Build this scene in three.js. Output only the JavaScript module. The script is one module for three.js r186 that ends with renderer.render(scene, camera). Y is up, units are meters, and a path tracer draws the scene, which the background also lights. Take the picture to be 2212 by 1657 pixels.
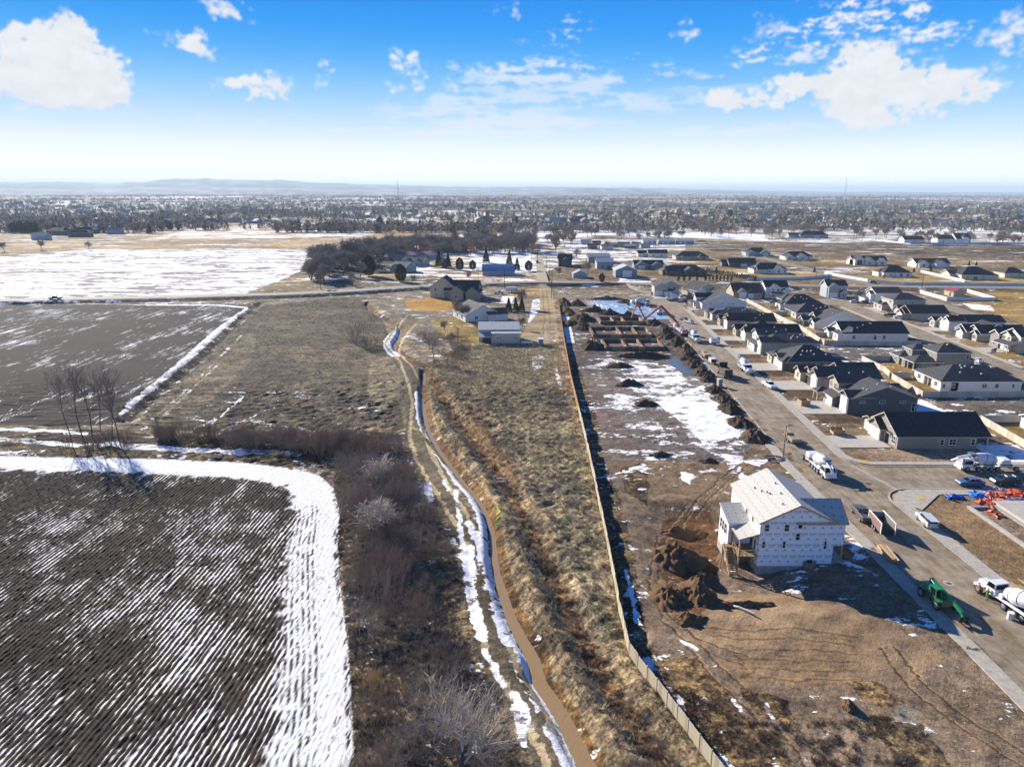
import * as THREE from 'three';
import { mergeGeometries, mergeVertices } from 'three/addons/utils/BufferGeometryUtils.js';
import { MarchingCubes } from 'three/addons/objects/MarchingCubes.js';

// ---------- camera: a drone 55 m above flat farmland, looking north and 15 degrees down ----------
const scene = new THREE.Scene();
const H0 = 55, FOC = 1532, PITCH = Math.atan(416.5 / FOC), SP = Math.sin(PITCH), CP = Math.cos(PITCH);
const camera = new THREE.PerspectiveCamera(2 * Math.atan(828.5 / FOC) * 180 / Math.PI, 1024 / 766, 1, 90000);
camera.position.set(0, H0, 0); camera.rotation.set(-PITCH, 0, 0);

// ---------- sun, exposure, air ----------
const EXPO = 2.2;
const SUN = new THREE.Vector3(-0.61, Math.tan(22.5 * Math.PI / 180), -0.79).normalize();   // low winter sun, behind and to the left
const sun = new THREE.DirectionalLight(new THREE.Color(1, 0.94, 0.86), 5);
sun.position.copy(SUN).multiplyScalar(600).add(new THREE.Vector3(0, 0, -200)); sun.target.position.set(0, 0, -200);
sun.castShadow = true; sun.shadow.mapSize.set(4096, 4096); sun.shadow.radius = 1;
Object.assign(sun.shadow.camera, { left: -420, right: 420, top: 300, bottom: -300, near: 10, far: 1500 });
scene.add(sun, sun.target);
scene.fog = new THREE.FogExp2(new THREE.Color(0.72, 0.88, 1.0), 0.00008);

const renderer = new THREE.WebGLRenderer({ antialias: true });
renderer.toneMapping = THREE.LinearToneMapping; renderer.toneMappingExposure = EXPO;
renderer.shadowMap.enabled = true; renderer.shadowMap.type = THREE.PCFSoftShadowMap;

// ---------- small helpers ----------
let seed = 7;
const rnd = () => { seed = (seed + 0x6D2B79F5) | 0; let t = Math.imul(seed ^ (seed >>> 15), 1 | seed); t = (t + Math.imul(t ^ (t >>> 7), 61 | t)) ^ t; return ((t ^ (t >>> 14)) >>> 0) / 4294967296; };
const rr = (a, b) => a + (b - a) * rnd();
const clamp = (x, a = 0, b = 1) => x < a ? a : x > b ? b : x;
const sm = (a, b, x) => { const t = clamp((x - a) / (b - a)); return t * t * (3 - 2 * t); };
const lin = (c) => c <= 0.04045 ? c / 12.92 : Math.pow((c + 0.055) / 1.055, 2.4);
// a seamless table of layered noise, read with wrap and blend
const NT = 1024, noiseTab = new Float32Array(NT * NT);
{
  let amp = 1;
  for (let cells = 16; cells <= 512; cells *= 2, amp *= 0.56) {
    const g = new Float32Array(cells * cells); for (let i = 0; i < g.length; i++) g[i] = rnd();
    for (let y = 0; y < NT; y++) for (let x = 0; x < NT; x++) {
      const fx = x * cells / NT, fy = y * cells / NT, ix = fx | 0, iy = fy | 0; let tx = fx - ix, ty = fy - iy; tx = tx * tx * (3 - 2 * tx); ty = ty * ty * (3 - 2 * ty);
      const a = g[iy * cells + ix], b = g[iy * cells + (ix + 1) % cells], c = g[((iy + 1) % cells) * cells + ix], d = g[((iy + 1) % cells) * cells + (ix + 1) % cells];
      noiseTab[y * NT + x] += amp * ((a + (b - a) * tx) * (1 - ty) + (c + (d - c) * tx) * ty);
    }
  }
  let m = 0, s = 0; for (const v of noiseTab) m += v; m /= noiseTab.length; for (const v of noiseTab) s += (v - m) ** 2; s = Math.sqrt(s / noiseTab.length);
  for (let i = 0; i < noiseTab.length; i++) noiseTab[i] = clamp(0.5 + (noiseTab[i] - m) / s * 0.22);
}
function T1(x, y) {      // one period = 1, sixteen lumps across it
  x += 9999; y += 9999; x = (x - (x | 0)) * NT; y = (y - (y | 0)) * NT;
  const ix = x | 0, iy = y | 0, tx = x - ix, ty = y - iy, jx = (ix + 1) & 1023, r0 = (iy & 1023) * NT, r1 = ((iy + 1) & 1023) * NT, i0 = ix & 1023;
  const a = noiseTab[r0 + i0], c = noiseTab[r1 + i0];
  return (a + (noiseTab[r0 + jx] - a) * tx) * (1 - ty) + (c + (noiseTab[r1 + jx] - c) * tx) * ty;
}
// two turned copies, so that no repeat shows; lumps a quarter of a unit wide
const N = (x, y) => { const v = T1(x / 4, y / 4) + T1((x * .8 - y * .6) / 3.37 + .31, (x * .6 + y * .8) / 3.37 + .57) - 1; return clamp(.5 + v * .7); };
// where a sight line of the survey picture (2212 x 1657) meets the ground
function P(px, py, y = 0) { const u = (px - 1106) / FOC, v = (py - 828.5) / FOC, t = (H0 - y) / (SP + v * CP); return [t * u, -t * (CP - v * SP)]; }
const PP = (a) => { const o = []; for (let i = 0; i < a.length; i += 2) o.push(P(a[i], a[i + 1])); return o; };

// ---------- sky: clear deep blue over a white horizon, a few heaps and thin rippled sheets of cloud ----------
{
  const W = 4096, H = 2048, data = new Float32Array(W * H * 4);
  const stops = [[0, 249, 249, 247], [1.2, 246, 248, 249], [2.6, 232, 242, 249], [4.4, 196, 225, 250], [6.4, 146, 205, 252], [8.6, 86, 178, 252], [10.8, 34, 157, 249], [13, 4, 142, 243], [20, 4, 128, 228], [40, 2, 92, 186], [65, 2, 66, 146], [90, 2, 56, 126]];
  const table = []; for (let i = 0; i <= 900; i++) { const e = i / 10; let k = 0; while (k < stops.length - 2 && stops[k + 1][0] < e) k++; const t = clamp((e - stops[k][0]) / (stops[k + 1][0] - stops[k][0])); table.push([1, 2, 3].map((c) => lin((stops[k][c] + (stops[k + 1][c] - stops[k][c]) * t) / 255))); }
  const ang = (px, py) => { const u = (px - 1106) / FOC, v = (py - 828.5) / FOC, f = CP - v * SP; return [Math.atan2(u, f) * 57.2958, Math.atan2(-(SP + v * CP), Math.hypot(u, f)) * 57.2958]; };
  // heaps: [x, y, half width, half height, thickness]
  const heaps = [[150, 60, 42, 40, 1.3], [140, 110, 75, 55, 1.5], [125, 160, 105, 55, 1.5], [225, 175, 55, 40, 1], [60, 110, 45, 40, 1], [30, 175, 60, 40, .55], [385, 75, 42, 24, .75], [435, 98, 45, 26, .8], [510, 22, 52, 22, .85], [565, 180, 58, 25, .9], [500, 183, 60, 14, .5], [700, 160, 22, 28, .75], [870, 145, 48, 40, .85], [985, 180, 70, 34, .5], [1085, 18, 30, 26, .7], [1495, 60, 34, 24, .75], [1680, 50, 60, 44, .62], [1630, 204, 100, 24, 1], [1715, 198, 46, 18, .85], [1560, 212, 44, 18, .8], [1870, 165, 60, 62, 1.5], [1850, 200, 85, 50, 1.4], [1960, 195, 70, 50, 1.2], [2030, 210, 65, 36, 1], [2010, 175, 35, 30, .8], [2075, 165, 28, 22, .6], [2140, 180, 36, 30, .6], [2200, 85, 60, 38, .85], [450, 260, 70, 20, .45], [590, 68, 40, 22, .2]];
  const sheets = [[1030, 250, 200, 52, .8], [950, 228, 120, 22, .55], [1170, 275, 200, 22, .75], [1010, 160, 110, 30, .5], [1190, 170, 130, 50, .75], [1280, 190, 110, 34, .55], [1330, 215, 90, 26, .4], [1540, 160, 130, 36, .55], [1450, 225, 120, 20, .5], [1500, 288, 130, 10, .6], [1700, 275, 110, 8, .6], [1740, 90, 120, 50, .75], [1830, 90, 90, 42, .7], [1880, 40, 90, 50, .75], [1950, 20, 70, 46, .65], [1960, 90, 90, 46, .6], [2060, 70, 70, 26, .4], [1230, 45, 70, 30, .35], [1210, 85, 90, 26, .3], [1620, 120, 60, 20, .35], [1380, 130, 80, 20, .4], [900, 290, 220, 26, .4], [620, 275, 160, 12, .25], [1600, 335, 300, 14, .22]];
  const conv = (l) => l.map(([x, y, w, h, s]) => { const [a, e] = ang(x, y); return [a, e, w / 26.7, h / 26.7, s]; });
  const hp = conv(heaps), sh = conv(sheets.map(([x, y, w, h, s]) => [x, y, w, h * .95, s]));
  for (let row = 0; row < H; row++) {
    const el = ((row + 0.5) / H - 0.5) * 180;
    for (let col = 0; col < W; col++) {
      const o = (row * W + col) * 4; data[o + 3] = 1;
      if (el <= 0) { data[o] = 0.62 / EXPO; data[o + 1] = 0.64 / EXPO; data[o + 2] = 0.66 / EXPO; continue; }
      let az = ((col + 0.5) / W - 0.5) * 360 + 90; if (az > 180) az -= 360;
      const left = Math.cos((az + 38) / 57.2958);
      const e2 = Math.max(0, el - 1.3 * left + 0.5), t = table[Math.min(900, e2 * 10 | 0)];
      const glow = 1 + .7 * Math.exp(-el / 2); let c0 = t[0] * glow, c1 = t[1] * glow, c2 = t[2] * glow, d = 0, core = 0;
      if (el < 2.5) { const k = (1 - left) * 0.25 * (1 - el / 2.5); c0 *= 1 - k * .5; c1 *= 1 - k * .2; }
      if (Math.abs(az) < 48 && el < 19) {
        const wx = (N(az / 9, el / 7) - .5) * 1.6 + (N(az / 2.6, el / 2.2 + .3) - .5) * .55, wy = (N(az / 9 + .37, el / 7 + .11) - .5) * 1.3 + (N(az / 2.6 + .6, el / 2.2) - .5) * .55;
        let q = 0;
        for (const [a, e, w, h, s] of hp) { const dx = (az + wx - a) / w, dy = (el + wy - e) / h; if (dx > 1.5 || dx < -1.5 || dy > 1.5 || dy < -1.5) continue; const r = dx * dx + dy * dy; if (r < 1.9) q += s * Math.max(0, 1 - r / 1.7); }
        const n = N(az / 5 + .2, el / 4.2) * .6 + N(az / 1.5, el / 1.3) * .4;
        core = sm(.4, 1.05, q * (0.18 + Math.pow(n, 1.25) * 1.75)); d = core * .97;
        let w2 = 0;
        for (const [a, e, w, h, s] of sh) { const dx = (az + wx * .5 - a) / w, dy = (el + wy * .35 - e) / h; if (dx > 1.2 || dx < -1.2 || dy > 1.2 || dy < -1.2) continue; const r = dx * dx + dy * dy; if (r < 1.4) w2 += s * (1 - r / 1.4); }
        if (w2 > 0) {
          const rip = N(az / 14 + el / 30 + .4, el / 2.1 + wy * .05 - az / 90), puf = N(az / 4 + .1, el / 2.4), fine = N(az / 5.5 + el / 9, el / 1.1 + .5);
          const high = sm(6.5, 10.5, el);
          w2 = Math.min(w2, .85); const k = (rip * .45 + fine * .25 + puf * .3) * (1 - high * .6) + high * .6 * (N(az / 2.4, el / 1.15) * .55 + N(az / .95 + .3, el / .5) * .45);
          d = 1 - (1 - d) * (1 - clamp(sm(.66 - .26 * w2, .8 - .14 * w2, k + .14 * (1 - high)) * Math.min(1, w2 * 1.5) * (.55 + .45 * high)) * .92);
        }
      } else {
        const n = N(az / 46, el / 20) * .62 + N(az / 12, el / 7) * .38, cover = sm(2, 6, el) * (1 - sm(24, 40, el));
        core = sm(.64, .86, n) * cover; d = core * .9;
      }
      const grey = 0.93 - 0.1 * core * N(az / 3.1, el / 2.3 + .4), w0 = grey * .985, w1 = grey * .995, w2c = grey * 1.03;
      data[o] = (c0 + (w0 - c0) * d) / EXPO; data[o + 1] = (c1 + (w1 - c1) * d) / EXPO; data[o + 2] = (c2 + (w2c - c2) * d) / EXPO;
    }
  }
  const t = new THREE.DataTexture(data, W, H, THREE.RGBAFormat, THREE.FloatType);
  t.mapping = THREE.EquirectangularReflectionMapping; t.magFilter = t.minFilter = THREE.LinearFilter; t.needsUpdate = true;
  scene.background = t; scene.environment = t;
}
// ---------- names, labels, geometry ----------
const taken = new Map();
function numbered(n) { n = n.replace(/_\d{3}$/, ''); const k = taken.get(n) ?? 0; taken.set(n, k + 1); return k ? n + '_' + String(k).padStart(3, '0') : n; }
function tag(o, label, category, group, kind) { const u = o.userData; if (label) u.label = label; if (category) u.category = category; if (group) u.group = group; if (kind) u.kind = kind; return o; }
function thing(name, label, category, x, y, z, turn = 0, group) { const o = new THREE.Group(); o.name = numbered(name); o.position.set(x, y, z); o.rotation.y = turn; scene.add(o); return tag(o, label, category, group); }
function copy(src, x, y, z, turn, s, label, group) { const o = src.clone(); o.userData = { ...src.userData }; o.name = numbered(src.name); o.position.set(x, y, z); o.rotation.y = turn; if (s) Array.isArray(s) ? o.scale.set(...s) : o.scale.setScalar(s); if (label) o.userData.label = label; if (group) o.userData.group = group; scene.add(o); return o; }
class MB {
  constructor() { this.p = []; this.c = null; }
  tri(a, b, c) { this.p.push(...a, ...b, ...c); return this; }
  quad(a, b, c, d) { this.p.push(...a, ...b, ...c, ...a, ...c, ...d); return this; }
  box(x0, x1, y0, y1, z0, z1) {
    const A = [x0, y0, z1], B = [x1, y0, z1], C = [x1, y1, z1], D = [x0, y1, z1], E = [x0, y0, z0], F = [x1, y0, z0], G = [x1, y1, z0], I = [x0, y1, z0];
    return this.quad(A, B, C, D).quad(F, E, I, G).quad(E, A, D, I).quad(B, F, G, C).quad(D, C, G, I).quad(E, F, B, A);
  }
  // a bar of rectangular section from a to b: w across (level), h across (up)
  bar(a, b, w, h = w) {
    const d = [b[0] - a[0], b[1] - a[1], b[2] - a[2]], L = Math.hypot(...d) || 1, f = d.map((v) => v / L); let s = [f[2], 0, -f[0]]; const sl = Math.hypot(...s); s = sl < 1e-4 ? [1, 0, 0] : s.map((v) => v / sl);
    const u = [f[1] * s[2] - f[2] * s[1], f[2] * s[0] - f[0] * s[2], f[0] * s[1] - f[1] * s[0]];
    const q = (o, i, j) => [0, 1, 2].map((k) => o[k] + s[k] * w / 2 * i + u[k] * h / 2 * j);
    const c = [[-1, -1], [1, -1], [1, 1], [-1, 1]], A = c.map((e) => q(a, ...e)), B = c.map((e) => q(b, ...e));
    for (let i = 0; i < 4; i++) { const j = (i + 1) % 4; this.quad(A[j], A[i], B[i], B[j]); }
    return this.quad(A[0], A[1], A[2], A[3]).quad(B[3], B[2], B[1], B[0]);
  }
  tube(a, b, r0, r1 = r0, n = 8, cap = true) {
    const d = [b[0] - a[0], b[1] - a[1], b[2] - a[2]], L = Math.hypot(...d) || 1, f = d.map((v) => v / L); let s = Math.abs(f[1]) > .95 ? [1, 0, 0] : [f[2], 0, -f[0]]; const sl = Math.hypot(...s); s = s.map((v) => v / sl);
    const u = [f[1] * s[2] - f[2] * s[1], f[2] * s[0] - f[0] * s[2], f[0] * s[1] - f[1] * s[0]], q = (o, r, t) => [0, 1, 2].map((k) => o[k] + r * (s[k] * Math.cos(t) + u[k] * Math.sin(t)));
    for (let i = 0; i < n; i++) { const t0 = i / n * 6.2832, t1 = (i + 1) / n * 6.2832, A = q(a, r0, t0), B = q(a, r0, t1), C = q(b, r1, t1), D = q(b, r1, t0); this.quad(B, A, D, C); if (cap) { if (r0) this.tri(a, A, B); if (r1) this.tri(b, C, D); } }
    return this;
  }
  // a solid from an outline in x,y (counter-clockwise), from z0 to z1
  prism(pts, z0, z1) {
    const n = pts.length, tris = THREE.ShapeUtils.triangulateShape(pts.map((p) => new THREE.Vector2(p[0], p[1])), []);
    for (const [a, b, c] of tris) { this.tri([...pts[a], z1], [...pts[b], z1], [...pts[c], z1]); this.tri([...pts[c], z0], [...pts[b], z0], [...pts[a], z0]); }
    for (let i = 0; i < n; i++) { const a = pts[i], b = pts[(i + 1) % n]; this.quad([...a, z0], [...b, z0], [...b, z1], [...a, z1]); }
    return this;
  }
  geo(smooth) {
    let g = new THREE.BufferGeometry(); const p = new Float32Array(this.p); g.setAttribute('position', new THREE.BufferAttribute(p, 3)); g.computeVertexNormals();
    const n = g.attributes.normal.array, uv = new Float32Array(p.length / 3 * 2);
    for (let i = 0; i < p.length / 3; i++) { const x = Math.abs(n[i * 3]), y = Math.abs(n[i * 3 + 1]), z = Math.abs(n[i * 3 + 2]); if (y > .85) { uv[2 * i] = p[3 * i]; uv[2 * i + 1] = p[3 * i + 2]; } else if (x > z) { uv[2 * i] = p[3 * i + 2]; uv[2 * i + 1] = p[3 * i + 1]; } else { uv[2 * i] = p[3 * i]; uv[2 * i + 1] = p[3 * i + 1]; } }
    g.setAttribute('uv', new THREE.BufferAttribute(uv, 2));
    if (smooth) { g.deleteAttribute('normal'); g.deleteAttribute('uv'); g = mergeVertices(g, 1e-3); g.computeVertexNormals(); }
    return g;
  }
  build(name, mat, parent, smooth) { return part(name, this.geo(smooth), mat, parent); }
}
function part(name, geo, mat, parent) { const o = new THREE.Mesh(geo, mat); o.name = name; o.castShadow = o.receiveShadow = true; if (parent) parent.add(o); else { o.name = numbered(name); scene.add(o); } return o; }
const M3 = () => new MB();
// flat tinted textures with grain: f(u, v) in 0..1 returns [r, g, b] 0..255
function tex(w, h, f, repeat, data) {
  const a = new Uint8Array(w * h * 4);
  for (let y = 0; y < h; y++) for (let x = 0; x < w; x++) { const c = f(x / w, y / h, x, y), o = (y * w + x) * 4; a[o] = clamp(c[0], 0, 255); a[o + 1] = clamp(c[1] ?? c[0], 0, 255); a[o + 2] = clamp(c[2] ?? c[0], 0, 255); a[o + 3] = 255; }
  const t = new THREE.DataTexture(a, w, h); t.wrapS = t.wrapT = THREE.RepeatWrapping; t.magFilter = THREE.LinearFilter; t.minFilter = THREE.LinearFilter; if (!data) t.colorSpace = THREE.SRGBColorSpace; if (repeat) t.repeat.set(repeat[0], repeat[1]); t.needsUpdate = true; return t;
}
const mat = (hex, rough = .85, extra = {}) => new THREE.MeshStandardMaterial({ color: hex, roughness: rough, ...extra });
// ---------- ground: lie of the land ----------
const line = (a, y = 0) => { const o = []; for (let i = 0; i < a.length; i += 2) o.push(P(a[i], a[i + 1], y)); return o; };
const canalPx = [590, 651, 594, 662, 606, 672].length && line([780, 642, 800, 668, 836, 692, 866, 706, 862, 722, 851, 738, 853, 752, 868, 768, 890, 778, 914, 790, 916, 806, 914, 824, 913, 846, 915, 881, 920, 908, 928, 930, 946, 962, 970, 994, 998, 1031, 1027, 1062, 1050, 1096, 1062, 1136, 1065, 1180, 1071, 1225, 1085, 1268, 1103, 1322, 1125, 1364, 1150, 1405, 1163, 1457, 1192, 1497, 1221, 1544, 1245, 1595, 1268, 1637, 1305, 1710, 1360, 1800]);
const swale = line([926, 800, 950, 850, 985, 905, 1030, 960, 1075, 1020, 1110, 1075, 1150, 1150, 1185, 1225, 1230, 1320, 1270, 1400, 1330, 1500, 1400, 1600, 1480, 1720]);
const hedgeDitch = line([558, 654, 500, 706, 430, 772, 360, 832, 300, 880, 268, 905]);
const roadPx = [-400, 660, -100, 652, 150, 647, 400, 642, 620, 636, 760, 629, 860, 622, 980, 616, 1100, 611, 1170, 610, 1300, 612, 1480, 616, 1800, 619, 2212, 623, 2700, 628];
const roadLine = line(roadPx, 1);
const tyre = [line([881, 680, 846, 720, 830, 745, 862, 780, 879, 822, 889, 862, 888, 900, 884, 940, 897, 990, 926, 1040, 956, 1088, 982, 1132, 1012, 1185, 1015, 1250, 1022, 1310, 1040, 1380, 1062, 1440, 1094, 1488, 1122, 1536, 1150, 1590, 1185, 1657, 1210, 1710].slice(0)),
  line([900, 700, 868, 735, 858, 760, 888, 790, 905, 822, 908, 862, 908, 900, 918, 950, 940, 1000, 968, 1050, 1000, 1100, 1026, 1150, 1052, 1200, 1060, 1260, 1075, 1320, 1098, 1390, 1120, 1440, 1150, 1488, 1180, 1540, 1210, 1600, 1245, 1657, 1270, 1710])];
function toLine(l, x, z) { let best = 1e9, side = 0; for (let i = 0; i + 1 < l.length; i++) { const a = l[i], b = l[i + 1], dx = b[0] - a[0], dz = b[1] - a[1], t = clamp(((x - a[0]) * dx + (z - a[1]) * dz) / (dx * dx + dz * dz)), ex = x - a[0] - t * dx, ez = z - a[1] - t * dz, d = ex * ex + ez * ez; if (d < best) { best = d; side = dx * ez - dz * ex; } } return [Math.sqrt(best), side]; }
const inside = (poly, x, z) => { let c = false; for (let i = 0, j = poly.length - 1; i < poly.length; j = i++) { const [ax, az] = poly[i], [bx, bz] = poly[j]; if ((az > z) !== (bz > z) && x < (bx - ax) * (z - az) / (bz - az) + ax) c = !c; } return c; };
const poly = {
  field1: PP([-300, 1010, -40, 984, 120, 989, 330, 992, 520, 1000, 640, 1014, 690, 1028, 720, 1056, 733, 1100, 728, 1180, 738, 1290, 752, 1400, 758, 1520, 764, 1660, 770, 1760, -500, 1800]),
  field2: PP([-500, 664, 0, 657, 300, 657, 520, 660, 548, 664, 480, 712, 395, 788, 330, 842, 282, 884, 236, 916, 150, 922, 0, 918, -400, 930]),
  snowField: PP([-500, 578, 0, 555, 100, 550, 205, 541, 330, 539, 553, 537, 668, 540, 648, 586, 600, 606, 530, 634, 300, 641, 0, 645, -500, 655]),
  scrub: PP([566, 660, 700, 645, 780, 640, 830, 700, 845, 745, 872, 800, 882, 880, 880, 930, 760, 925, 640, 925, 420, 930, 330, 925, 300, 905, 330, 868]),
  lot: PP([1208, 640, 1400, 640, 1470, 700, 1560, 815, 1700, 975, 1890, 1185, 2080, 1360, 2300, 1570, 2300, 1800, 1660, 1800, 1545, 1660, 1440, 1540, 1360, 1425, 1336, 1310, 1295, 1095, 1252, 900, 1222, 760]),
  bank: PP([935, 780, 1000, 745, 1205, 742, 1233, 820, 1272, 985, 1318, 1210, 1358, 1421, 1440, 1530, 1620, 1780, 1340, 1780, 1230, 1560, 1120, 1350, 1080, 1220, 1062, 1090, 990, 1000, 940, 930, 925, 850]),
};
const RELIEF = (x, z) => (N(x / 38, z / 38) - .5);
function ground(x, z) {
  let h = 0;
  if (z > -640 && z < -30) {
    if (x > -75 && x < 40) { const [d, s] = toLine(canalPx, x, z); if (d < 9) { { const cul = 1 - sm(-250, -244, z) * (1 - sm(-225, -219, z)), b0 = .12 + .45 * sm(-112, -62, z); h -= 1.3 * cul * (1 - sm(b0, (s < 0 ? 2.5 : 1.7) + b0, d)); }; if (s < 0) h += .55 * sm(2.6, 4, d) * (1 - sm(4.5, 9, d)); else h += .2 * sm(2.4, 3.4, d) * (1 - sm(6, 9, d)); } 
      if (z > -205) { const [e] = toLine(swale, x, z); if (e < 6) h -= .9 * (1 - sm(.6, 3.2, e)) - .35 * sm(2.4, 3.4, e) * (1 - sm(3.6, 6, e)); } }
    if (x < -90 && x > -140 && z < -165) { const [d] = toLine(hedgeDitch, x, z); if (d < 5) h -= 1.1 * (1 - sm(.6, 3.4, d)) - .25 * sm(3, 4, d) * (1 - sm(4, 5, d)); }
    if (z < -330 && z > -480) { const [d] = toLine(roadLine, x, z); if (d < 13) h += 1.4 * (1 - sm(6, 9, d)); }
    const [tx] = z > -200 && x > -30 && x < 15 ? toLine(tyre[0], x, z) : [99], [ty] = tx < 20 ? toLine(tyre[1], x, z) : [99], tm = Math.min(tx, ty); if (tm < 1) h -= .13 * (1 - sm(.25, .55, tm));
    // the walk-out side of the new house and the trench beside it
    if (x > 18 && x < 52 && z > -122 && z < -82) { const k = sm(18, 30, x) * (1 - sm(36.5, 49, x)) * sm(-122, -112, z) * (1 - sm(-93, -83, z)); h -= 1.95 * k; }
    if (x < 17 && z > -205 && !inside(poly.field1, x, z)) { const k = x > -75 ? sm(.7, 3.4, toLine(canalPx, x, z)[0]) : 1; h += ((N(x / 5.3, z / 5.3) - .5) * .7 + RELIEF(x, z) * .5) * k * (tm < 5 ? .25 + .75 * sm(1.2, 5, tm) : 1); }
    else if (inside(poly.lot, x, z)) h += (N(x / 11, z / 11) - .5) * .35;
  }
  if (z < -900) h += (N(x / 6000, z / 6000) - .5) * 26 * sm(-900, -3000, z);
  return h;
}

// ---------- ground: what lies where, as flat colours (drawn over each tile) and as snow cover / coarseness ----------
const C = { soil: '#4a423b', soil2: '#332e29', scrub: '#5f5749', dry: '#86745a', brush: '#6b5d4b', dirt: '#84705a', dirtDk: '#5e4c3a', mud: '#655a51', lotA: '#7d6950', lawn: '#9c7d47', tan: '#a5895d', gravel: '#8d7d67', conc: '#bdb3a3', dark: '#3c352d', far: '#7d705c', olive: '#6f6846' };
function feature(K, pts, color, snow, rough, width) {
  const A = K.A, B = K.B;
  for (const [g, s] of [[A, color], [B, snow == null && rough == null ? null : `rgb(${(snow ?? 0) * 255 | 0},${rough ?? 160},0)`]]) {
    if (!s) continue;
    g.beginPath(); pts.forEach((p, i) => i ? g.lineTo(p[0], p[1]) : g.moveTo(p[0], p[1]));
    if (width) { g.lineWidth = width; g.lineCap = g.lineJoin = 'round'; g.strokeStyle = s; g.stroke(); } else { g.closePath(); g.fillStyle = s; g.fill(); }
  }
}
function drawLand(K) {
  const f = (px, color, snow, rough, width) => feature(K, px[0].length ? px : PP(px), color, snow, rough, width);
  const q = (x0, z0, x1, z1, c, s, r) => feature(K, [[x0, z0], [x1, z0], [x1, z1], [x0, z1]], c, s, r);
  // far country
  q(-40000, -40000, 40000, 400, C.far, .07, 200);
  const keep = seed; seed = 91;
  for (let i = 0; i < 520; i++) { const z = -560 - 5200 * Math.pow(rnd(), 1.7), x = rr(-1, 1) * (-z * .8 + 60), w = rr(40, 150) * (1 - z / 1600), d = rr(30, 110) * (1 - z / 1500), k = rnd(); q(x - w, z - d, x + w, z + d, [C.tan, C.far, C.scrub, C.mud, '#8f7a58', C.dark][k * 6 | 0], rnd() < .4 ? rr(.2, .6) : rr(0, .15), 150); }
  for (let i = 0; i < 90; i++) { const z = rr(-2800, -700), x = rr(-.75, .75) * -z, w = rr(60, 240); q(x - w, z - 5, x + w, z + 5, '#9a8f80', 0, 40); }
  seed = keep;
  // middle distance, left
  f([-600, 578, 0, 553, 205, 539, 553, 535, 690, 538, 900, 520, 900, 480, 700, 470, 300, 486, 0, 500, -600, 520], '#8a7656', .22, 150);
  f([300, 518, 420, 494, 553, 486, 720, 482, 840, 489, 800, 508, 553, 516], C.tan, .52, 150); f([553, 486, 720, 477, 880, 474, 880, 486, 720, 483], '#9b8763', .42, 150);
  f([205, 537, 290, 524, 553, 520, 850, 516, 870, 524, 720, 534, 553, 536], C.tan, .1, 120);
  f([774, 514, 888, 486, 960, 486, 1000, 492, 900, 505, 850, 516], '#9c7f52', .05, 120);
  f([20, 519, 185, 519, 180, 532, 25, 539], C.tan, .12, 150); f([0, 466, 130, 458, 160, 470, 0, 484], '#9c8c74', .75, 150);
  f([900, 470, 1090, 466, 1106, 486, 960, 492], '#9a8259', .3, 150); f([720, 462, 1010, 455, 1080, 468, 800, 476], '#988a70', .7, 150);
  // middle distance, right
  f([1106, 470, 1500, 480, 1659, 495, 2400, 492, 2400, 525, 1700, 525, 1400, 510, 1106, 505], '#857560', .4, 190);
  f([1320, 466, 1560, 464, 1780, 480, 1560, 486, 1330, 480], '#93835f', .15, 150); f([1100, 500, 1340, 497, 1659, 507, 1659, 520, 1480, 513, 1340, 507, 1120, 512], '#8a8078', .95, 90);
  f([1719, 472, 1790, 469, 1868, 487, 1760, 488], '#8a8078', .82, 90); f([1850, 471, 1945, 473, 1930, 490, 1872, 489], '#6f5f4a', .05, 150); f([1830, 492, 2212, 490, 2212, 506, 1840, 500], '#857560', .78, 150);
  f([1849, 516, 1968, 528, 1968, 524, 1880, 515], '#8a8078', .9, 90);
  f([1480, 521, 1659, 522, 2500, 536, 2500, 572, 1900, 560, 1700, 540, 1480, 533], '#6d5f4d', .07, 200);
  f([1106, 512, 1480, 520, 1480, 540, 1380, 545, 1330, 590, 1180, 600, 1106, 590], '#86745a', .5, 190);
  f([880, 545, 1150, 540, 1150, 605, 1000, 606, 900, 600, 870, 590], '#8b7350', .42, 190);
  f([1010, 545, 1150, 545, 1150, 590, 1020, 575], '#8b7350', .72, 190);
  // subdivision
  f([1180, 585, 1330, 545, 1700, 540, 2212, 560, 3000, 600, 3000, 1300, 2212, 1650, 1960, 1250, 1500, 700, 1400, 625, 1180, 625], C.lotA, .06, 140);
  for (const [x0, z0, x1, z1] of [[100, -640, 140, -560], [88, -520, 190, -500], [120, -610, 170, -560], [140, -500, 200, -470], [215, -590, 300, -560], [260, -540, 330, -515], [225, -480, 330, -440], [180, -505, 210, -470]]) q(x0, z0, x1, z1, '#98804f', .08, 60);
  f([1960, 640, 2212, 628, 2500, 660, 2500, 760, 2212, 700, 2080, 650], C.lawn, .03, 60); f([2080, 655, 2140, 660, 2150, 672, 2100, 668], C.conc, .85, 60);
  f([1370, 548, 1470, 556, 1450, 566, 1360, 562], C.lawn, .5, 90); f([1300, 545, 1380, 545, 1360, 562, 1330, 568], '#8a7656', .55, 120);
  f([1340, 598, 1420, 602, 1400, 612, 1330, 610], '#86745a', .6, 120);
  // neighbourhood left of the lane
  
  f([1100, 625, 1165, 622, 1165, 640, 1100, 640], '#a07d45', .12, 80); f([1150, 648, 1165, 645, 1176, 690, 1140, 700], '#8a7a68', .7, 60); f([1085, 640, 1110, 640, 1105, 655, 1078, 655], '#8a7a68', .85, 60);
  f([800, 655, 880, 640, 1010, 625, 1060, 640, 1010, 690, 930, 700, 870, 690], '#7c705f', .1, 140);
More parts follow.
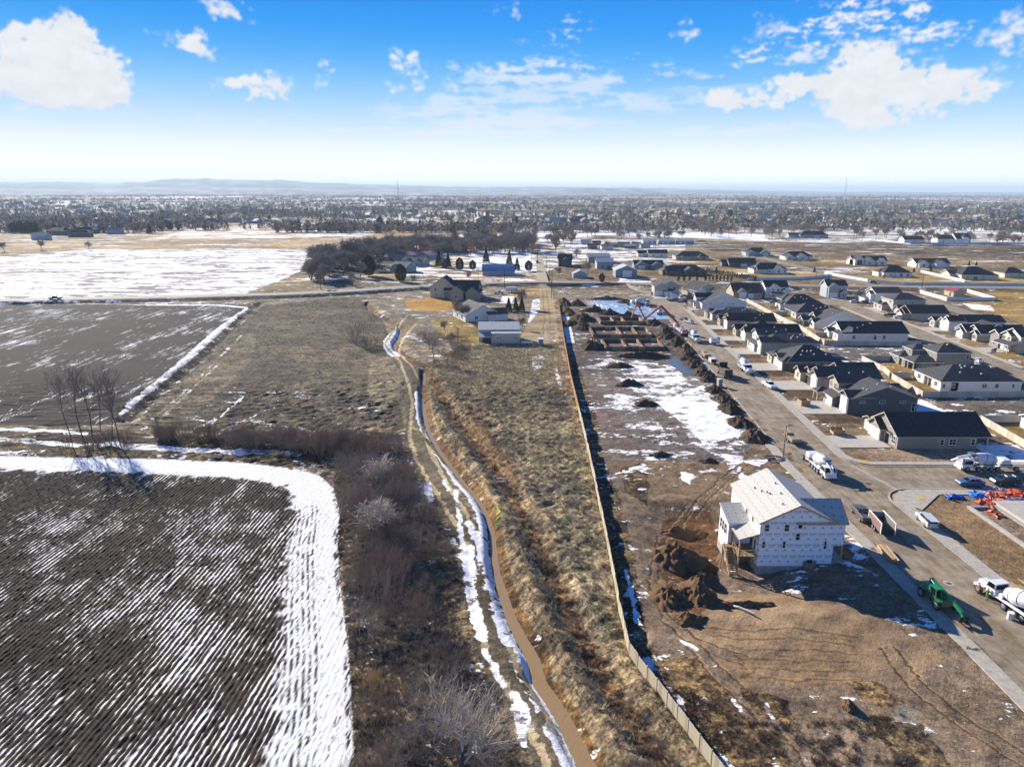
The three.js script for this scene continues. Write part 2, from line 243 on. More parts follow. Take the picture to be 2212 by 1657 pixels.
  f([925, 690, 1010, 680, 1040, 720, 1030, 742, 960, 735], '#8d7640', .03, 90); f([872, 650, 940, 641, 990, 652, 985, 668, 940, 673, 882, 668], '#b08440', 0, 50); f([872, 668, 940, 676, 985, 671], '#8f8472', .1, 90, 1.6);
  f([1164, 616, 1188, 616, 1198, 660, 1208, 742, 1160, 745, 1118, 738, 1140, 700, 1166, 670], '#a8946f', .015, 40); f([1172, 625, 1176, 690, 1170, 738], '#8f7c5e', .0, 40, .8); f([1180, 625, 1188, 690, 1190, 738], '#8f7c5e', .0, 40, .8);
  f([1170, 700, 1196, 700, 1200, 738, 1186, 745, 1178, 700], '#8d7d67', .12, 90);
  // fields
  f(poly.snowField, '#8c8278', .8, 60); f([530, 636, 646, 588, 690, 612, 704, 630, 640, 636], '#7b6a49', .04, 150);
  f(poly.field2, C.soil2, .26, 20); f(poly.field1, C.soil, .2, 40);
  f([-300, 652, 300, 653, 560, 655, 548, 662, 300, 657, -300, 662], '#5b5347', .3, 150);
  f([0, 654, 150, 655, 320, 659], '#8a8078', .55, 60, 1.4); f([320, 659, 470, 659, 536, 665], '#8a8078', .98, 60, 3.2); f([536, 665, 470, 714, 392, 785, 330, 838, 284, 876], '#8a8078', .93, 60, 3.4); f([284, 876, 262, 893], '#8a8078', .7, 60, 2.2);
  f(poly.scrub, '#5c5242', .01, 190); f([600, 700, 760, 660, 830, 720, 800, 800, 640, 780], '#625746', .008, 190); f([330, 868, 480, 760, 560, 700, 540, 780, 420, 900], '#6f634e', .015, 190);
  f([400, 905, 500, 830, 700, 850, 850, 880, 860, 915, 640, 925], '#584e42', .045, 200); f([560, 780, 640, 760, 700, 800, 620, 830], '#5a5044', .02, 200); f([800, 780, 850, 770, 870, 850, 830, 890, 790, 850], '#7d7059', .01, 200);
  for (const w of [[328, 905, 372, 868, 420, 824, 470, 775, 520, 725], [340, 908, 384, 868, 432, 824, 482, 775]]) f(w, '#86775c', .22, 60, .9);
  f([420, 925, 480, 895, 520, 866], C.scrub, .85, 60, .55); f([440, 922, 495, 885, 525, 855], C.scrub, .85, 60, .5); f([480, 928, 540, 900, 590, 880], C.scrub, .6, 60, .5);
  f(hedgeDitch, '#4d4538', .18, 255, 5);
  f([-300, 925, 100, 928, 260, 930, 380, 940, 600, 948, 760, 955, 880, 950, 900, 1010, 720, 1010, 500, 998, 100, 985, -300, 1005], '#4b4032', .08, 255);
  f([-200, 931, 0, 928, 120, 931, 180, 936], '#8a8078', .92, 60, 2); f([-200, 955, 0, 950, 110, 956, 170, 962], '#8a8078', .85, 60, 2.2);
  f([230, 958, 340, 968, 460, 974, 560, 978], '#8a8078', .8, 60, 2.6); f([530, 972, 640, 980], '#8a8078', .5, 60, 2);
  // brush belt between the field and the canal
  f([760, 925, 885, 925, 920, 1000, 1010, 1130, 1020, 1300, 1060, 1430, 1150, 1560, 1240, 1700, 1300, 1800, 765, 1800, 760, 1500, 740, 1290, 730, 1180, 735, 1100, 715, 1035, 690, 1000], C.brush, .03, 255);
  f([845, 800, 890, 800, 905, 900, 960, 1010, 1040, 1150, 1070, 1300, 1140, 1440, 1280, 1700, 1230, 1720, 1080, 1480, 1020, 1300, 990, 1150, 930, 1050, 880, 950], '#7d6f58', .02, 90); f(tyre[0].map((p, i) => { const q = tyre[1][Math.min(i, tyre[1].length - 1)]; return [(p[0] + q[0]) / 2, (p[1] + q[1]) / 2]; }), '#6e624e', .01, 90, 5);
  f(poly.bank, C.dry, .008, 205); f([1000, 750, 1205, 745, 1240, 860, 1180, 900, 1050, 880], '#84755a', .01, 205); f([1150, 990, 1270, 960, 1310, 1150, 1340, 1330, 1300, 1400, 1230, 1250], '#8a7c62', .008, 225); f([1080, 950, 1150, 900, 1250, 930, 1290, 1060, 1180, 1050], '#83765b', .01, 205);
  f([1000, 880, 1035, 880, 1090, 980, 1130, 1060, 1090, 1060, 1020, 950], '#85694a', .02, 140); f(swale, '#6e5138', .02, 255, 2.4);
  f([1180, 850, 1222, 846, 1226, 885, 1185, 882], '#4f463a', .25, 255); f([1150, 770, 1175, 768, 1170, 795, 1150, 800], C.dry, .5, 120); f([1198, 795, 1210, 830], C.dry, .9, 60, 1.1);
  // canal: snow on the shaded bank, mud bed
  const off = (l, d) => l.map((p, i) => { const a = l[Math.max(0, i - 1)], b = l[Math.min(l.length - 1, i + 1)], dx = b[0] - a[0], dz = b[1] - a[1], m = Math.hypot(dx, dz) || 1; return [p[0] - dz / m * d, p[1] + dx / m * d]; });
  f(canalPx, '#6b5236', .03, 200, 3.6);
  f(off(canalPx, 1.5).slice(12), '#8a8078', .99, 30, 1.5); f(off(canalPx, 2.4).slice(22), '#6a5c46', .4, 60, .8); f(off(canalPx, 1.5).slice(3, 8), '#8a8078', .99, 30, 1.8); f(off(canalPx, 3).slice(4, 8), '#8a8078', .9, 30, 2.4);
  // track with two ruts, and snow left in it
  for (const t of tyre) f(t, '#bda882', .01, 30, .85);
  f(tyre[1].slice(11, 16), '#8a8078', .85, 60, 1.5); f(tyre[0].slice(12, 16), '#8a8078', .8, 60, 1.6); f([1010, 1130, 1035, 1180, 1042, 1210], '#8a8078', .9, 60, 1.2);
  f([985, 1060, 992, 1130, 1000, 1190, 1030, 1240], '#8a8078', .75, 60, .8); f([958, 1040, 968, 1062], '#8a8078', .7, 60, .8); f([900, 1040, 932, 1042, 936, 1080, 915, 1092], '#8a8078', .62, 140);
  f([995, 1200, 1008, 1250, 1020, 1290], '#8a8078', .7, 60, .7); f([1045, 1405, 1060, 1430, 1075, 1455, 1085, 1485], '#8a8078', .85, 60, .8); f([1108, 1500, 1130, 1540, 1140, 1570], '#8a8078', .8, 60, 1); f([1110, 1520, 1128, 1590, 1132, 1610], '#8a8078', .7, 60, .9);
  f([1178, 1570, 1195, 1605, 1225, 1657, 1240, 1700], '#8a8078', .93, 60, 1.2); f([1148, 1515, 1160, 1535], '#8a8078', .9, 60, .7); f([1205, 1575, 1225, 1610, 1250, 1665], '#8a8078', .8, 60, .5); f([1190, 1490, 1206, 1530], '#8a8078', .8, 60, .35);
  f([892, 922, 925, 955, 962, 1000], '#8b8248', .02, 255, 1.2); f([730, 1005, 742, 1020, 735, 1028, 722, 1015], '#5f7030', 0, 255);
  for (const [x, y] of [[1160, 1258], [1165, 1275], [1190, 1302], [1230, 1418], [1072, 1120], [1078, 1105]]) f([x - 6, y, x, y - 9, x + 6, y, x + 5, y + 10, x - 3, y + 9], '#56612f', 0, 255);
  // dug ground right of the fence
  f(poly.lot, C.dirt, .03, 95);
  f([1215, 700, 1400, 650, 1480, 730, 1560, 830, 1330, 840, 1240, 820], C.mud, .08, 130); f([1225, 790, 1470, 770, 1560, 860, 1630, 960, 1560, 1000, 1330, 990, 1270, 900], '#6f645a', .18, 110);
  f([1215, 740, 1232, 820, 1250, 890, 1275, 985, 1300, 1095, 1322, 1210, 1342, 1310, 1362, 1400, 1400, 1400, 1370, 1200, 1330, 1040, 1290, 900, 1245, 780], '#574a3a', .1, 255);
  f([1330, 780, 1420, 785, 1510, 800, 1560, 850, 1620, 950, 1600, 1010, 1500, 960, 1440, 880, 1370, 850], '#756b62', .48, 60);
  f([1420, 870, 1520, 830, 1600, 930, 1580, 950, 1520, 960, 1480, 920], '#8a8078', .84, 50); f([1340, 780, 1430, 800, 1480, 830, 1440, 845, 1380, 820], '#8a8078', .6, 50); f([1330, 900, 1420, 905, 1440, 940, 1350, 945], '#756b62', .4, 60); f([1330, 850, 1400, 850, 1400, 900, 1320, 900], '#756b62', .28, 60);
  f([1440, 770, 1510, 775, 1530, 800, 1480, 815], '#6a6764', 0, 10); f([1280, 830, 1340, 900, 1400, 1000, 1330, 1060, 1300, 980], '#74655a', .1, 90);
  for (const w of [[1250, 650, 1230, 655], [1218, 655, 1222, 690, 1228, 720, 1232, 740]]) f(w, '#8a8078', .8, 60, 3);
  f([1262, 650, 1300, 648, 1345, 665, 1350, 682, 1300, 676], '#7d8a96', .55, 20);
  f([1300, 1000, 1700, 1000, 1860, 1180, 1800, 1250, 1650, 1120, 1420, 1100], '#7f6a52', .03, 90); f([1600, 995, 1660, 990, 1640, 1010], '#8a8078', .8, 60); f([1568, 1000, 1590, 997, 1612, 1025, 1600, 1034, 1580, 1024], '#8a8078', .82, 60); f([1470, 1018, 1500, 1025, 1490, 1045, 1475, 1040], '#8a8078', .55, 60);
  f([1340, 1010, 1400, 1000, 1400, 1090, 1350, 1060], C.dirtDk, .22, 220);
  f([1430, 1110, 1530, 1090, 1560, 1130, 1545, 1250, 1560, 1330, 1480, 1320, 1420, 1230], '#6d4e34', .05, 140); f([1550, 1260, 1700, 1260, 1900, 1340, 2060, 1420, 1900, 1500, 1600, 1470, 1480, 1380], '#92795d', .0, 30);
  for (let k = 0; k < 13; k++) { const a = 6 * k; f([1500 + a * 2, 1345 + a * 1.6, 1600, 1352 + a * 1.7, 1720 + a, 1346 + a * 1.9, 1850, 1370 + a * 1.5], k % 2 ? '#755b40' : '#8d7252', 0, 80, .34); }
  for (const w of [[1480, 1090, 1420, 1150, 1400, 1250, 1430, 1340, 1500, 1400, 1600, 1430], [1495, 1095, 1437, 1155, 1418, 1250, 1446, 1330, 1510, 1385, 1610, 1415], [1600, 1000, 1540, 1050, 1480, 1100], [1615, 1005, 1555, 1056, 1500, 1105], [1900, 1400, 1960, 1480, 2060, 1560, 2212, 1657], [1930, 1400, 1990, 1475, 2090, 1550, 2240, 1640], [1700, 1657, 1640, 1560, 1560, 1480, 1480, 1400], [1735, 1657, 1668, 1555, 1590, 1470, 1510, 1395]]) { f(w, '#5f4a36', 0, 80, .4); f(w.map((v, i) => i % 2 ? v : v + 5), '#9a805f', 0, 80, .3); }
  f([1370, 1420, 1500, 1420, 1600, 1530, 1720, 1660, 1760, 1720, 1620, 1720, 1480, 1560], '#63503c', .04, 255); f([1880, 1540, 1990, 1560, 2060, 1657, 2080, 1720, 1960, 1720], '#56483a', .0, 255); f([1820, 1470, 1900, 1475, 1960, 1520, 1900, 1530], '#6a563f', .0, 255); f([1590, 1480, 1700, 1510, 1720, 1560, 1640, 1550], '#6b563e', 0, 255);
  f([1940, 1525, 1965, 1520, 1985, 1540, 1975, 1565, 1930, 1560], '#8b8271', .1, 60); f([1990, 1560, 2020, 1575, 2000, 1590], '#8d8270', .05, 60);
  f([1352, 1230, 1366, 1290, 1380, 1350], '#8a8078', .7, 60, .75); f([1462, 1380, 1482, 1392, 1500, 1405], '#8a8078', .75, 60, .6); f([1375, 1400, 1450, 1490, 1560, 1640, 1600, 1690], C.dirtDk, .5, 120, .9); f([1400, 1400, 1480, 1470], '#6a563f', .25, 200, 1);
  f([1650, 1520, 1680, 1570], '#8a8078', .6, 60, .45); f([1582, 1510, 1605, 1540], '#8a8078', .6, 60, .5); f([2080, 1330, 2110, 1345, 2150, 1385, 2212, 1430], '#8a8078', .55, 60, 1.1); f([2190, 1430, 2212, 1440], '#8a8078', .7, 60, .8);
  f([1810, 1150, 1860, 1160, 1890, 1200, 1850, 1210], '#86755f', .5, 100); f([1800, 1200, 1880, 1230, 1900, 1245, 1850, 1245], '#86755f', .5, 100);
  // building lots along the streets
  q(76, -147, 118, -138, C.dirt, .02, 120); q(70, -125, 118, -70, C.dirt, .02, 130); q(73, -122, 82, -84, '#80684b', .0, 90);
  for (let z = -166; z > -340; z -= 23.2) q(76.5, z - 6.5, 86, z + 1, C.dirtDk, .02, 150);
  q(104, -350, 118, -140, C.dirt, .22, 150); q(102.5, -186, 112, -170, '#8a8078', .7, 90); q(103, -150, 113, -136, '#8a8078', .8, 90); q(114, -188, 152, -169, '#766a5c', .12, 90); q(113, -253, 150, -231, '#6f675e', .2, 70);
  q(113, -209, 122, -188, C.lawn, .02, 60); q(117, -228, 127, -215, C.lawn, .04, 60); for (const z of [-262, -286, -309, -333]) q(118, z - 9, 125, z + 5, '#967b4c', .05, 60); q(113, -165, 128, -148, '#94794a', .02, 60); q(140, -182, 152, -172, '#8a8078', .8, 60);
  for (const z of [-240, -262, -286, -308, -330]) q(166, z - 3, 176, z + 4, C.lawn, .04, 60);
}

// ---------- ground: paint the tiles ----------
const tiles = [[-155, 0, -195, -45, 2048, 2048, 1], [0, 155, -195, -45, 2048, 2048, 1], [-330, 0, -420, -195, 2048, 1024, 1], [0, 330, -420, -195, 2048, 1024, 1], [-1100, 0, -1500, -420, 2048, 1024, 4], [0, 1100, -1500, -420, 2048, 1024, 4], [-6000, 6000, -8000, -1500, 2048, 1024, 22]];
const soilBump = tex(512, 512, (u, v) => [(T1(u, v) * .45 + T1(u * 3, v * 3 + .3) * .55) * 255], null, true);
function paintTile([x0, x1, z0, z1, W, H, sc]) {
  const mk = () => { const c = document.createElement('canvas'); c.width = W; c.height = H; const g = c.getContext('2d'); g.setTransform(W / (x1 - x0), 0, 0, H / (z1 - z0), -x0 * W / (x1 - x0), -z0 * H / (z1 - z0)); return [c, g]; };
  const [, A] = mk(), [, B] = mk(); drawLand({ A, B });
  let w1 = 0, w2 = 0, big = 0, mid = 0; const a = A.getImageData(0, 0, W, H).data, b = B.getImageData(0, 0, W, H).data, out = new Uint8Array(W * H * 4), px = (x1 - x0) / W, pz = (z1 - z0) / H;
  for (let j = 0; j < H; j++) for (let i = 0; i < W; i++) {
    const x = x0 + (i + .5) * px, z = z0 + (j + .5) * pz;
    if (!(i & 1)) { w1 = N(x / (7 * sc), z / (7 * sc)); w2 = N(x / (7 * sc) + .43, z / (7 * sc) + .19); big = N(x / (61 * sc), z / (47 * sc)) - .5; mid = N(x / (13 * sc) + .2, z / (11 * sc)) - .5; }
    const w3 = N(x / 2.1, z / 2.1);
    const ii = clamp(i + ((w1 - .5) * .7 * sc + (w3 - .5) * .28) / px | 0, 0, W - 1), jj = clamp(j + ((w2 - .5) * .7 * sc + (w3 - .5) * .28) / pz | 0, 0, H - 1), s = (jj * W + ii) * 4, o = (j * W + i) * 4;
    let r = a[s], g = a[s + 1], bl = a[s + 2]; const snow = b[s] / 255, rough = b[s + 1] / 255;
    const fin = N(x / (3.1 * sc), z / (2.7 * sc) + .6) - .5, gr = N(x / (.9 * sc) + z / (7 * sc), z / (1.15 * sc)) - .5;
    let m = .94 + big * .3 + mid * (.1 + .36 * rough) + fin * (.1 + .45 * rough) + gr * (.08 + .68 * rough);
    // dry straw and dark stems where it is overgrown
    if (rough > .62) { const k = (rough - .62) * 2.6, st = clamp((mid + fin * .9) * 2.2, -1, 1) * k; r += st * 24; g += st * 19; bl += st * 6 - k * 2; }
    const isF2 = b[s + 1] === 20; let lane = 0;
    if (isF2) { const v = (x + .07 * z + w1 * .3) / .78; lane = Math.sin(v * 6.2832); m = 1 + big * .3 + fin * .3 + lane * .16 + gr * .3; }
    m = clamp(m, .3, 1.9); r *= m; g *= m; bl *= m;
    if (snow > .024) {
      let n, e = .06;
      if (isF2) { n = N(x / 44 + .3, z / 70) * .5 + N(x / 3.4, z / 52) * .42 + .06 - lane * .13 + (N(x / 1.2, z / 12) - .5) * .3; n = .5 + (n - .46) * 1.25; }
      else if (b[s + 1] === 60 && snow > .75 && snow < .83 && z < -330) n = (N(x / 75 + z / 300, z / 27) * .55 + N(x / 19, z / 8.5) * .45 - .5) * 2 + .7;
      else n = sc > 1 ? (N(x / (34 * sc), z / (8 * sc)) * .6 + N(x / (8 * sc), z / (2.5 * sc)) * .4 - .5) * 1.7 + .5 : (N(x / 17, z / 11 + .7) * .5 + N(x / 4.2, z / 2.6) * .32 + N(x / 1.1, z / .8) * .18 - .5) * 2 + .5;
      const k = sm(-e, e, snow * 1.06 - .03 - n);
      if (k > 0) { const v = 238 + (gr + fin) * 14; r += (v - r) * k; g += (v - 2 - g) * k; bl += (v - 7 - bl) * k; }
    }
    out[o] = clamp(r, 0, 255); out[o + 1] = clamp(g, 0, 255); out[o + 2] = clamp(bl, 0, 255); out[o + 3] = 255;
  }
  const t = new THREE.DataTexture(out, W, H); t.colorSpace = THREE.SRGBColorSpace; t.magFilter = t.minFilter = THREE.LinearFilter; t.wrapS = t.wrapT = THREE.ClampToEdgeWrapping;
  t.repeat.set(1 / (x1 - x0), 1 / (z1 - z0)); t.offset.set(-x0 / (x1 - x0), -z0 / (z1 - z0)); t.needsUpdate = true;
  const bump = soilBump.clone(); bump.repeat.set(1 / (6 * sc), 1 / (6 * sc)); bump.needsUpdate = true;
  return new THREE.MeshPhysicalMaterial({ specularIntensity: .12, map: t, roughness: .95, bumpMap: bump, bumpScale: sc > 4 ? 0 : .065 * Math.sqrt(sc) });
}
const tileMats = tiles.map(paintTile);
const farTex = tex(512, 512, (u, v) => { const n = T1(u, v), k = T1(u * 2, v * 6 + .2), s = k > .66 ? 1 : 0, d = 78 + n * 50; return s ? [200, 205, 210] : [d, d * .93, d * .8]; }); farTex.repeat.set(1 / 5200, 1 / 3800);
tileMats.push(new THREE.MeshStandardMaterial({ map: farTex, roughness: 1 }));
const tileAt = (x, z) => { for (let i = 0; i < tiles.length; i++) { const t = tiles[i]; if (x > t[0] && x < t[1] && z > t[2] && z < t[3]) return i; } return tiles.length; };

// ---------- ground: one tensor grid, its cells dealt out to the kinds of land ----------
{
  const steps = (list) => { const o = [list[0][0]]; for (const [a, b, s] of list) { const n = Math.max(1, Math.round((b - a) / s)); for (let i = 1; i <= n; i++) o.push(a + (b - a) * i / n); } return o; };
  const X = steps([[-60000, -6000, 9000], [-6000, -1100, 490], [-1100, -330, 30], [-330, -155, 5], [-155, -75, 2.5], [-75, -48, .6], [-48, 14, .42], [14, 60, .6], [60, 155, 2], [155, 330, 5], [330, 1100, 30], [1100, 6000, 490], [6000, 60000, 9000]]);
  const Z = steps([[-60000, -8000, 5200], [-8000, -1500, 220], [-1500, -640, 22], [-640, -420, 5], [-420, -330, 2], [-330, -195, 1.5], [-195, -45, .65], [-45, 400, 60]]);
  const kinds = [['ploughed_field', 'dark ploughed field with thin snow in its rows, beside the country road', poly.field2], ['snowy_field', 'wide snow-covered field beyond the country road', poly.snowField], ['scrubland', 'rough brown scrub between the weedy ditch and the canal track', poly.scrub], ['grassy_bank', 'dry grassy bank between the canal and the board fence', poly.bank], ['building_lot', 'bare dug dirt lot between the long fence and the street', poly.lot]];
  const hs = new Float32Array(X.length * Z.length); for (let j = 0; j < Z.length; j++) for (let i = 0; i < X.length; i++) hs[j * X.length + i] = ground(X[i], Z[j]);
  const bins = new Map();
  for (let j = 0; j + 1 < Z.length; j++) for (let i = 0; i + 1 < X.length; i++) {
    const x = (X[i] + X[i + 1]) / 2, z = (Z[j] + Z[j + 1]) / 2;
    let k = -1; if (z < -40 && z > -460 && x > -300 && x < 160) { if (inside(poly.field1, x, z) && z > -150) continue; k = kinds.findIndex((e) => inside(e[2], x, z)); }
    const key = k + '/' + tileAt(x, z); if (!bins.has(key)) bins.set(key, []); bins.get(key).push(i, j);
  }
  const mesh = (k, name) => {
    const pos = [], uv = [], idx = [], seen = new Map(), mats = [], groups = [];
    const vert = (i, j) => { const q = j * X.length + i; let v = seen.get(q); if (v === undefined) { v = pos.length / 3; seen.set(q, v); pos.push(X[i], hs[q], Z[j]); uv.push(X[i], Z[j]); } return v; };
    for (const [key, cells] of bins) { const [kk, t] = key.split('/').map(Number); if (kk !== k) continue; const start = idx.length; for (let c = 0; c < cells.length; c += 2) { const i = cells[c], j = cells[c + 1], a = vert(i, j), b = vert(i + 1, j), d = vert(i, j + 1), e = vert(i + 1, j + 1); idx.push(a, d, b, b, d, e); } groups.push([start, idx.length - start, mats.length]); mats.push(tileMats[t]); }
    const g = new THREE.BufferGeometry(); g.setAttribute('position', new THREE.Float32BufferAttribute(pos, 3)); g.setAttribute('uv', new THREE.Float32BufferAttribute(uv, 2)); g.setIndex(idx); for (const e of groups) g.addGroup(...e); g.computeVertexNormals();
    return part(name, g, mats);
  };
  tag(mesh(-1, 'ground'), 'brown winter countryside stretching flat to the horizon', null, null, 'structure');
  kinds.forEach((e, k) => tag(mesh(k, e[0]), e[1], null, null, 'structure'));
}
// ---------- the near field: real furrows, snow lying in the hollows ----------
{
  const pos = [], col = [], uv = [], idx = [], per = .68, prof = [[0, -.05], [.2, .0], [.38, .075], [.52, .09], [.68, .065], [.86, -.02]], dz = .42, dir = .055;
  const nz = Math.ceil(105 / dz), snowEdge = (x, z) => { let best = 1e9; for (let i = 0; i + 1 < poly.field1.length - 2; i++) { const a = poly.field1[i], b = poly.field1[i + 1], dx = b[0] - a[0], dy = b[1] - a[1], t = clamp(((x - a[0]) * dx + (z - a[1]) * dy) / (dx * dx + dy * dy)), ex = x - a[0] - t * dx, ez = z - a[1] - t * dy, d = Math.hypot(ex, ez); if (d < best) best = d; } return best; };
  const f1 = poly.field1.map((p) => [p[0] + 0, p[1]]);
  let prev = null, rows = 205;
  for (let r = 0; r < rows; r++) for (let q = 0; q < prof.length; q++) {
    const cur = [], u = prof[q][0], off = (N(r * .137, .3) - .5) * .16;
    for (let k = 0; k <= nz; k++) {
      const z = -46 - k * dz, wob = (N(z / 23, r / 9) - .5) * .2 + (N(z / 4.1, r * .317 + .1) - .5) * .1, x = -12 - (r + u) * per + dir * (-90 - z) * -1 * -1 + wob + off;
      const e = snowEdge(x, z), ins = inside(f1, x, z);
      const head = ins ? 1 - sm(7.2, 8.4, e + (N(x / 6, z / 6) - .5) * 3) : 1;       // the unploughed headland
      const big = N(x / 31 + .1, z / 47 + .6), mid = N(x / 8, z / 17 + .2), fin = N(x / 1.7 + r * .03, z / 3.1), cl = N(x / .9, z / .8 + .4);
      let h = prof[q][1] * (1 - head * .75) + (cl - .5) * .09 + (fin - .5) * .05;
      // snow keeps in the hollows and on the side turned from the sun
      let s = ins ? sm(-.07, .07, (big - .5) * .95 * .8 + (mid - .5) * .72 + (fin - .5) * .6 - .29 + (u < .1 ? .04 : u > .8 ? .24 : u > .6 ? -.26 : -.46) + .1 * sm(-62, -24, x) + .05 * sm(-90, -62, z)) : 0;
      if (ins) { const hs2 = sm(-.06, .06, .58 + (N(x / 1.1, z / 9 + .3) - .5) * 1.2 + (N(x / .5, z / 1.4) - .5) * .55 - (e < .7 ? .45 : 0) - (e > 3.2 && Math.sin(e * 8.6) > .1 && z > -118 ? .62 : 0) + .22 * sm(-110, -125, z)); s = s * (1 - head) + hs2 * head; }
      const m = .72 + big * .3 + (cl - .5) * .75 + (fin - .5) * .5, warm = N(x / 19, z / 23 + .8);
      const c0 = .062 * m * (1 + warm * .35), c1 = .05 * m * (1 + warm * .22), c2 = .039 * m;
      col.push(c0 + (.88 - c0) * s, c1 + (.86 - c1) * s, c2 + (.81 - c2) * s); pos.push(x, h + .06 + s * .02, z); uv.push(x, z); cur.push(pos.length / 3 - 1, ins ? 1 : 0);
    }
    if (prev) for (let k = 0; k < nz; k++) { if (!cur[2 * k + 1] && !prev[2 * k + 1] && !cur[2 * k + 3] && !prev[2 * k + 3]) continue; const a = prev[2 * k], b = prev[2 * k + 2], c = cur[2 * k], d = cur[2 * k + 2]; idx.push(a, b, c, c, b, d); }
    prev = cur;
  }
  // soil without vertices of its own outside the outline
  const used = new Int32Array(pos.length / 3).fill(-1), p2 = [], c2 = [], u2 = []; for (let i = 0; i < idx.length; i++) { const v = idx[i]; if (used[v] < 0) { used[v] = p2.length / 3; p2.push(pos[3 * v], pos[3 * v + 1], pos[3 * v + 2]); c2.push(col[3 * v], col[3 * v + 1], col[3 * v + 2]); u2.push(uv[2 * v], uv[2 * v + 1]); } idx[i] = used[v]; }
  const g = new THREE.BufferGeometry(); g.setAttribute('position', new THREE.Float32BufferAttribute(p2, 3)); g.setAttribute('color', new THREE.Float32BufferAttribute(c2, 3)); g.setAttribute('uv', new THREE.Float32BufferAttribute(u2, 2)); g.setIndex(idx); g.computeVertexNormals();
  const b = soilBump.clone(); b.repeat.set(1 / 2.6, 1 / 2.6); b.needsUpdate = true;
  const f = part('furrowed_field', g, new THREE.MeshPhysicalMaterial({ specularIntensity: .12, vertexColors: true, roughness: .92, bumpMap: b, bumpScale: .1 }));
  tag(f, 'near field of long dark furrows with snow lying in their hollows', null, null, 'structure');
}
// canal water
{
  const s = [], n = canalPx.length; const g = new THREE.BufferGeometry(), pos = [], idx = [], uv = [];
  for (let i = 0; i < n; i++) { const a = canalPx[Math.max(0, i - 1)], b = canalPx[Math.min(n - 1, i + 1)], dx = b[0] - a[0], dz = b[1] - a[1], m = Math.hypot(dx, dz); for (const e of [-1.7, 1.7]) pos.push(canalPx[i][0] + dz / m * e, -1.17, canalPx[i][1] - dx / m * e), uv.push(canalPx[i][0] + e, canalPx[i][1]); if (i) { const v = 2 * i; idx.push(v - 2, v - 1, v, v, v - 1, v + 1); } }
  g.setAttribute('position', new THREE.Float32BufferAttribute(pos, 3)); g.setAttribute('uv', new THREE.Float32BufferAttribute(uv, 2)); g.setIndex(idx); g.computeVertexNormals();
  if (g.attributes.normal.getY(0) < 0) { for (let i = 0; i < idx.length; i += 3) [idx[i], idx[i + 1]] = [idx[i + 1], idx[i]]; g.setIndex(idx); g.computeVertexNormals(); }
  tag(part('canal_water', g, new THREE.MeshStandardMaterial({ color: '#957a52', roughness: .1, bumpMap: (() => { const b = soilBump.clone(); b.repeat.set(.3, .3); b.needsUpdate = true; return b; })(), bumpScale: .03 })), 'muddy tan water in the narrow winding canal', null, null, 'structure');
}
// ---------- streets, kerbs, pavements ----------
const grainTex = (r, g, b, amp, seams) => tex(256, 256, (u, v) => { const n = (T1(u, v) - .5) * amp + (T1(u * 5, v * 5) - .5) * amp * .8; const s = seams && (v * seams % 1 < .02) ? -26 : 0; return [r + n + s, g + n + s, b + n + s]; }, [1 / 8, 1 / 8]);
const roadTex = tex(512, 512, (u, v) => { const n = (T1(u, v) - .5) * 30 + (T1(u * 6, v * 6) - .5) * 16 + (T1(u * 2, v * .3) - .5) * 22; const d = clamp((T1(u * 1.5 + .2, v * .5) - .52) * 2.4), e = T1(u * 3, v * .2) > .66 ? -9 : 0; return [134 + n + e - 8 * d, 119 + n + e - 14 * d, 98 + n + e - 22 * d]; }, [1 / 26, 1 / 26]);
const asphalt = new THREE.MeshStandardMaterial({ map: roadTex, roughness: .9, side: THREE.DoubleSide });
const roadMat2 = new THREE.MeshStandardMaterial({ map: grainTex(128, 118, 102, 24), roughness: .9, side: THREE.DoubleSide });
const concrete = new THREE.MeshStandardMaterial({ map: grainTex(164, 155, 140, 22, 5), roughness: .9, side: THREE.DoubleSide });
const concreteNew = new THREE.MeshStandardMaterial({ map: grainTex(172, 164, 150, 16, 2), roughness: .9, side: THREE.DoubleSide });
const kerbMat = new THREE.MeshStandardMaterial({ map: grainTex(158, 148, 132, 26), roughness: .9, side: THREE.DoubleSide });
function ribbon(name, label, pts, half, y, m, thick = 0, follow) {
  const n = pts.length, pos = [], idx = [], uv = [];
  for (let i = 0; i < n; i++) { const a = pts[Math.max(0, i - 1)], b = pts[Math.min(n - 1, i + 1)], dx = b[0] - a[0], dz = b[1] - a[1], q = Math.hypot(dx, dz), hw = Array.isArray(half) ? half[i] : half; for (const e of [-1, 1]) { const x = pts[i][0] - dz / q * hw * e, z = pts[i][1] + dx / q * hw * e, yy = y + (follow ? ground(pts[i][0], pts[i][1]) : 0); pos.push(x, yy, z, x, yy - thick - .02, z); uv.push(x, z, x + .3, z); } if (i) { const v = 4 * i; idx.push(v - 4, v - 2, v, v, v - 2, v + 2); if (thick) idx.push(v - 4, v, v - 3, v - 3, v, v + 1, v - 2, v - 1, v + 2, v + 2, v - 1, v + 3); } }
  if (thick) { const v = 4 * (n - 1); idx.push(0, 1, 2, 2, 1, 3, v, v + 2, v + 1, v + 1, v + 2, v + 3); }
  let g = new THREE.BufferGeometry(); g.setAttribute('position', new THREE.Float32BufferAttribute(pos, 3)); g.setAttribute('uv', new THREE.Float32BufferAttribute(uv, 2)); g.setIndex(idx); g = g.toNonIndexed(); g.computeVertexNormals();
  return tag(part(name, g, m), label, null, null, 'structure');
}
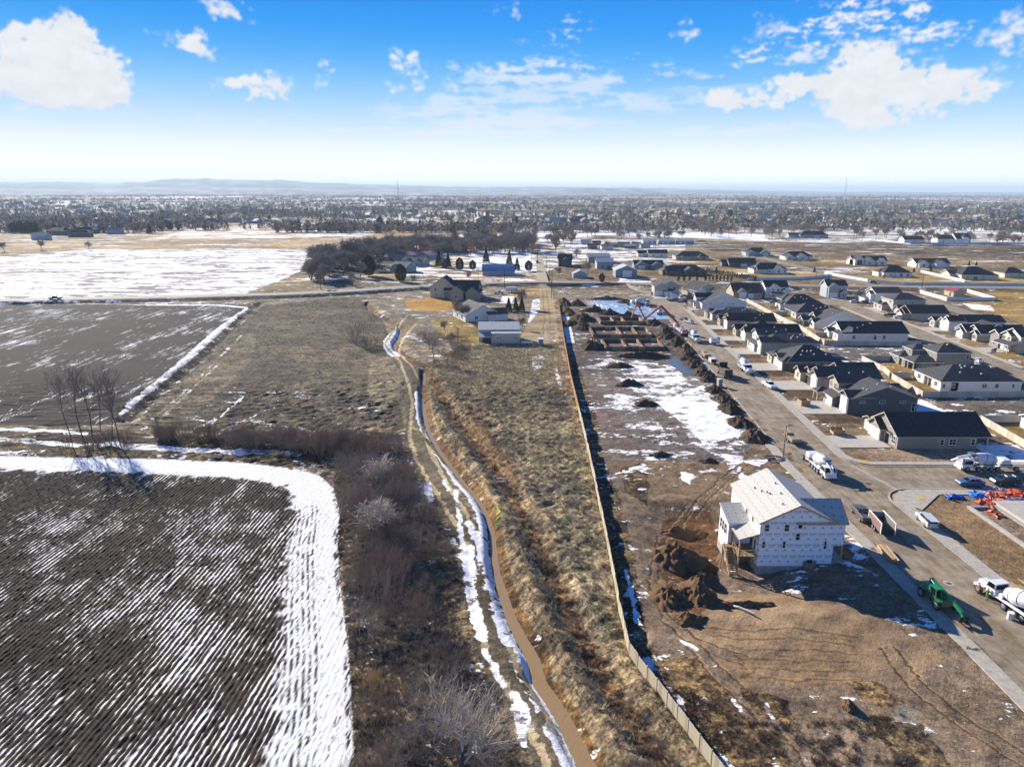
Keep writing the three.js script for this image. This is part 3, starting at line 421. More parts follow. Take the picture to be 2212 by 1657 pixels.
function slab(name, label, pts, y, thick, m) {
  const b = M3(), tr = THREE.ShapeUtils.triangulateShape(pts.map((p) => new THREE.Vector2(p[0], -p[1])), []);
  for (const t of tr) b.tri(...t.map((k) => [pts[k][0], y, pts[k][1]]));
  pts.forEach((p, i) => { const q = pts[(i + 1) % pts.length]; b.quad([p[0], y - thick, p[1]], [q[0], y - thick, q[1]], [q[0], y, q[1]], [p[0], y, p[1]]); });
  return tag(part(name, b.geo(), m), label, null, null, 'structure');
}
const xL = (z) => 58.2 + Math.max(0, -138 - z) * .068, xR = (z) => xL(z) + 11.4;
const along = (z0, z1, f, step = 6) => { const o = [], n = Math.max(1, Math.ceil(Math.abs(z1 - z0) / step)); for (let i = 0; i <= n; i++) { const z = z0 + (z1 - z0) * i / n; o.push([f(z), z]); } return o; };
const arc = (cx, cz, r, a0, a1, n = 10) => { const o = []; for (let i = 0; i <= n; i++) { const a = (a0 + (a1 - a0) * i / n) * Math.PI / 180; o.push([cx + r * Math.cos(a), cz + r * Math.sin(a)]); } return o; };
slab('main_street', 'tan asphalt street running past the row of new houses', [...along(-40, -345, xL), ...arc(74, -358, 14, 150, 395, 16), ...along(-345, -143, xR), ...arc(xR(-143) + 6, -142.5, 6, 180, 90, 6).map((p) => [p[0], p[1]]), [170, -136.5], [170, -125.5], ...arc(75.6, -119.5, 6, 270, 180, 6), ...along(-119, -40, xR)], .05, .06, asphalt);
const c2 = (z) => 158 + (-212 - z) * .07;
slab('side_street', 'narrow street between the second and third house rows', [...along(-180, -350, (z) => c2(z) - 4.8), ...arc(165, -361, 11.5, 130, 410, 16), ...along(-350, -180, (z) => c2(z) + 4.8)], .05, .06, asphalt);
ribbon('upper_street', 'long street curving past the white fences', line([1640, 556, 1690, 567, 1790, 592, 1880, 612, 1960, 637, 2060, 667, 2212, 715, 2400, 775]), 4.6, .05, roadMat2);
ribbon('country_road', 'two-lane country road crossing behind the fields', roadLine, 4.6, .06, roadMat2, 0, true);
ribbon('gravel_lane', 'straight gravel lane running north from the crossroad', line([1173, 618, 1172, 612, 1168, 580, 1163, 548, 1158, 512, 1152, 474]), [3.6, 3.6, 3, 2.6, 2.4, 2], .07, new THREE.MeshStandardMaterial({ map: grainTex(152, 136, 110, 20), roughness: 1, side: THREE.DoubleSide }), 0, true);
// kerbs and pavements, each a real step
ribbon('kerb', 'kerb along the dug-lot side of the main street', along(-40, -345, (z) => xL(z) - .15), .17, .15, kerbMat, .2);
ribbon('kerb', 'kerb along the house side of the main street, north of the corner', [...along(-345, -143, (z) => xR(z) + .15), ...arc(xR(-143) + 6, -142.5, 5.85, 180, 90, 8), [170, -136.65]], .17, .15, kerbMat, .2);
ribbon('kerb', 'kerb round the corner lot with the tarpaulins', [[170, -125.35], ...arc(75.6, -119.5, 5.85, 270, 180, 8), ...along(-118, -40, (z) => xR(z) + .15)], .17, .15, kerbMat, .2);
ribbon('pavement', 'concrete pavement beside the dug lot', along(-40, -150, (z) => xL(z) - 1.25), .88, .14, concrete, .18);
ribbon('pavement', 'concrete pavement along the fronts of the new houses', [...along(-338, -144, (z) => xR(z) + 1.25), ...arc(xR(-143) + 6.2, -143.4, 4.9, 176, 92, 6), [118, -138.2]], .9, .14, concrete, .18);
ribbon('pavement', 'wide pavement curving round the corner lot', [[100, -123.9], ...arc(77.2, -117.8, 6, 262, 190, 6), ...along(-113, -84, (z) => xR(z) + 1.35)], [.9, ...Array(7).fill(1.3), ...Array(6).fill(1.15)], .14, concrete, .18);
slab('pavement', 'concrete corner apron with a yellow ramp plate, south side', [[71, -119], [75, -124.4], [82, -124.6], [73.2, -116]], .135, .16, concrete);
slab('ramp_plate', 'yellow warning plate on the south corner pavement', [[75.2, -121.6], [76.6, -121.6], [76.4, -120.4], [75, -120.4]], .16, .02, mat('#c39a3a'));
slab('ramp_plate', 'yellow warning plate on the north corner pavement', [[73.1, -140], [74.6, -140], [74.7, -138.7], [73.2, -138.7]], .165, .02, mat('#c39a3a'));
ribbon('pavement', 'pavement along the far side of the side street', along(-200, -345, (z) => c2(z) + 5.9), .85, .14, concrete, .18);
ribbon('pavement', 'pavement along the near side of the side street', along(-196, -345, (z) => c2(z) - 5.9), .85, .14, concrete, .18);
slab('concrete_gutter', 'concrete gutter strip across the mouth of the cross street', [[70.2, -137.5], [70.9, -137.5], [74.5, -122], [73.8, -122]], .056, .02, kerbMat);

// ---------- houses ----------
const side2 = { side: THREE.DoubleSide };
const lap = (h) => { const c = new THREE.Color(h).convertLinearToSRGB(), r = c.r * 255, g = c.g * 255, b = c.b * 255; return new THREE.MeshStandardMaterial({ map: tex(64, 128, (u, v) => { const n = (T1(u, v) - .5) * 14, s = v * 8 % 1 < .12 ? -12 : 0; return [r + n + s, g + n + s, b + n + s]; }, [1 / 3, 1 / 1.6]), roughness: .75, ...side2 }); };
const shin = (h) => { const c = new THREE.Color(h).convertLinearToSRGB(), r = c.r * 255, g = c.g * 255, b = c.b * 255; const k = tex(128, 128, (u, v) => { const row = v * 12 | 0, cell = (u * 9 + (row % 2) * .5) | 0, n = (T1(cell * .137 + .05, row * .211) - .5) * 26 + (T1(u * 2, v * 2) - .5) * 16, s = v * 12 % 1 < .14 ? -7 : 0; return [r + n + s, g + n + s, b + n + s]; }, [1 / 3.4, 1 / 2.6]); return new THREE.MeshStandardMaterial({ map: k, roughness: .93, ...side2 }); };
const WALL = { white: lap('#d9d7d0'), cream: lap('#c3b79f'), tan: lap('#a4977f'), grey: lap('#857f75'), greige: lap('#a8a195'), dark: lap('#5b5c5c'), blue: lap('#77848c'), teal: lap('#8c9694'), steel: lap('#98a1a6'), brown: lap('#6d5f4e'), darkblue: lap('#48505a'), bluewall: lap('#8a9aa8') };
const ROOF = { black: shin('#2b2b2e'), char: shin('#3a3a3c'), grey: shin('#5a5a5a'), brown: shin('#4c453f'), metal: shin('#9aa4ab'), red: mat('#8c2f36', .6, side2), pink: shin('#a08078'), snowy: shin('#8e9296'), tan: shin('#6b6257'), bluemetal: mat('#6a84a0', .5, side2) };
const trimW = mat('#d8d6d0', .6, side2), trimT = mat('#a79a86', .7, side2), trimD = mat('#6a6862', .7, side2), glass = mat('#141a20', .12), doorW = mat('#dcdad5', .55, side2), doorD = mat('#3c3a38', .6), postM = mat('#b9b3a7', .7), ventM = mat('#b4b7b9', .5), wood = mat('#a5845a', .85, side2), woodDk = mat('#6a513a', .9, side2);
const FACE = { S: 0, W: -Math.PI / 2, E: Math.PI / 2, N: Math.PI }, geoCache = new Map();
const cached = (k, f) => { if (!geoCache.has(k)) geoCache.set(k, f()); return geoCache.get(k); };
function opening(t, face, plane, pos, y, w, h, kind, frameM) {
  const o = (g, name, m, par) => part(name, g, m, par); let r;
  if (kind === 'g') {          // sectional garage door
    r = o(cached('gf' + w + h, () => M3().box(-w / 2 - .14, -w / 2, -h / 2, h / 2 + .14, 0, .09).box(w / 2, w / 2 + .14, -h / 2, h / 2 + .14, 0, .09).box(-w / 2, w / 2, h / 2, h / 2 + .14, 0, .09).geo()), 'garage_door', frameM, t);
    const n = h > 3 ? 5 : 4, gp = cached('gp' + w + h, () => M3().box(-w / 2, w / 2, -h / n / 2 + .02, h / n / 2 - .02, 0, .05).geo());
    for (let k = 0; k < n; k++) { const p = o(gp, 'panel', doorW, r); p.position.y = -h / 2 + (k + .5) * h / n; }
  } else if (kind === 'd') { r = o(cached('d' + w + h, () => M3().box(-w / 2, w / 2, -h / 2, h / 2, 0, .05).box(-w / 2 - .1, -w / 2, -h / 2, h / 2 + .1, 0, .07).box(w / 2, w / 2 + .1, -h / 2, h / 2 + .1, 0, .07).geo()), 'door', doorD, t); }
  else {
    r = o(cached('w' + w + h, () => { const b = M3(), f = .11; b.box(-w / 2, w / 2, -h / 2, -h / 2 + f, 0, .08).box(-w / 2, w / 2, h / 2 - f, h / 2, 0, .08).box(-w / 2, -w / 2 + f, -h / 2 + f, h / 2 - f, 0, .08).box(w / 2 - f, w / 2, -h / 2 + f, h / 2 - f, 0, .08); if (w > 1.25) b.box(-.04, .04, -h / 2 + f, h / 2 - f, 0, .065); if (h > 1.1) b.box(-w / 2 + f, w / 2 - f, -.03, .03, 0, .06); return b.geo(); }), 'window', frameM, t);
    o(cached('p' + w + h, () => M3().box(-w / 2 + .1, w / 2 - .1, -h / 2 + .1, h / 2 - .1, 0, .03).geo()), 'pane', glass, r);
  }
  const e = .012; r.rotation.y = FACE[face];
  if (face === 'W' || face === 'E') r.position.set(plane + (face === 'W' ? -e : e), y + h / 2, -pos); else r.position.set(pos, y + h / 2, -plane + (face === 'S' ? e : -e));
  return r;
}
// one roofed block: u east, w north; ridge 'u' or 'w', hip 'h', flat-pitched 's' (falls west) / 'S' (falls south), none 'n'
function block(t, [u0, u1, w0, w1, h, kind, p = .5, o = {}], wm, rm, tm) {
  const y0 = o.y0 ?? -.3, ov = o.ov ?? .45, th = .2, b = M3(), r = M3(), f = M3(), Z = (w) => -w; wm = o.wall ? WALL[o.wall] : wm; rm = o.roof ? ROOF[o.roof] : rm;
  const A = [u0, 0, Z(w0)], at = (u, y, w) => [u, y, Z(w)];
  if (!o.open) { b.quad(at(u0, y0, w0), at(u1, y0, w0), at(u1, h, w0), at(u0, h, w0)); b.quad(at(u1, y0, w1), at(u0, y0, w1), at(u0, h, w1), at(u1, h, w1)); b.quad(at(u0, y0, w1), at(u0, y0, w0), at(u0, h, w0), at(u0, h, w1)); b.quad(at(u1, y0, w0), at(u1, y0, w1), at(u1, h, w1), at(u1, h, w0)); }
  const um = (u0 + u1) / 2, wmid = (w0 + w1) / 2; let top = (u, w) => h;
  if (kind === 'u') {
    const rise = p * (w1 - w0) / 2, e = h - p * ov; top = (u, w) => h + rise - p * Math.abs(w - wmid);
    b.tri(at(u0, h, w1), at(u0, h, w0), at(u0, h + rise, wmid)); b.tri(at(u1, h, w0), at(u1, h, w1), at(u1, h + rise, wmid));
    const ua = u0 - ov, ub = u1 + (o.eastOv ?? ov), T = th * 1.1;
    for (const [wa, wb] of [[w0 - ov, wmid], [w1 + ov, wmid]]) { r.quad(at(ua, e + T, wa), at(ub, e + T, wa), at(ub, h + rise + T, wb), at(ua, h + rise + T, wb)); r.quad(at(ua, e, wa), at(ub, e, wa), at(ub, h + rise, wb), at(ua, h + rise, wb)); f.quad(at(ua, e, wa), at(ub, e, wa), at(ub, e + T, wa), at(ua, e + T, wa)); for (const uu of [ua, ub]) { f.quad(at(uu, e, wa), at(uu, h + rise, wb), at(uu, h + rise + T, wb), at(uu, e + T, wa)); f.bar(at(uu + (uu === ua ? -.02 : .02), e + T * .4, wa), at(uu + (uu === ua ? -.02 : .02), h + rise + T * .4, wb), .06, .24); } }
  } else if (kind === 'w') {
    const rise = p * (u1 - u0) / 2, e = h - p * ov; top = (u, w) => h + rise - p * Math.abs(u - um);
    b.tri(at(u0, h, w0), at(u1, h, w0), at(um, h + rise, w0)); b.tri(at(u1, h, w1), at(u0, h, w1), at(um, h + rise, w1));
    const wa = w0 - ov, wb = w1 + ov, T = th * 1.1;
    for (const [ua, ub] of [[u0 - ov, um], [u1 + ov, um]]) { r.quad(at(ua, e + T, wa), at(ub, h + rise + T, wa), at(ub, h + rise + T, wb), at(ua, e + T, wb)); r.quad(at(ua, e, wa), at(ub, h + rise, wa), at(ub, h + rise, wb), at(ua, e, wb)); f.quad(at(ua, e, wa), at(ua, e, wb), at(ua, e + T, wb), at(ua, e + T, wa)); for (const ww of [wa, wb]) { f.quad(at(ua, e, ww), at(ub, h + rise, ww), at(ub, h + rise + T, ww), at(ua, e + T, ww)); f.bar(at(ua, e + T * .4, ww + (ww === wa ? -.02 : .02)), at(ub, h + rise + T * .4, ww + (ww === wa ? -.02 : .02)), .06, .24); } }
  } else if (kind === 'h') {
    const a0 = u0 - ov, a1 = u1 + ov, c0 = w0 - ov, c1 = w1 + ov, half = Math.min(a1 - a0, c1 - c0) / 2, rise = p * half, e = h - .02; top = (u, w) => e + p * Math.min(u - a0, a1 - u, w - c0, c1 - w);
    const long = a1 - a0 > c1 - c0, R0 = long ? at(a0 + half, e + rise, (c0 + c1) / 2) : at((a0 + a1) / 2, e + rise, c0 + half), R1 = long ? at(a1 - half, e + rise, (c0 + c1) / 2) : at((a0 + a1) / 2, e + rise, c1 - half);
    const c = [at(a0, e, c0), at(a1, e, c0), at(a1, e, c1), at(a0, e, c1)];
    if (long) { r.quad(c[0], c[1], R1, R0).quad(c[2], c[3], R0, R1).tri(c[1], c[2], R1).tri(c[3], c[0], R0); } else { r.quad(c[1], c[2], R1, R0).quad(c[3], c[0], R0, R1).tri(c[0], c[1], R0).tri(c[2], c[3], R1); }
    r.quad(...c.map((q) => [q[0], q[1] - .02, q[2]])); const d = (q) => [q[0], q[1] - .2, q[2]]; for (let i = 0; i < 4; i++) f.quad(d(c[i]), d(c[(i + 1) % 4]), c[(i + 1) % 4], c[i]);
  } else if (kind === 's' || kind === 'S') {
    const W = kind === 's', run = W ? u1 - u0 : w1 - w0, hi = h + p * run; top = (u, w) => h + p * (W ? u - u0 : w - w0);
    const c = W ? [at(u0 - ov, h - p * ov, w0 - ov), at(u1, hi, w0 - ov), at(u1, hi, w1 + ov), at(u0 - ov, h - p * ov, w1 + ov)] : [at(u0 - ov, h - p * ov, w0 - ov), at(u1 + ov, h - p * ov, w0 - ov), at(u1 + ov, hi, w1), at(u0 - ov, hi, w1)];
    r.quad(...c.map((q) => [q[0], q[1] + .18, q[2]])).quad(...c); for (let i = 0; i < 4; i++) { const m = c[(i + 1) % 4]; f.quad(c[i], m, [m[0], m[1] + .18, m[2]], [c[i][0], c[i][1] + .18, c[i][2]]); }
    if (!o.open) { if (W) { b.tri(at(u0, h, w0), at(u1, h, w0), at(u1, hi, w0)); b.tri(at(u1, h, w1), at(u0, h, w1), at(u1, hi, w1)); b.quad(at(u1, h, w0), at(u1, h, w1), at(u1, hi, w1), at(u1, hi, w0)); } else { b.tri(at(u0, h, w1), at(u0, h, w0), at(u0, hi, w1)); b.tri(at(u1, h, w0), at(u1, h, w1), at(u1, hi, w1)); b.quad(at(u1, h, w1), at(u0, h, w1), at(u0, hi, w1), at(u1, hi, w1)); } }
  } else if (kind === 'f') { r.box(u0 - ov, u1 + ov, h, h + .2, -w1 - ov, -w0 + ov); }
  if (b.p.length) b.build('wall', wm, t);
  if (o.open) for (const [u, w] of o.open) part('post', cached('post' + h, () => M3().box(-.11, .11, 0, h, -.11, .11).geo()), o.postM ?? postM, t).position.set(u, 0, -w);
  let R = null; if (r.p.length) { R = r.build('roof', rm, t); if (f.p.length) f.build('fascia', tm, R); }
  if (o.vents && R) for (let k = 0; k < o.vents; k++) { const u = u0 + (u1 - u0) * rr(.25, .8), w = w0 + (w1 - w0) * rr(.15, .45); const v = part('roof_vent', cached('vent', () => M3().box(-.2, .2, 0, .26, -.2, .2).tube([0, .26, 0], [0, .5, 0], .07, .07, 6).geo()), ventM, R); v.position.set(u, top(u, w) + .12, -w); }
  return R;
}
function house(name, label, x, z, turn, vols, opens, wall = 'white', roof = 'black', trim = trimW, category = 'house', group) {
  const t = thing(name, label, category, x, 0, z, turn, group);
  for (const v of vols) block(t, v, WALL[wall], ROOF[roof], trim);
  for (const o of opens) opening(t, ...o.slice(0, 7), trim === trimT ? trimW : trim);
  return t;
}
const drive = (label, x0, x1, z0, z1) => slab('driveway', label, [[x0, z0], [x1, z0], [x1, z1], [x0, z1]], .12, .14, concreteNew);

for (const [x, z] of [[63.4, -91.6], [64.2, -139.4], [66.8, -196]]) { const t = thing('manhole_cover', `round iron manhole cover in the street, ${z > -100 ? 'beside the lower mixer' : z > -150 ? 'at the cross street mouth' : 'opposite the white pickup'}`, 'manhole cover', x, .052, z); M3().tube([0, 0, 0], [0, .012, 0], .75, .75, 20).build('collar', concrete, t); M3().tube([0, .012, 0], [0, .022, 0], .36, .36, 16).build('lid', mat('#4a4641', .7), t); }
// ---------- first row, fronts to the main street (west) ----------
house('grey_house', 'grey house with one huge black south roof slope, on the corner opposite the mixer truck', 84.9, -147.1, 0, [[0, 17.5, 0, 12.6, 3, 'u', .55, { eastOv: 2.9, vents: 0 }], [17.5, 20, 0, 12.6, 2.5, 'n', 0, { open: [[20, .3], [20, 12.2]] }], [-1.2, 5, 5.2, 10.8, 3, 'u', .62], [-.4, 5, 10.6, 14.4, 2.8, 'u', .45], [-.1, 4, 2.8, 5.4, 2.7, 's', .3, { open: [[-.2, 5.1]] }]],
  [['W', 0, 1.6, .7, 1.7, 1.9, 'w'], ['W', 0, 4.4, .1, 1, 2.1, 'd'], ['W', -1.2, 8, .12, 4.7, 2.3, 'g'], ['W', -.4, 12.6, .12, 2.6, 2.3, 'g'], ['W', -1.2, 8, 3.5, .6, .8, 'w'], ['W', 0, 3.4, 4.1, .6, .9, 'w'], ['S', 0, 9.75, .9, 1, 1.4, 'w'], ['S', 0, 12.1, .9, 1.6, 1.5, 'w'], ['S', 0, 16.6, .9, 1, 1.5, 'w']], 'grey', 'black', trimT);
house('two_storey_house', 'two-storey house with tan upper front and dark grey side wall, behind the corner house', 86, -172, 0, [[.2, 16.8, 0, 8.8, 4.3, 'w', .36, { vents: 5 }], [-.6, 6, .3, 5, 4.5, 'u', .5], [.4, 9, 8.6, 14, 6.1, 'u', .5, { wall: 'tan' }], [-1.6, 2, 6.6, 12.2, 2.7, 's', .35], [6, 17.4, 7.6, 15, 3.2, 'u', .5, { vents: 2 }], [-3.2, .4, 12.6, 15.6, 2.7, 'h', .5, { open: [[-3, 12.9], [-3, 15.3]] }]],
  [['W', -.6, 2.7, .12, 3.3, 3.9, 'g'], ['W', -1.6, 9.4, .12, 4.6, 2.2, 'g'], ['W', .4, 10.3, 4, 1.7, 1.6, 'w'], ['W', .4, 13, 4.1, 1, 1.5, 'w'], ['W', .4, 13.4, .1, 1, 2.1, 'd'], ['S', 0, 2.9, 3, 1.4, .7, 'w'], ['S', 0, 7.9, 3, 1.5, .8, 'w'], ['S', 0, 13.1, 3, 1.5, .7, 'w'], ['S', 0, 15.9, .9, 1, 2.2, 'w']], 'dark', 'char', trimT);
house('gabled_house', 'house with three peaked front gables and tall white door, by the parked white pickup', 87.5, -194.5, 0, [[1, 17.4, 0, 9.2, 3.6, 'u', .5, { vents: 3 }], [-.6, 5, .2, 4.7, 4.1, 'u', .6], [.1, 6, 4.7, 9.8, 2.8, 's', .4], [-1.4, 6, 10.2, 14.4, 3, 'u', .65, { wall: 'cream' }], [.4, 9, 7, 11.4, 3.5, 'u', .6], [8, 18.6, 3, 14, 3.1, 'u', .55, { vents: 3 }]],
  [['W', -.6, 2.4, .12, 3.2, 3.6, 'g'], ['W', .1, 7.2, .12, 4.2, 2.3, 'd'], ['W', -1.4, 12.2, .8, 1.3, 1.7, 'w'], ['W', .4, 10, .1, 1, 2.1, 'd'], ['S', 0, 9, .9, 1.4, 1.3, 'w']], 'greige', 'char', trimT);
house('hip_roofed_house', 'low dark grey hip-roofed house dotted with roof vents, beside the white mixer truck', 85.6, -217.4, 0, [[1.5, 18.5, 0, 14.4, 3, 'h', .52, { vents: 9 }], [0, 7, .2, 4.2, 2.9, 'h', .52], [.6, 8, 4.4, 9.8, 2.9, 'u', .45], [0, 6, 10.2, 14, 2.8, 'h', .5, { wall: 'cream' }]],
  [['W', 0, 2.2, .12, 2.7, 2.4, 'g'], ['W', .6, 7.1, .12, 4.7, 2.3, 'g'], ['W', 0, 12, .8, 1.3, 1.6, 'w'], ['W', 1.5, 10.1, .1, .9, 2.1, 'd'], ['S', .2, 3.4, 1, 1, .8, 'w'], ['S', 0, 11, 1, 1.4, 1.2, 'w']], 'dark', 'char', trimT);
house('tall_grey_house', 'pale grey house with a long plain side wall and two upper front windows', 87.1, -240.2, 0, [[.6, 19.7, 0, 9.6, 4.3, 'h', .42, { vents: 6 }], [-.6, 6, .3, 4.9, 4.5, 'u', .5], [.2, 10, 6.4, 12.6, 5.9, 'u', .5, { wall: 'white', vents: 2 }], [-1.4, 3, 4.8, 10, 2.8, 's', .4], [-1, 4, 10.2, 13.8, 2.8, 'h', .5, { wall: 'cream' }]],
  [['W', -.6, 2.6, .12, 3.2, 3.9, 'g'], ['W', -1.4, 7.4, .12, 4.4, 2.2, 'g'], ['W', .2, 8, 4, 1.1, 1.5, 'w'], ['W', .2, 11, 4, 1.1, 1.5, 'w'], ['W', -1, 12, .8, 1.2, 1.6, 'w'], ['S', 0, 3.4, 3, 1.3, .6, 'w'], ['S', 0, 9, 3, 1, .6, 'w'], ['S', 0, 14.6, 3, 1.3, .6, 'w']], 'greige', 'char', trimT);
house('tan_house', 'tan house with three small front gables and a black roof, near the water tank trailer', 89.2, -263.3, 0, [[1, 20, 0, 9, 3.2, 'u', .55, { vents: 2 }], [-.8, 6, .2, 4.6, 3.6, 'u', .6], [0, 6, 4.6, 9.6, 2.8, 's', .4], [-1.4, 6, 9.8, 14, 2.9, 'u', .65, { wall: 'tan' }], [3, 12, 4, 12, 4, 'h', .55, { vents: 2 }]],
  [['W', -.8, 2.4, .12, 3, 2.9, 'g'], ['W', 0, 7, .12, 4.4, 2.3, 'g'], ['W', -1.4, 12, .8, 1.3, 1.6, 'w'], ['W', 1, 9.4, .1, 1, 2.1, 'd']], 'cream', 'black', trimT);
house('cream_house', 'cream house with tall white gable door, third from the end of the street', 89, -286.5, 0, [[.8, 19, 0, 10, 3.4, 'u', .5, { vents: 4 }], [-.6, 6, .2, 4.4, 3.8, 'u', .55], [.2, 6, 4.4, 9.4, 2.8, 'u', .55], [-1, 6, 9.4, 13.4, 2.8, 'u', .6, { wall: 'tan' }]], [['W', -.6, 2.3, .12, 3, 3.2, 'g'], ['W', .2, 6.9, .12, 4.2, 2.3, 'g'], ['W', -1, 11.4, .8, 1.2, 1.6, 'w']], 'greige', 'black', trimT);
house('low_house', 'low greige house with shallow dark hips, second from the end of the street', 87.8, -308.2, 0, [[3, 20, 0, 9.5, 3, 'h', .42, { vents: 3 }], [.4, 8, .2, 5, 2.9, 'h', .5], [-.6, 4, 5, 8.4, 2.7, 'h', .5], [0, 5, 8.6, 12, 2.7, 'h', .5, { wall: 'cream' }]], [['W', .4, 2.6, .12, 3, 2.4, 'g'], ['W', -.6, 6.7, .1, 1, 2.1, 'd'], ['W', 0, 10.3, .8, 1.2, 1.5, 'w'], ['S', .2, 4, 1.2, 1, .7, 'w']], 'greige', 'char', trimT);
house('farmhouse', 'white house with wide plain south gable and black roof, last before the turning circle', 89.3, -334.6, 0, [[1, 22, 0, 10.5, 3.6, 'w', .46, { vents: 2 }], [-.4, 8, 6, 11, 5.6, 'u', .62], [-2.6, 1, 5.4, 11.4, 2.7, 's', .35, { open: [[-2.4, 5.7], [-2.4, 8.4], [-2.4, 11]] }], [4, 16, 9.5, 14, 3.4, 'u', .6]], [['W', -.4, 7.4, 3.6, .9, 1.5, 'w'], ['W', -.4, 9.6, 3.6, .9, 1.5, 'w'], ['W', 1, 2.8, .12, 3, 2.4, 'g'], ['S', 0, 5, 3, .8, .6, 'w'], ['S', 0, 10.5, 3.2, .8, .6, 'w'], ['S', 0, 15.5, 3, .8, .6, 'w'], ['W', -.4, 8.4, .1, 1, 2.1, 'd']], 'white', 'black');
// ---------- houses round the turning circle, facing it (south) ----------
const SO = Math.PI / 2;
house('two_storey_house', 'white and grey two-storey house at the head of the main street, behind a mixer truck', 90.5, -382, SO, [[2, 12, 0, 9, 5.8, 'u', .5, { vents: 1 }], [0, 8, 6.4, 13.6, 5.4, 'u', .55], [-1.2, 3, .4, 4, 2.7, 'u', .6], [-.6, 3, 4, 9, 2.8, 's', .3]], [['W', 0, 11.2, .12, 4, 2.6, 'g'], ['W', -.6, 6.4, .12, 4.2, 2.2, 'g'], ['W', 2, 2.6, 3.7, 1.3, 1.5, 'w'], ['W', 2, 6, 3.7, 1.5, 1.5, 'w'], ['W', -1.2, 2.2, .9, 1, 1.4, 'w']], 'greige', 'black');
house('cream_house', 'cream single-storey house with grey gable, right of the two-storey house at the circle', 112, -384, SO + .35, [[1, 14, 0, 14, 3.2, 'u', .55, { vents: 2 }], [-1, 5, 8.6, 14, 3.4, 'u', .62, { wall: 'white' }], [0, 5, .5, 5, 3, 'u', .6]], [['W', -1, 11.3, .12, 3.6, 2.8, 'g'], ['W', 0, 2.6, .12, 2.6, 2.3, 'g']], 'cream', 'black');
house('tan_house', 'broad tan house with two white garage doors at the north end of the row', 133.4, -374, SO, [[2, 15, 0, 15.6, 3.2, 'w', .6, { vents: 2 }], [0, 6, 9, 13.4, 3.5, 'u', .6, { wall: 'tan' }], [0, 6, 1, 8.6, 2.8, 'h', .55]], [['W', 0, 11.2, .12, 3.4, 3, 'g'], ['W', 0, 6.9, .12, 2.7, 2.3, 'g'], ['W', 0, 2.4, .8, 1.4, 1.5, 'w'], ['W', 2, 15, 3.6, .5, .5, 'w']], 'tan', 'char', trimT);
house('two_storey_house', 'bright white two-storey house with dark upper windows, between the tan and grey houses', 146.5, -374, SO, [[1.5, 12, 0, 12, 5.8, 'w', .55, { vents: 1 }], [0, 6, 4.6, 10, 5.6, 'u', .6], [-.5, 5, 0, 4, 4, 'u', .55], [-1.8, 1, 3.6, 9.6, 2.7, 's', .35, { open: [[-1.6, 3.8], [-1.6, 9.4]] }]], [['W', 0, 8.6, 3.7, 1.4, 1.4, 'w'], ['W', 0, 5.8, 3.7, 1.2, 1.4, 'w'], ['W', 0, 8.4, .7, 1.4, 1.6, 'w'], ['W', -.5, 2, .12, 2.8, 2.3, 'g']], 'white', 'black');
house('two_storey_house', 'narrow blue-grey two-storey house standing alone at the head of the side street', 178.6, -376, SO, [[1.5, 10, 0, 10.6, 6.2, 'w', .6, { vents: 1 }], [0, 7, 5, 10.2, 5.8, 'u', .65], [-1, 3, .8, 4.4, 2.8, 'u', .6]], [['W', 0, 7.4, 3.8, 1.6, 1.5, 'w'], ['W', 1.5, 3.6, 4.2, 1, .8, 'w'], ['W', 1.5, 1.6, 4.2, 1, .8, 'w'], ['W', 0, 7.4, .12, 4.2, 2.4, 'g'], ['W', -1, 2.6, .9, .9, 1.3, 'w']], 'steel', 'char');
// ---------- second row, backs to us (west), fronts on the side street ----------
house('hip_roofed_house', 'large white house with broad dark hip roof, inside the board-fenced yard', 121.8, -194, 0, [[0, 23, 0, 13.6, 2.9, 'h', .46, { vents: 7, open: [[.2, 6.6], [.2, 8.4]] }], [0, 5, 0, 4.6, 2.9, 'n'], [0, 5, 8.6, 13.6, 2.9, 'n'], [3, 23, 0, 13.6, 2.9, 'n'], [20, 26, 9, 14.5, 2.8, 'h', .46]], [['W', 0, 2.4, .9, 1.5, 1.4, 'w'], ['W', 0, 11, .9, 1.6, 1.4, 'w'], ['W', 3, 6.6, .1, 2.6, 2.1, 'w'], ['S', 0, .9, .9, .9, 1.3, 'w'], ['S', 0, 3.6, .9, 1, 1.3, 'w'], ['S', 0, 12.4, .9, 1.5, 1.3, 'w'], ['S', 0, 15.9, .9, 1.2, 1.3, 'w'], ['S', 0, 20.6, .9, .7, 1.2, 'w']], 'white', 'char');
house('two_storey_house', 'grey two-storey house with stepped hip roofs, north of the big white hip-roofed house', 127, -217.6, 0, [[6.9, 17.6, 0, 9, 5.9, 'h', .46, { vents: 2 }], [3, 9, 7, 12, 5.4, 'h', .46], [0, 9, 0, 7, 2.8, 'h', .42, { open: [[.1, .2], [.1, 3.4]] }], [2.4, 8, 0, 7, 2.8, 'n'], [0, 3, 5, 7, 2.8, 'n'], [0, 6, 8.6, 14, 2.8, 'h', .45], [14, 21, 3, 10, 2.9, 'h', .45]], [['W', 6.9, 5.6, 3.8, 1.1, 1.5, 'w'], ['W', 3, 8.6, 3.6, .9, 1.5, 'w'], ['S', 0, 16.6, 3.6, .9, 1.7, 'w'], ['W', 2.4, 2.4, .1, 2.6, 2.1, 'w'], ['W', 0, 6, .3, .6, 1.9, 'w'], ['W', 0, 11, .9, 1.3, 1.2, 'w'], ['S', 7, 5, 3.6, .9, 1.5, 'w']], 'grey', 'char');
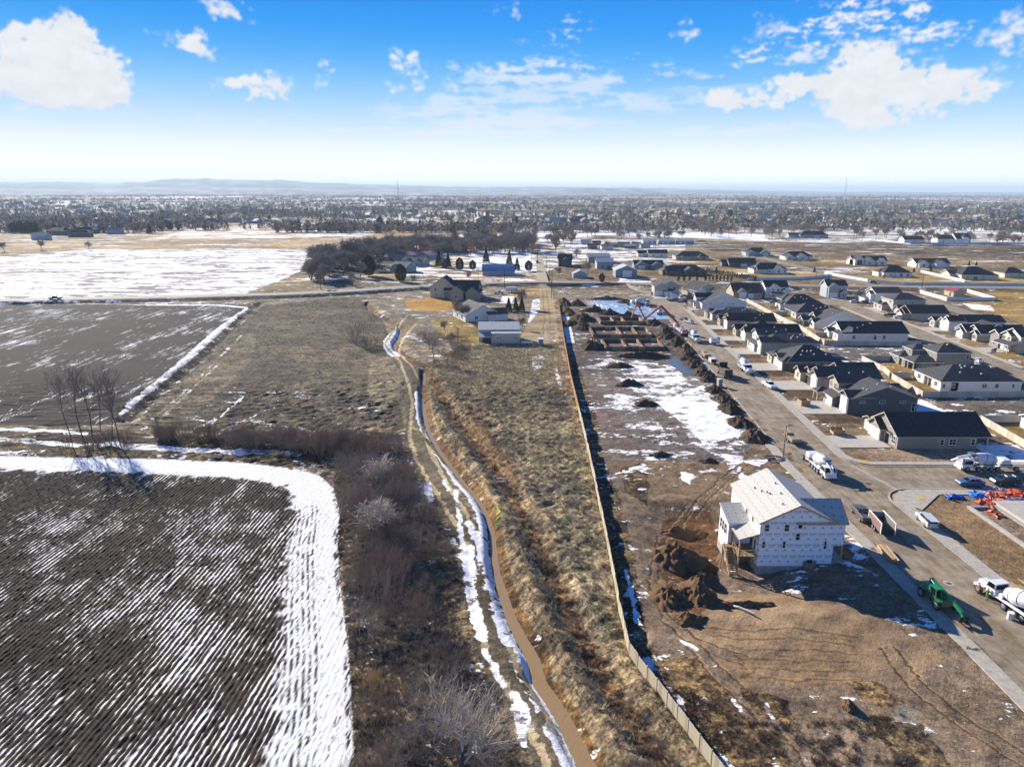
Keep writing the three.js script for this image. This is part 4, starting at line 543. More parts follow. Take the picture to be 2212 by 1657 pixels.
house('black_roofed_house', 'white house under one long black gable roof, with a pale fence before its south wall', 123.8, -263.2, 0, [[1.5, 26, 0, 13, 3, 'u', .52, { vents: 4 }], [-1.4, 4, 5.8, 10, 2.8, 'u', .5], [-.4, 5, .4, 4.6, 2.9, 's', .4], [4, 10, 10, 14.6, 3.1, 'w', .6]], [['W', -1.4, 7.8, .8, 1.3, 1.4, 'w'], ['W', -.4, 2.4, .8, 1, 1.5, 'w'], ['S', 0, 5.6, .9, 1.3, 1.4, 'w'], ['S', 0, 13.6, .6, 1.2, 1.8, 'w'], ['S', 0, 17, .9, 1.2, 1.4, 'w']], 'white', 'black');
house('gabled_house', 'white house with wide blank south gable, in the middle of the second row', 124.6, -287.6, 0, [[1, 21, 0, 10.5, 2.9, 'w', .42, { vents: 2 }], [-2.6, 3, 5.4, 9.8, 2.8, 'u', .6, { open: [[-2.4, 5.7], [-2.4, 9.5]] }], [3, 12, 6, 12.5, 3.6, 'u', .6], [0, 4, .6, 4.8, 2.8, 'u', .6]], [['W', 1, 7.4, .1, 2, 2.1, 'w'], ['W', 0, 2.7, .9, 1, 1.3, 'w']], 'white', 'char');
house('hip_roofed_house', 'greige house with white-posted patio under a large grey hip roof, in the second row', 126.3, -311.6, 0, [[0, 20, 0, 13, 2.8, 'h', .5, { vents: 5, open: [[.1, 8], [.1, 12.8]] }], [2.8, 20, 0, 13, 2.8, 'n'], [0, 4, 0, 6.4, 2.8, 'n'], [14, 22, 4, 11, 2.8, 'h', .5]], [['W', 2.8, 9.6, .1, 2.2, 2.1, 'w'], ['S', 0, 5, .9, 1, 1.3, 'w'], ['S', 0, 9.6, .9, 1, 1.3, 'w'], ['W', 0, 3, .9, 1.2, 1.3, 'w']], 'greige', 'char');
house('hip_roofed_house', 'white house with open pergola-like patio and black hip roof, farthest in the second row', 128.2, -335.4, 0, [[2, 20, 0, 13, 3, 'h', .55, { vents: 5 }], [-3, 4, 6.6, 12, 2.7, 'h', .35, { open: [[-2.8, 6.8], [-2.8, 9.3], [-2.8, 11.8]] }], [0, 5, 1, 6, 2.8, 'h', .4], [3, 12, 7, 14, 4.2, 'h', .5]], [['W', 2, 9, .1, 2.2, 2.1, 'w'], ['W', 0, 3.4, .9, 1.3, 1.3, 'w'], ['S', 0, 8, .9, 1, 1.2, 'w']], 'white', 'char');
house('white_house', 'white house cut by the right edge, behind the pale board fence and the mixer truck', 122.8, -150, 0, [[0, 20, 0, 12.6, 2.9, 'u', .42, { vents: 2 }], [-.4, 4, 1, 5, 2.8, 'u', .45]], [['W', 0, 10, .9, 1.5, 1.5, 'w'], ['W', -.4, 3, .9, 1, 1.3, 'w']], 'white', 'grey');
// ---------- third row, fronts to the side street (west) ----------
house('two_storey_house', 'cream two-storey house with two upper windows, cut by the right edge', 175.6, -242.4, 0, [[2, 16, 0, 9, 5.8, 'u', .5], [0, 8, 8.2, 13, 5, 'u', .6, { wall: 'grey' }], [.6, 6, 3, 8, 5.6, 'u', .55], [-2, 2, 0, 8, 2.8, 's', .3, { open: [[-1.8, .4], [-1.8, 2.6]] }]], [['W', .6, 6.6, 3.8, 1.3, 1.4, 'w'], ['W', .6, 4.2, 3.8, 1.3, 1.4, 'w'], ['W', .6, 5.6, .12, 3.6, 2.2, 'g'], ['W', 0, 10.6, .9, 1.2, 1.8, 'w']], 'cream', 'char');
house('gabled_house', 'pale house with nested white-trimmed gables over a white garage, black roof, third row', 175.4, -262.6, 0, [[1.6, 19, 0, 9, 3, 'u', .55], [-1, 5, 4.6, 11.4, 3.1, 'u', .62], [-1.8, 3, 5.4, 9.8, 2.7, 'u', .62, { wall: 'greige' }], [.2, 5, .2, 3.6, 2.8, 'u', .65], [6, 14, 4, 13, 3.6, 'w', .55]], [['W', -1.8, 7.6, .12, 3.6, 2.4, 'g'], ['W', .2, 1.9, .8, 1.7, 1.5, 'w'], ['W', -1, 10.6, .1, 1, 2.1, 'd'], ['W', .2, 1.9, 3, .5, .5, 'w']], 'greige', 'black');
house('white_house', 'white house with tall narrow gable door and long white side wall, third row', 177.2, -282.6, 0, [[1.4, 22, 0, 8, 3.8, 'u', .5], [-.4, 6, .2, 4.4, 4.2, 'u', .58], [.4, 6, 4.4, 8.6, 3.2, 'u', .75], [-1, 4, 9, 12.6, 2.9, 'u', .62, { wall: 'greige' }], [8, 22, 4, 12, 3.4, 'u', .5]], [['W', -.4, 2.3, .12, 2.9, 3.6, 'g'], ['W', .4, 6.4, .12, 3.6, 2.3, 'g'], ['W', -1, 10.8, .8, 1.3, 1.6, 'w'], ['S', 0, 4.6, 3, .7, .6, 'w']], 'white', 'black');
house('tan_house', 'small tan-fronted house with cream porch gable, beside the white parked car', 174.2, -308.6, 0, [[1.6, 18, 0, 11, 3, 'u', .5], [-.6, 6, 1, 7.4, 3, 'u', .6, { wall: 'tan' }], [-1.4, 3, 2, 6.4, 2.7, 'u', .55, { wall: 'cream' }], [.6, 6, 8.6, 13, 3.4, 'u', .7]], [['W', -1.4, 4.2, .12, 3.8, 2.3, 'g'], ['W', .6, 10.8, .8, 1.1, 1.5, 'w'], ['W', .6, 10.8, 3.4, .7, .9, 'w']], 'greige', 'black', trimT);
house('two_storey_house', 'large cream two-storey house with hipped dark roof and round porch bays', 177.4, -329.6, 0, [[1, 16, 0, 11, 5.8, 'h', .45, { vents: 1 }], [-2, 4, 4, 8, 2.8, 'h', .5], [-1.4, 3, 9, 13, 2.9, 'h', .5], [4, 14, 9, 14, 5.6, 'h', .45, { roof: 'metal' }]], [['W', 1, 2.8, 3.9, 1.2, 1.4, 'w'], ['W', -2, 6, .8, 1.4, 1.5, 'w'], ['W', -1.4, 11, .6, 1.6, 1.9, 'w'], ['S', 0, 7, 3.9, .9, 1.1, 'w'], ['S', 0, 10, 3.9, .9, 1.1, 'w']], 'greige', 'char');
house('two_storey_house', 'white two-storey house with grey roof and upper window pair, end of the third row', 181, -353.6, 0, [[1, 14, 0, 10, 5.7, 'u', .45], [-.8, 5, 1.4, 5.4, 5.2, 'u', .6], [-2.2, 2, 4, 10, 2.7, 's', .35]], [['W', -.8, 3.4, 3.6, 1, 1.4, 'w'], ['W', 1, 7.6, 3.6, 1, 1.4, 'w'], ['W', 1, 9, 3.6, .8, 1.4, 'w'], ['W', -2.2, 7, .12, 4.4, 2.2, 'g']], 'white', 'char');
// driveways
[[84.2, 79.4, -155.8, -147.8, 'of the corner grey house'], [85.4, 78.9, -184, -172.4, 'of the house with the dark side wall'], [86.8, 79.6, -205, -195, 'of the three-gabled house'], [86, 80.8, -227.5, -217.6, 'of the low dark hip-roofed house'], [86.4, 82.2, -250.4, -240.6, 'of the pale grey house'], [88.2, 83.6, -273, -263.8, 'of the tan gabled house'], [88.2, 85, -296.2, -286.8, 'of the cream house'], [87.6, 86.2, -317, -308.6, 'of the low greige house'], [90, 87.6, -344, -335, 'of the white farmhouse']].forEach(([b, , z0, z1, s]) => drive('concrete driveway ' + s, xR((z0 + z1) / 2) + 2.2, b, z0, z1));
[[175.2, -269, -265.6, 'of the nested-gable house'], [176.8, -291.6, -283, 'of the white house with the tall door'], [173.6, -316, -309, 'of the tan-fronted house'], [175.2, -252, -243.4, 'at the right edge'], [177, -344, -331, 'of the cream two-storey house']].forEach(([b, z0, z1, s]) => drive('concrete driveway ' + s, c2((z0 + z1) / 2) + 6.8, b, z0, z1));
slab('driveway', 'concrete forecourt of the houses at the turning circle', [[76, -372], [90, -372.4], [90, -381.6], [75, -381.6]], .12, .14, concreteNew); slab('driveway', 'concrete drive of the tan north-end house', [[118, -365], [131, -364], [131, -373.8], [119, -373.8]], .12, .14, concreteNew); slab('driveway', 'concrete drive of the blue-grey two-storey house', [[169, -371], [177, -371], [177, -375.6], [169, -375.6]], .12, .14, concreteNew);
// ---------- older and larger houses beyond the back fences ----------
house('house', 'white house with two front gables on the brow, left of the green lawn', 108.6, -612, 0, [[0, 14, 6, 14, 3, 'u', .6], [8, 24, 0, 9, 3.6, 'u', .6], [6, 12, 3, 10, 3, 'w', .5, { open: [[6.2, 3.2]] }]], [['S', 0, 12, 1, 1.6, 1.3, 'w'], ['S', 0, 19, 1, 1.6, 1.3, 'w'], ['W', 0, 10, 1, 1.2, 1.5, 'w']], 'white', 'black');
house('house', 'wide pale house with broad dark hip roof beyond the lawn', 135, -590, 0, [[0, 27, 0, 14, 3, 'h', .5], [4, 12, -2, 3, 2.8, 'h', .5], [18, 26, -2.4, 4, 2.9, 'h', .5]], [['S', -2, 8, .9, 2, 1.4, 'w'], ['S', -2.4, 22, .9, 3, 1.8, 'w'], ['W', 0, 7, 1, 1.4, 1.4, 'w']], 'greige', 'char');
house('house', 'grey-blue house with cream garage door and front gables, north of the grey shed', 89.3, -521, 0, [[0, 21, 0, 11, 2.9, 'u', .55], [1, 9, -2, 5, 3, 'w', .6], [13, 20, -1.6, 5, 3, 'w', .55]], [['S', -2, 5, .12, 4.8, 2.4, 'g'], ['S', -1.6, 16.5, .9, 2, 1.4, 'w'], ['S', 0, 11, .2, 1, 2.1, 'd'], ['S', -2, 5, 3.8, .8, .8, 'w']], 'blue', 'char');
house('house', 'long dark brown house with many dark roof planes, behind the row of little cypresses', 101.6, -481, 0, [[0, 29, 0, 12, 2.9, 'h', .55], [2, 11, -3, 6, 3, 'u', .6], [14, 22, -3.4, 5, 3, 'w', .6], [24, 30, -1, 10, 2.8, 'h', .5]], [['S', -3.4, 18, .2, 2.4, 2, 'w'], ['S', -3, 6, .9, 2, 1.4, 'w'], ['S', -1, 27, .9, 1.4, 1.4, 'w']], 'brown', 'char', trimD);
house('house', 'dark grey house with black roof and white garage door on the tan lawn', 162.4, -534, 0, [[0, 20, 0, 10, 3, 'u', .6], [-4, 6, 5, 12, 2.8, 'u', .55]], [['S', 0, 11, .12, 4.6, 2.2, 'g'], ['S', 0, 3.5, .9, 1.2, 1.4, 'w']], 'dark', 'black', trimD);
house('house', 'white house with dark hip roof and arched front, right of the cypress row', 166.4, -491, 0, [[0, 23, 0, 12, 3, 'h', .6], [2, 9, -2.5, 5, 2.9, 'u', .55, { open: [[2.2, -2.3], [5, -2.3], [8.8, -2.3]] }], [14, 20, -1.2, 5, 3.4, 'w', .7]], [['S', -1.2, 17, .6, 1.4, 2, 'w'], ['S', 0, 11, .9, 1.4, 1.4, 'w'], ['S', 0, 21.6, .9, 1.2, 1.4, 'w']], 'white', 'black');
house('house', 'pale blue-grey house with several gables at the far end of the upper street', 205, -628, 0, [[0, 21, 0, 12, 3, 'h', .6], [1, 7, -2.5, 5, 3, 'w', .6], [12, 20, -3, 5, 3, 'w', .6]], [['S', -2.5, 4, .9, 2, 1.4, 'w'], ['S', -3, 16, .12, 4.6, 2.3, 'g']], 'steel', 'black');
house('house', 'cream-white house with black gables beside the bare hedge, upper street', 224.6, -590, 0, [[0, 23, 0, 11, 3, 'h', .6], [.5, 6, -2, 5, 3.2, 'w', .65], [10, 17, -3, 5, 3.2, 'w', .6]], [['S', -2, 3.2, .9, 2, 1.4, 'w'], ['S', -3, 13.5, .9, 1.4, 1.6, 'w'], ['S', 0, 20, .9, 1.2, 1.2, 'w']], 'white', 'black');
house('house', 'white house with tall dark garage bay and three gables, north of the corner lawn', 262.4, -550, 0, [[0, 26, 0, 11, 3.2, 'u', .55], [0, 7, -3, 6, 4.4, 'w', .7], [8, 15, -2.4, 5, 3.4, 'w', .7], [18, 25, -2, 5, 3, 'w', .6]], [['S', -3, 3.6, .12, 3.6, 3.8, 'd'], ['S', -2.4, 11.5, .9, 2, 1.3, 'w'], ['S', -2, 21.5, .9, 2.4, 1.4, 'w']], 'white', 'black');
house('house', 'long white house with twin garage gable, at the right of the upper street', 300.5, -531, 0, [[0, 25, 0, 12, 3, 'u', .5], [1, 8, -2, 5, 3.2, 'w', .6], [13, 20, -3.4, 5, 3, 'w', .65]], [['S', -2, 4.5, .5, 1.6, 2, 'w'], ['S', -3.4, 16.5, .12, 5, 2.2, 'g'], ['S', 0, 22.6, .12, 4, 2.2, 'g'], ['S', 0, 10.5, .1, 1.4, 2.2, 'd']], 'white', 'black');
house('house', 'white house with hipped black roof inside the white corner fence', 245.6, -470.6, 0, [[0, 18, 0, 12, 3, 'h', .6], [8, 18, -1.2, 6, 2.9, 'h', .5], [-1.4, 7, 4, 12, 2.9, 'h', .5]], [['S', -1.2, 11, .4, 1.6, 2, 'w'], ['S', -1.2, 15.5, .4, 1.6, 2, 'w'], ['S', 0, 5, .9, 1, 1.2, 'w'], ['W', -1.4, 8, .9, 1, 1.2, 'w']], 'white', 'black');
house('house', 'large cream house with vast dark roof against the long white fence', 287.6, -455, 0, [[0, 22, 0, 16, 3.2, 'h', .55], [-4, 6, 6, 16, 3, 'u', .45], [14, 23, -1, 8, 3, 'h', .5]], [['S', 0, 4, .9, 1.4, 1.3, 'w'], ['S', 0, 9, .2, 2.4, 2, 'w'], ['W', -4, 9, .9, 1, .8, 'w'], ['W', -4, 13, .9, 1, .8, 'w']], 'cream', 'black');
house('outbuilding', 'small cream outbuilding with dark roof, right of the large cream house', 322.6, -466, 0, [[0, 14, 0, 11, 3, 'h', .6]], [['S', 0, 4, 1, 1, 1.2, 'w'], ['S', 0, 9.6, 1, 1, 1.2, 'w']], 'cream', 'char', trimW, 'outbuilding');
house('house', 'pale blue house with black roof standing alone in the brown field', 348, -872, 0, [[0, 34, 0, 14, 3.6, 'h', .6], [-12, 3, 4, 14, 3.2, 'u', .5]], [['S', 0, 20, .12, 6, 2.6, 'g'], ['S', 0, 8, 1, 2.6, 1.6, 'w'], ['W', -12, 9, 1, 2, 1.4, 'w']], 'steel', 'black');
house('farmhouse', 'white farmhouse with black roof and tower, behind the far white fence', 462, -782, 0, [[0, 24, 0, 12, 4.6, 'u', .6], [18, 34, -3, 13, 5, 'u', .7], [24, 30, -5, 2, 7, 'h', .9]], [['S', 0, 6, 1, 1.6, 1.6, 'w'], ['S', 0, 13, 1, 1.6, 1.6, 'w'], ['S', -3, 32, 1, 1.4, 1.6, 'w']], 'white', 'black');
house('outbuilding', 'long low black-roofed outbuilding left of the white farmhouse', 430, -790, 0, [[0, 22, 0, 12, 3.4, 'u', .55]], [['S', 0, 12, 1, 1.6, 1.4, 'w']], 'white', 'black', trimW, 'outbuilding');
// ---------- sheds and workshops between ----------
house('metal_shed', 'blue-grey gabled metal shed with one white roller door', 68, -467, 0, [[0, 14, 0, 14, 4.8, 'w', .42, { roof: 'metal' }]], [['S', 0, 7.6, .12, 5.6, 4.2, 'g']], 'blue', 'metal', trimW, 'shed');
house('metal_shed', 'grey metal workshop with pale roof, behind the blue-grey shed', 61.8, -520, 0, [[0, 12, 0, 12, 5, 'u', .4, { roof: 'metal' }]], [['S', 0, 4, 1, 1.4, 1, 'w'], ['S', 0, 9, .1, 2.4, 2.4, 'd']], 'steel', 'metal', trimD, 'shed');
house('metal_shed', 'long dull green-grey metal shed, farthest back of the three workshops', 60.6, -568, 0, [[0, 17, 0, 14, 4.4, 'u', .35, { roof: 'snowy' }]], [['S', 0, 12, .1, 4, 3.4, 'd']], 'teal', 'snowy', trimD, 'shed');
house('cottage', 'small pale cottage with blue window by the crossroad lawn', 40, -465, 0, [[0, 9, 0, 8, 2.6, 'w', .5]], [['S', 0, 4.6, 1, 1.6, 1.1, 'w']], 'steel', 'snowy', trimW, 'cottage');
house('two_storey_house', 'dark blue-grey two-storey house hidden by bare trees east of the gravel lane', 35, -538, 0, [[0, 10, 0, 9, 5.2, 'u', .8], [3, 8, -2.4, 4, 5, 'w', .8]], [['S', -2.4, 5.5, 1, 1.2, 1.4, 'w'], ['S', -2.4, 5.5, 4, 1, 1.2, 'w']], 'darkblue', 'char', trimD);
[['leftmost', 140, 14], ['middle', 157, 17], ['rightmost', 176, 18]].forEach(([w, x, d]) => house('storage_shed', `pale blue low storage shed, ${w} of three in a row`, x, -768, 0, [[0, d, 0, 10, 3.6, 'u', .3]], [['S', 0, 4, .2, 2.6, 2.6, 'g'], ['S', 0, 9, .2, 2.6, 2.6, 'g']], 'steel', 'snowy', trimW, 'shed', 'pale blue storage sheds'));
house('cabin', 'tiny pale cabin with dark roof under the big bare trees by the lane', 43.6, -806, 0, [[0, 9, 0, 7, 3, 'h', .5]], [['S', 0, 3, 1, 1, 1, 'w'], ['S', 0, 6.4, 1, 1, 1, 'w']], 'white', 'char', trimW, 'cabin');
house('pump_house', 'tan block pump house with a bright red metal roof inside white fencing', 237.4, -380, 0, [[0, 6, 0, 8.6, 2.8, 'w', .35]], [['W', 0, 3, .1, 1, 2, 'd']], 'tan', 'red', trimD, 'pump house');
// ---------- west of the lane ----------
house('big_tan_house', 'big tan farmhouse with steep black gables and raised deck, beside the crossroad', -44, -374, -.12, [[0, 14, 3, 13, 5.6, 'w', .75, { wall: 'cream' }], [8, 26, 2, 13, 4.4, 'u', .8], [12, 19, -4, 6, 4.2, 'w', .85, { roof: 'grey' }], [20, 27, -2, 10, 3.6, 'w', .8], [4, 13, -3, 3, 2.6, 'n', 0, { open: [[4.2, -2.8], [8.5, -2.8], [12.8, -2.8]] }]], [['W', 0, 6, 3.4, 1, 1.4, 'w'], ['W', 0, 10, 3.4, 1, 1.4, 'w'], ['S', 3, 3, .8, 1.2, 1.5, 'w'], ['S', 3, 3, 3.6, 1.2, 1.5, 'w'], ['S', 3, 8, .8, 1.4, 1.6, 'w'], ['S', -4, 15.5, .8, 1.8, 1.5, 'w'], ['S', -4, 15.5, 3.6, 1, 1.2, 'w']], 'tan', 'black', trimT);
house('ranch_house', 'grey-roofed ranch house with white gable and deck, north of the white workshop', -19, -301, .4, [[0, 16, 3, 20, 3, 'w', .5], [10, 19, 1, 9, 2.8, 'u', .5], [-2.6, 1, 4, 18, 2.6, 'n', 0, { open: [[-2.4, 4.4], [-2.4, 9], [-2.4, 13.6], [-2.4, 17.8]] }]], [['S', 3, 5, .8, 1.6, 1.4, 'w'], ['S', 1, 13, .12, 4, 2.2, 'g'], ['W', 0, 8, .8, 2, 1.6, 'w'], ['W', 0, 14, .8, 1.6, 1.4, 'w']], 'white', 'brown');
house('workshop', 'white metal workshop with snowy shed roofs, at the end of the gravel yard', -12.4, -259, .02, [[0, 15, 3.4, 12, 4.6, 'S', .16, { roof: 'snowy' }], [5, 15.4, 0, 3.4, 3.8, 'S', .1, { roof: 'metal' }], [.2, 5, -.4, 3.4, 2.6, 'S', .25, { open: [[.4, -.2], [4.8, -.2]] }]], [['S', 0, 7, 1.6, .7, .9, 'w'], ['S', 0, 8, 1.6, .7, .9, 'w'], ['S', 0, 13.2, 1.6, .7, .9, 'w'], ['S', 0, 14.2, 1.6, .7, .9, 'w'], ['S', 3.4, 3, .1, 3, 2.4, 'd']], 'cream', 'snowy', trimW, 'workshop');
{ const t = house('blue_barn', 'long blue ribbed-metal barn with snow-striped roof, north of the road', -19.8, -478, 0, [[0, 21.4, 0, 14, 2.6, 'u', .62, { roof: 'bluemetal' }]], [], 'bluewall', 'bluemetal', trimW, 'barn'); const R = t.children.find((c) => c.name === 'roof'), g = M3().bar([0, 2.6 + 7 * .62 + .3, -7], [0, 2.6 + 4.4 * .62 + .28, -4.4], .42, .08).geo(), r = M3().bar([0, 2.6 + 4.4 * .62 + .26, -4.4], [0, 2.5, .2], .12, .1).geo(); for (let i = 0; i < 24; i++) { part('snow_strip', g, mat('#d8d6d2', .9), R).position.x = .2 + i * .91; part('rib', r, trimW, R).position.x = .65 + i * .91; } }
house('house', 'teal gabled house with pale front, left of the dark evergreens', -86, -503, -.6, [[0, 14, 0, 12, 3.2, 'u', .6], [4, 10, -3, 4, 3.4, 'w', .65]], [['S', -3, 7, .9, 2, 1.4, 'w'], ['S', 0, 2.4, .9, 1, 1.2, 'w']], 'teal', 'grey');
house('house', 'sprawling pale green house with many gables before the pink-roofed building', -84, -545, -.35, [[0, 18, 0, 11, 3, 'u', .55], [2, 9, -3, 5, 3.2, 'w', .6], [11, 17, -3, 5, 3.2, 'w', .6]], [['S', -3, 5.5, .9, 2, 1.4, 'w'], ['S', -3, 14, .9, 2, 1.4, 'w']], 'greige', 'grey');
house('long_building', 'long low building with faded pink metal roof among bare trees', -88, -596, 0, [[0, 30, 0, 12, 3.4, 'u', .4]], [['S', 0, 8, .2, 3, 2.6, 'd'], ['S', 0, 18, 1, 2, 1, 'w']], 'greige', 'pink', trimD, 'building');
house('open_shed', 'pale tin-roofed shed left of the pink-roofed building', -104, -586, .1, [[0, 15, 0, 9, 2.8, 'u', .35, { roof: 'snowy' }]], [['S', 0, 5, .2, 3, 2.2, 'd']], 'steel', 'snowy', trimD, 'shed');
house('house', 'dark teal house with blue porch, back in the snowy orchard', -72, -662, 0, [[0, 30, 0, 12, 3.2, 'h', .55], [18, 28, -3, 4, 3, 'h', .5]], [['S', 0, 6, .9, 2.4, 1.5, 'w'], ['S', -3, 23, .4, 3, 2, 'w']], 'darkblue', 'char', trimD);
// ---------- the house being built: white printed wrap, pale printed roof boards, deck and stair ----------
function canvasTex(w, h, draw, rep) { const c = document.createElement('canvas'); c.width = w; c.height = h; draw(c.getContext('2d')); const t = new THREE.CanvasTexture(c); t.colorSpace = THREE.SRGBColorSpace; t.wrapS = t.wrapT = THREE.RepeatWrapping; t.magFilter = t.minFilter = THREE.LinearFilter; t.repeat.set(...rep); return t; }
WALL.wrap = new THREE.MeshStandardMaterial({ roughness: .7, side: THREE.DoubleSide, map: canvasTex(512, 704, (g) => {
  g.fillStyle = '#e4e5e6'; g.fillRect(0, 0, 512, 704); g.textAlign = 'center';
  for (const [x, y] of [[128, 150], [384, 150], [0, 500], [256, 500], [512, 500]]) { g.fillStyle = '#56606e'; g.font = 'bold 76px sans-serif'; g.fillText('Tyvek', x, y); g.font = '34px sans-serif'; g.fillText('HomeWrap', x, y + 44); }
  for (const [x, y] of [[0, 300], [256, 300], [512, 300], [128, 660], [384, 660]]) { g.fillStyle = '#8c4038'; g.beginPath(); g.arc(x, y - 40, 13, 0, 7); g.fill(); g.fillStyle = '#56606e'; g.fillRect(x - 30, y - 24, 60, 16); g.fillRect(x - 58, y + 2, 116, 9); }
}, [1 / 2.7, 1 / 3.7]) });
ROOF.board = new THREE.MeshStandardMaterial({ roughness: .8, side: THREE.DoubleSide, map: canvasTex(512, 512, (g) => {
  g.fillStyle = '#b0aca3'; g.fillRect(0, 0, 512, 512); g.fillStyle = '#a39f96'; for (let i = 0; i < 4; i++) { g.fillRect(i * 128, 0, 3, 512); }
  for (let i = 0; i < 4; i++) for (let j = 0; j < 6; j++) { g.fillStyle = (i + j) % 2 ? '#77756f' : '#8a7d70'; const x = i * 128 + 40 + (j % 2) * 14, y = j * 86 + 20 + i * 11; g.fillRect(x, y, 12, 34); g.fillRect(x + 18, y + 5, 9, 26); }
}, [1 / 4.8, 1 / 4.8]) });
const cedar = mat('#a9885e', .85, side2), cedarOld = mat('#8d7350', .9, side2), footing = new THREE.MeshStandardMaterial({ map: grainTex(150, 146, 138, 26), roughness: .9, side: THREE.DoubleSide });
{
  const t = thing('unfinished_house', 'unfinished two-storey house in printed white wrap with pale bare roof boards and wooden stair', 'house', 37.5, 0, -97.5), wm = WALL.wrap, rm = ROOF.board, tm = cedar;
  block(t, [0, 11.4, 0, 14.2, 6.75, 'w', .49, { y0: -.5, ov: .32 }], wm, rm, tm);
  block(t, [5.7, 12.9, .02, 6.8, 6.7, 'u', .68, { y0: 2.9, ov: .3 }], wm, rm, tm);
  block(t, [-3.4, .1, 4.1, 8.9, 4.7, 'S', .24, { y0: -.5, ov: .25 }], wm, rm, trimW);
  block(t, [-2.9, -.02, -.02, 4.05, 3.95, 's', .3, { ov: .18, open: [[-2.8, .12], [-2.8, 3.9]], postM: cedar }], wm, rm, tm);
  block(t, [11.42, 13.2, .3, 5, 3.3, 'h', .2, { ov: .1, open: [[13, .5], [13, 4.8]], postM: cedar }], wm, ROOF.board, trimW);
  M3().box(-.06, 11.46, -2.3, -.52, -14.26, .06).build('foundation', footing, t); M3().box(-3.46, -.07, -2.3, -.52, -8.96, -4.04).build('foundation', footing, t);
  M3().box(11.47, 13.4, -.3, .3, -5.1, -.1).build('porch_slab', footing, t);
  const op = [['S', 0, 1, 5.3, .85, 1.25, 'w'], ['S', 0, 4, 5.3, .85, 1.25, 'w'], ['S', 0, 6, 5.75, .8, .8, 'w'], ['S', 0, 5.8, 3.85, .8, 1.25, 'w'], ['S', 0, .75, 2.5, .6, 1.25, 'w'], ['S', 0, 3.85, 2.5, .6, 1.25, 'w'], ['S', 0, 10.1, 2.3, .55, 1.5, 'w'], ['S', 0, 8, -.1, 1.1, .8, 'w'], ['W', 0, 3.3, 5.2, .8, 1.1, 'w'], ['W', 0, 6.2, 5.2, .9, 1.1, 'w'], ['W', 0, 9.4, 5.3, .6, .8, 'w'], ['W', 0, 1.4, 1.35, .9, 2, 'w'], ['W', 0, 3.1, 1.35, .8, 2, 'd'], ['W', -3.4, 5.5, 2.1, 1.1, 1.9, 'w'], ['W', -3.4, 6.65, 2.1, 1.1, 1.9, 'w'], ['W', -3.4, 7.8, 2.1, 1.1, 1.9, 'w'], ['W', 0, 1.6, -1.4, 1, 1.2, 'w']];
  for (const o of op) opening(t, ...o, trimW);
  for (const [u, w] of [[4.6, 5], [5, 8.5], [2.2, 9.8], [3.2, 7], [3.4, 6.2], [3.8, 1.9], [2.7, 8]]) part('roof_pipe', cached('rp', () => M3().tube([0, -.1, 0], [0, .3, 0], .1, .1, 7).geo()), mat('#1c1c1c'), t).position.set(u, 6.75 + .49 * (5.7 - Math.abs(u - 5.7)) + .22, -w);
  const d = M3().box(-2.95, -.02, 1, 1.16, -4.05, 0).box(-4.3, -2.96, 1, 1.16, -4.05, -2.9); d.build('deck', cedarOld, t);
  M3().box(-2.9, -2.75, -2, 1, -.2, -.05).box(-2.9, -2.75, -2, 1, -3.95, -3.8).box(-4.25, -4.1, -2, 1, -3.95, -3.8).box(-4.25, -4.1, -2, 1, -3.1, -2.95).build('deck_posts', cedar, t);
  const s = M3(); for (const x of [-4.25, -3]) s.bar([x, 1, -2.9], [x, -1.85, .6], .08, .3); s.build('stair_stringer', cedar, t);
  const tg = M3().box(-4.2, -3.05, -.03, .03, -.15, .15).geo(); for (let i = 0; i < 13; i++) { const k = (i + .5) / 13, q = part('stair_tread', tg, cedarOld, t); q.position.set(0, 1.05 - 2.85 * k, -2.9 + 3.5 * k); }
  const r = M3(); for (const x of [-4.28, -2.98]) { r.bar([x, 2, -2.9], [x, -.9, .6], .07, .1).bar([x, 1.5, -2.9], [x, -1.4, .6], .06, .08); for (const k of [0, .33, .66, 1]) r.bar([x, 1 - 2.85 * k, -2.9 + 3.5 * k], [x, 2 - 2.9 * k, -2.9 + 3.5 * k], .09, .09); }
  r.bar([-4.28, 2.1, -4], [-4.28, 2.1, -2.9], .07).bar([-4.28, 1.6, -4], [-4.28, 1.6, -2.9], .07).bar([-4.28, -1.9, .2], [-4.9, -1, -1.4], .1).bar([-4.28, .8, -2.9], [-5, -1.8, -1.7], .1).bar([-2.9, 2.1, -2.8], [-2.9, 2.1, -.1], .07).bar([-2.9, 1.6, -2.8], [-2.9, 1.6, -.1], .07).bar([-2.9, 2.1, -.06], [0, 2.1, -.06], .07).bar([-2.9, 1.6, -.06], [0, 1.6, -.06], .07); r.build('railing', cedar, t);
  const wl = M3(); for (let i = 0; i < 10; i++) { const a = i / 10 * Math.PI, b = (i + 1) / 10 * Math.PI; wl.bar([8 + .95 * Math.cos(a), 0, .1 + .85 * Math.sin(a)], [8 + .95 * Math.cos(b), 0, .1 + .85 * Math.sin(b)], .06, .9); } wl.build('window_well', trimD, t);
}
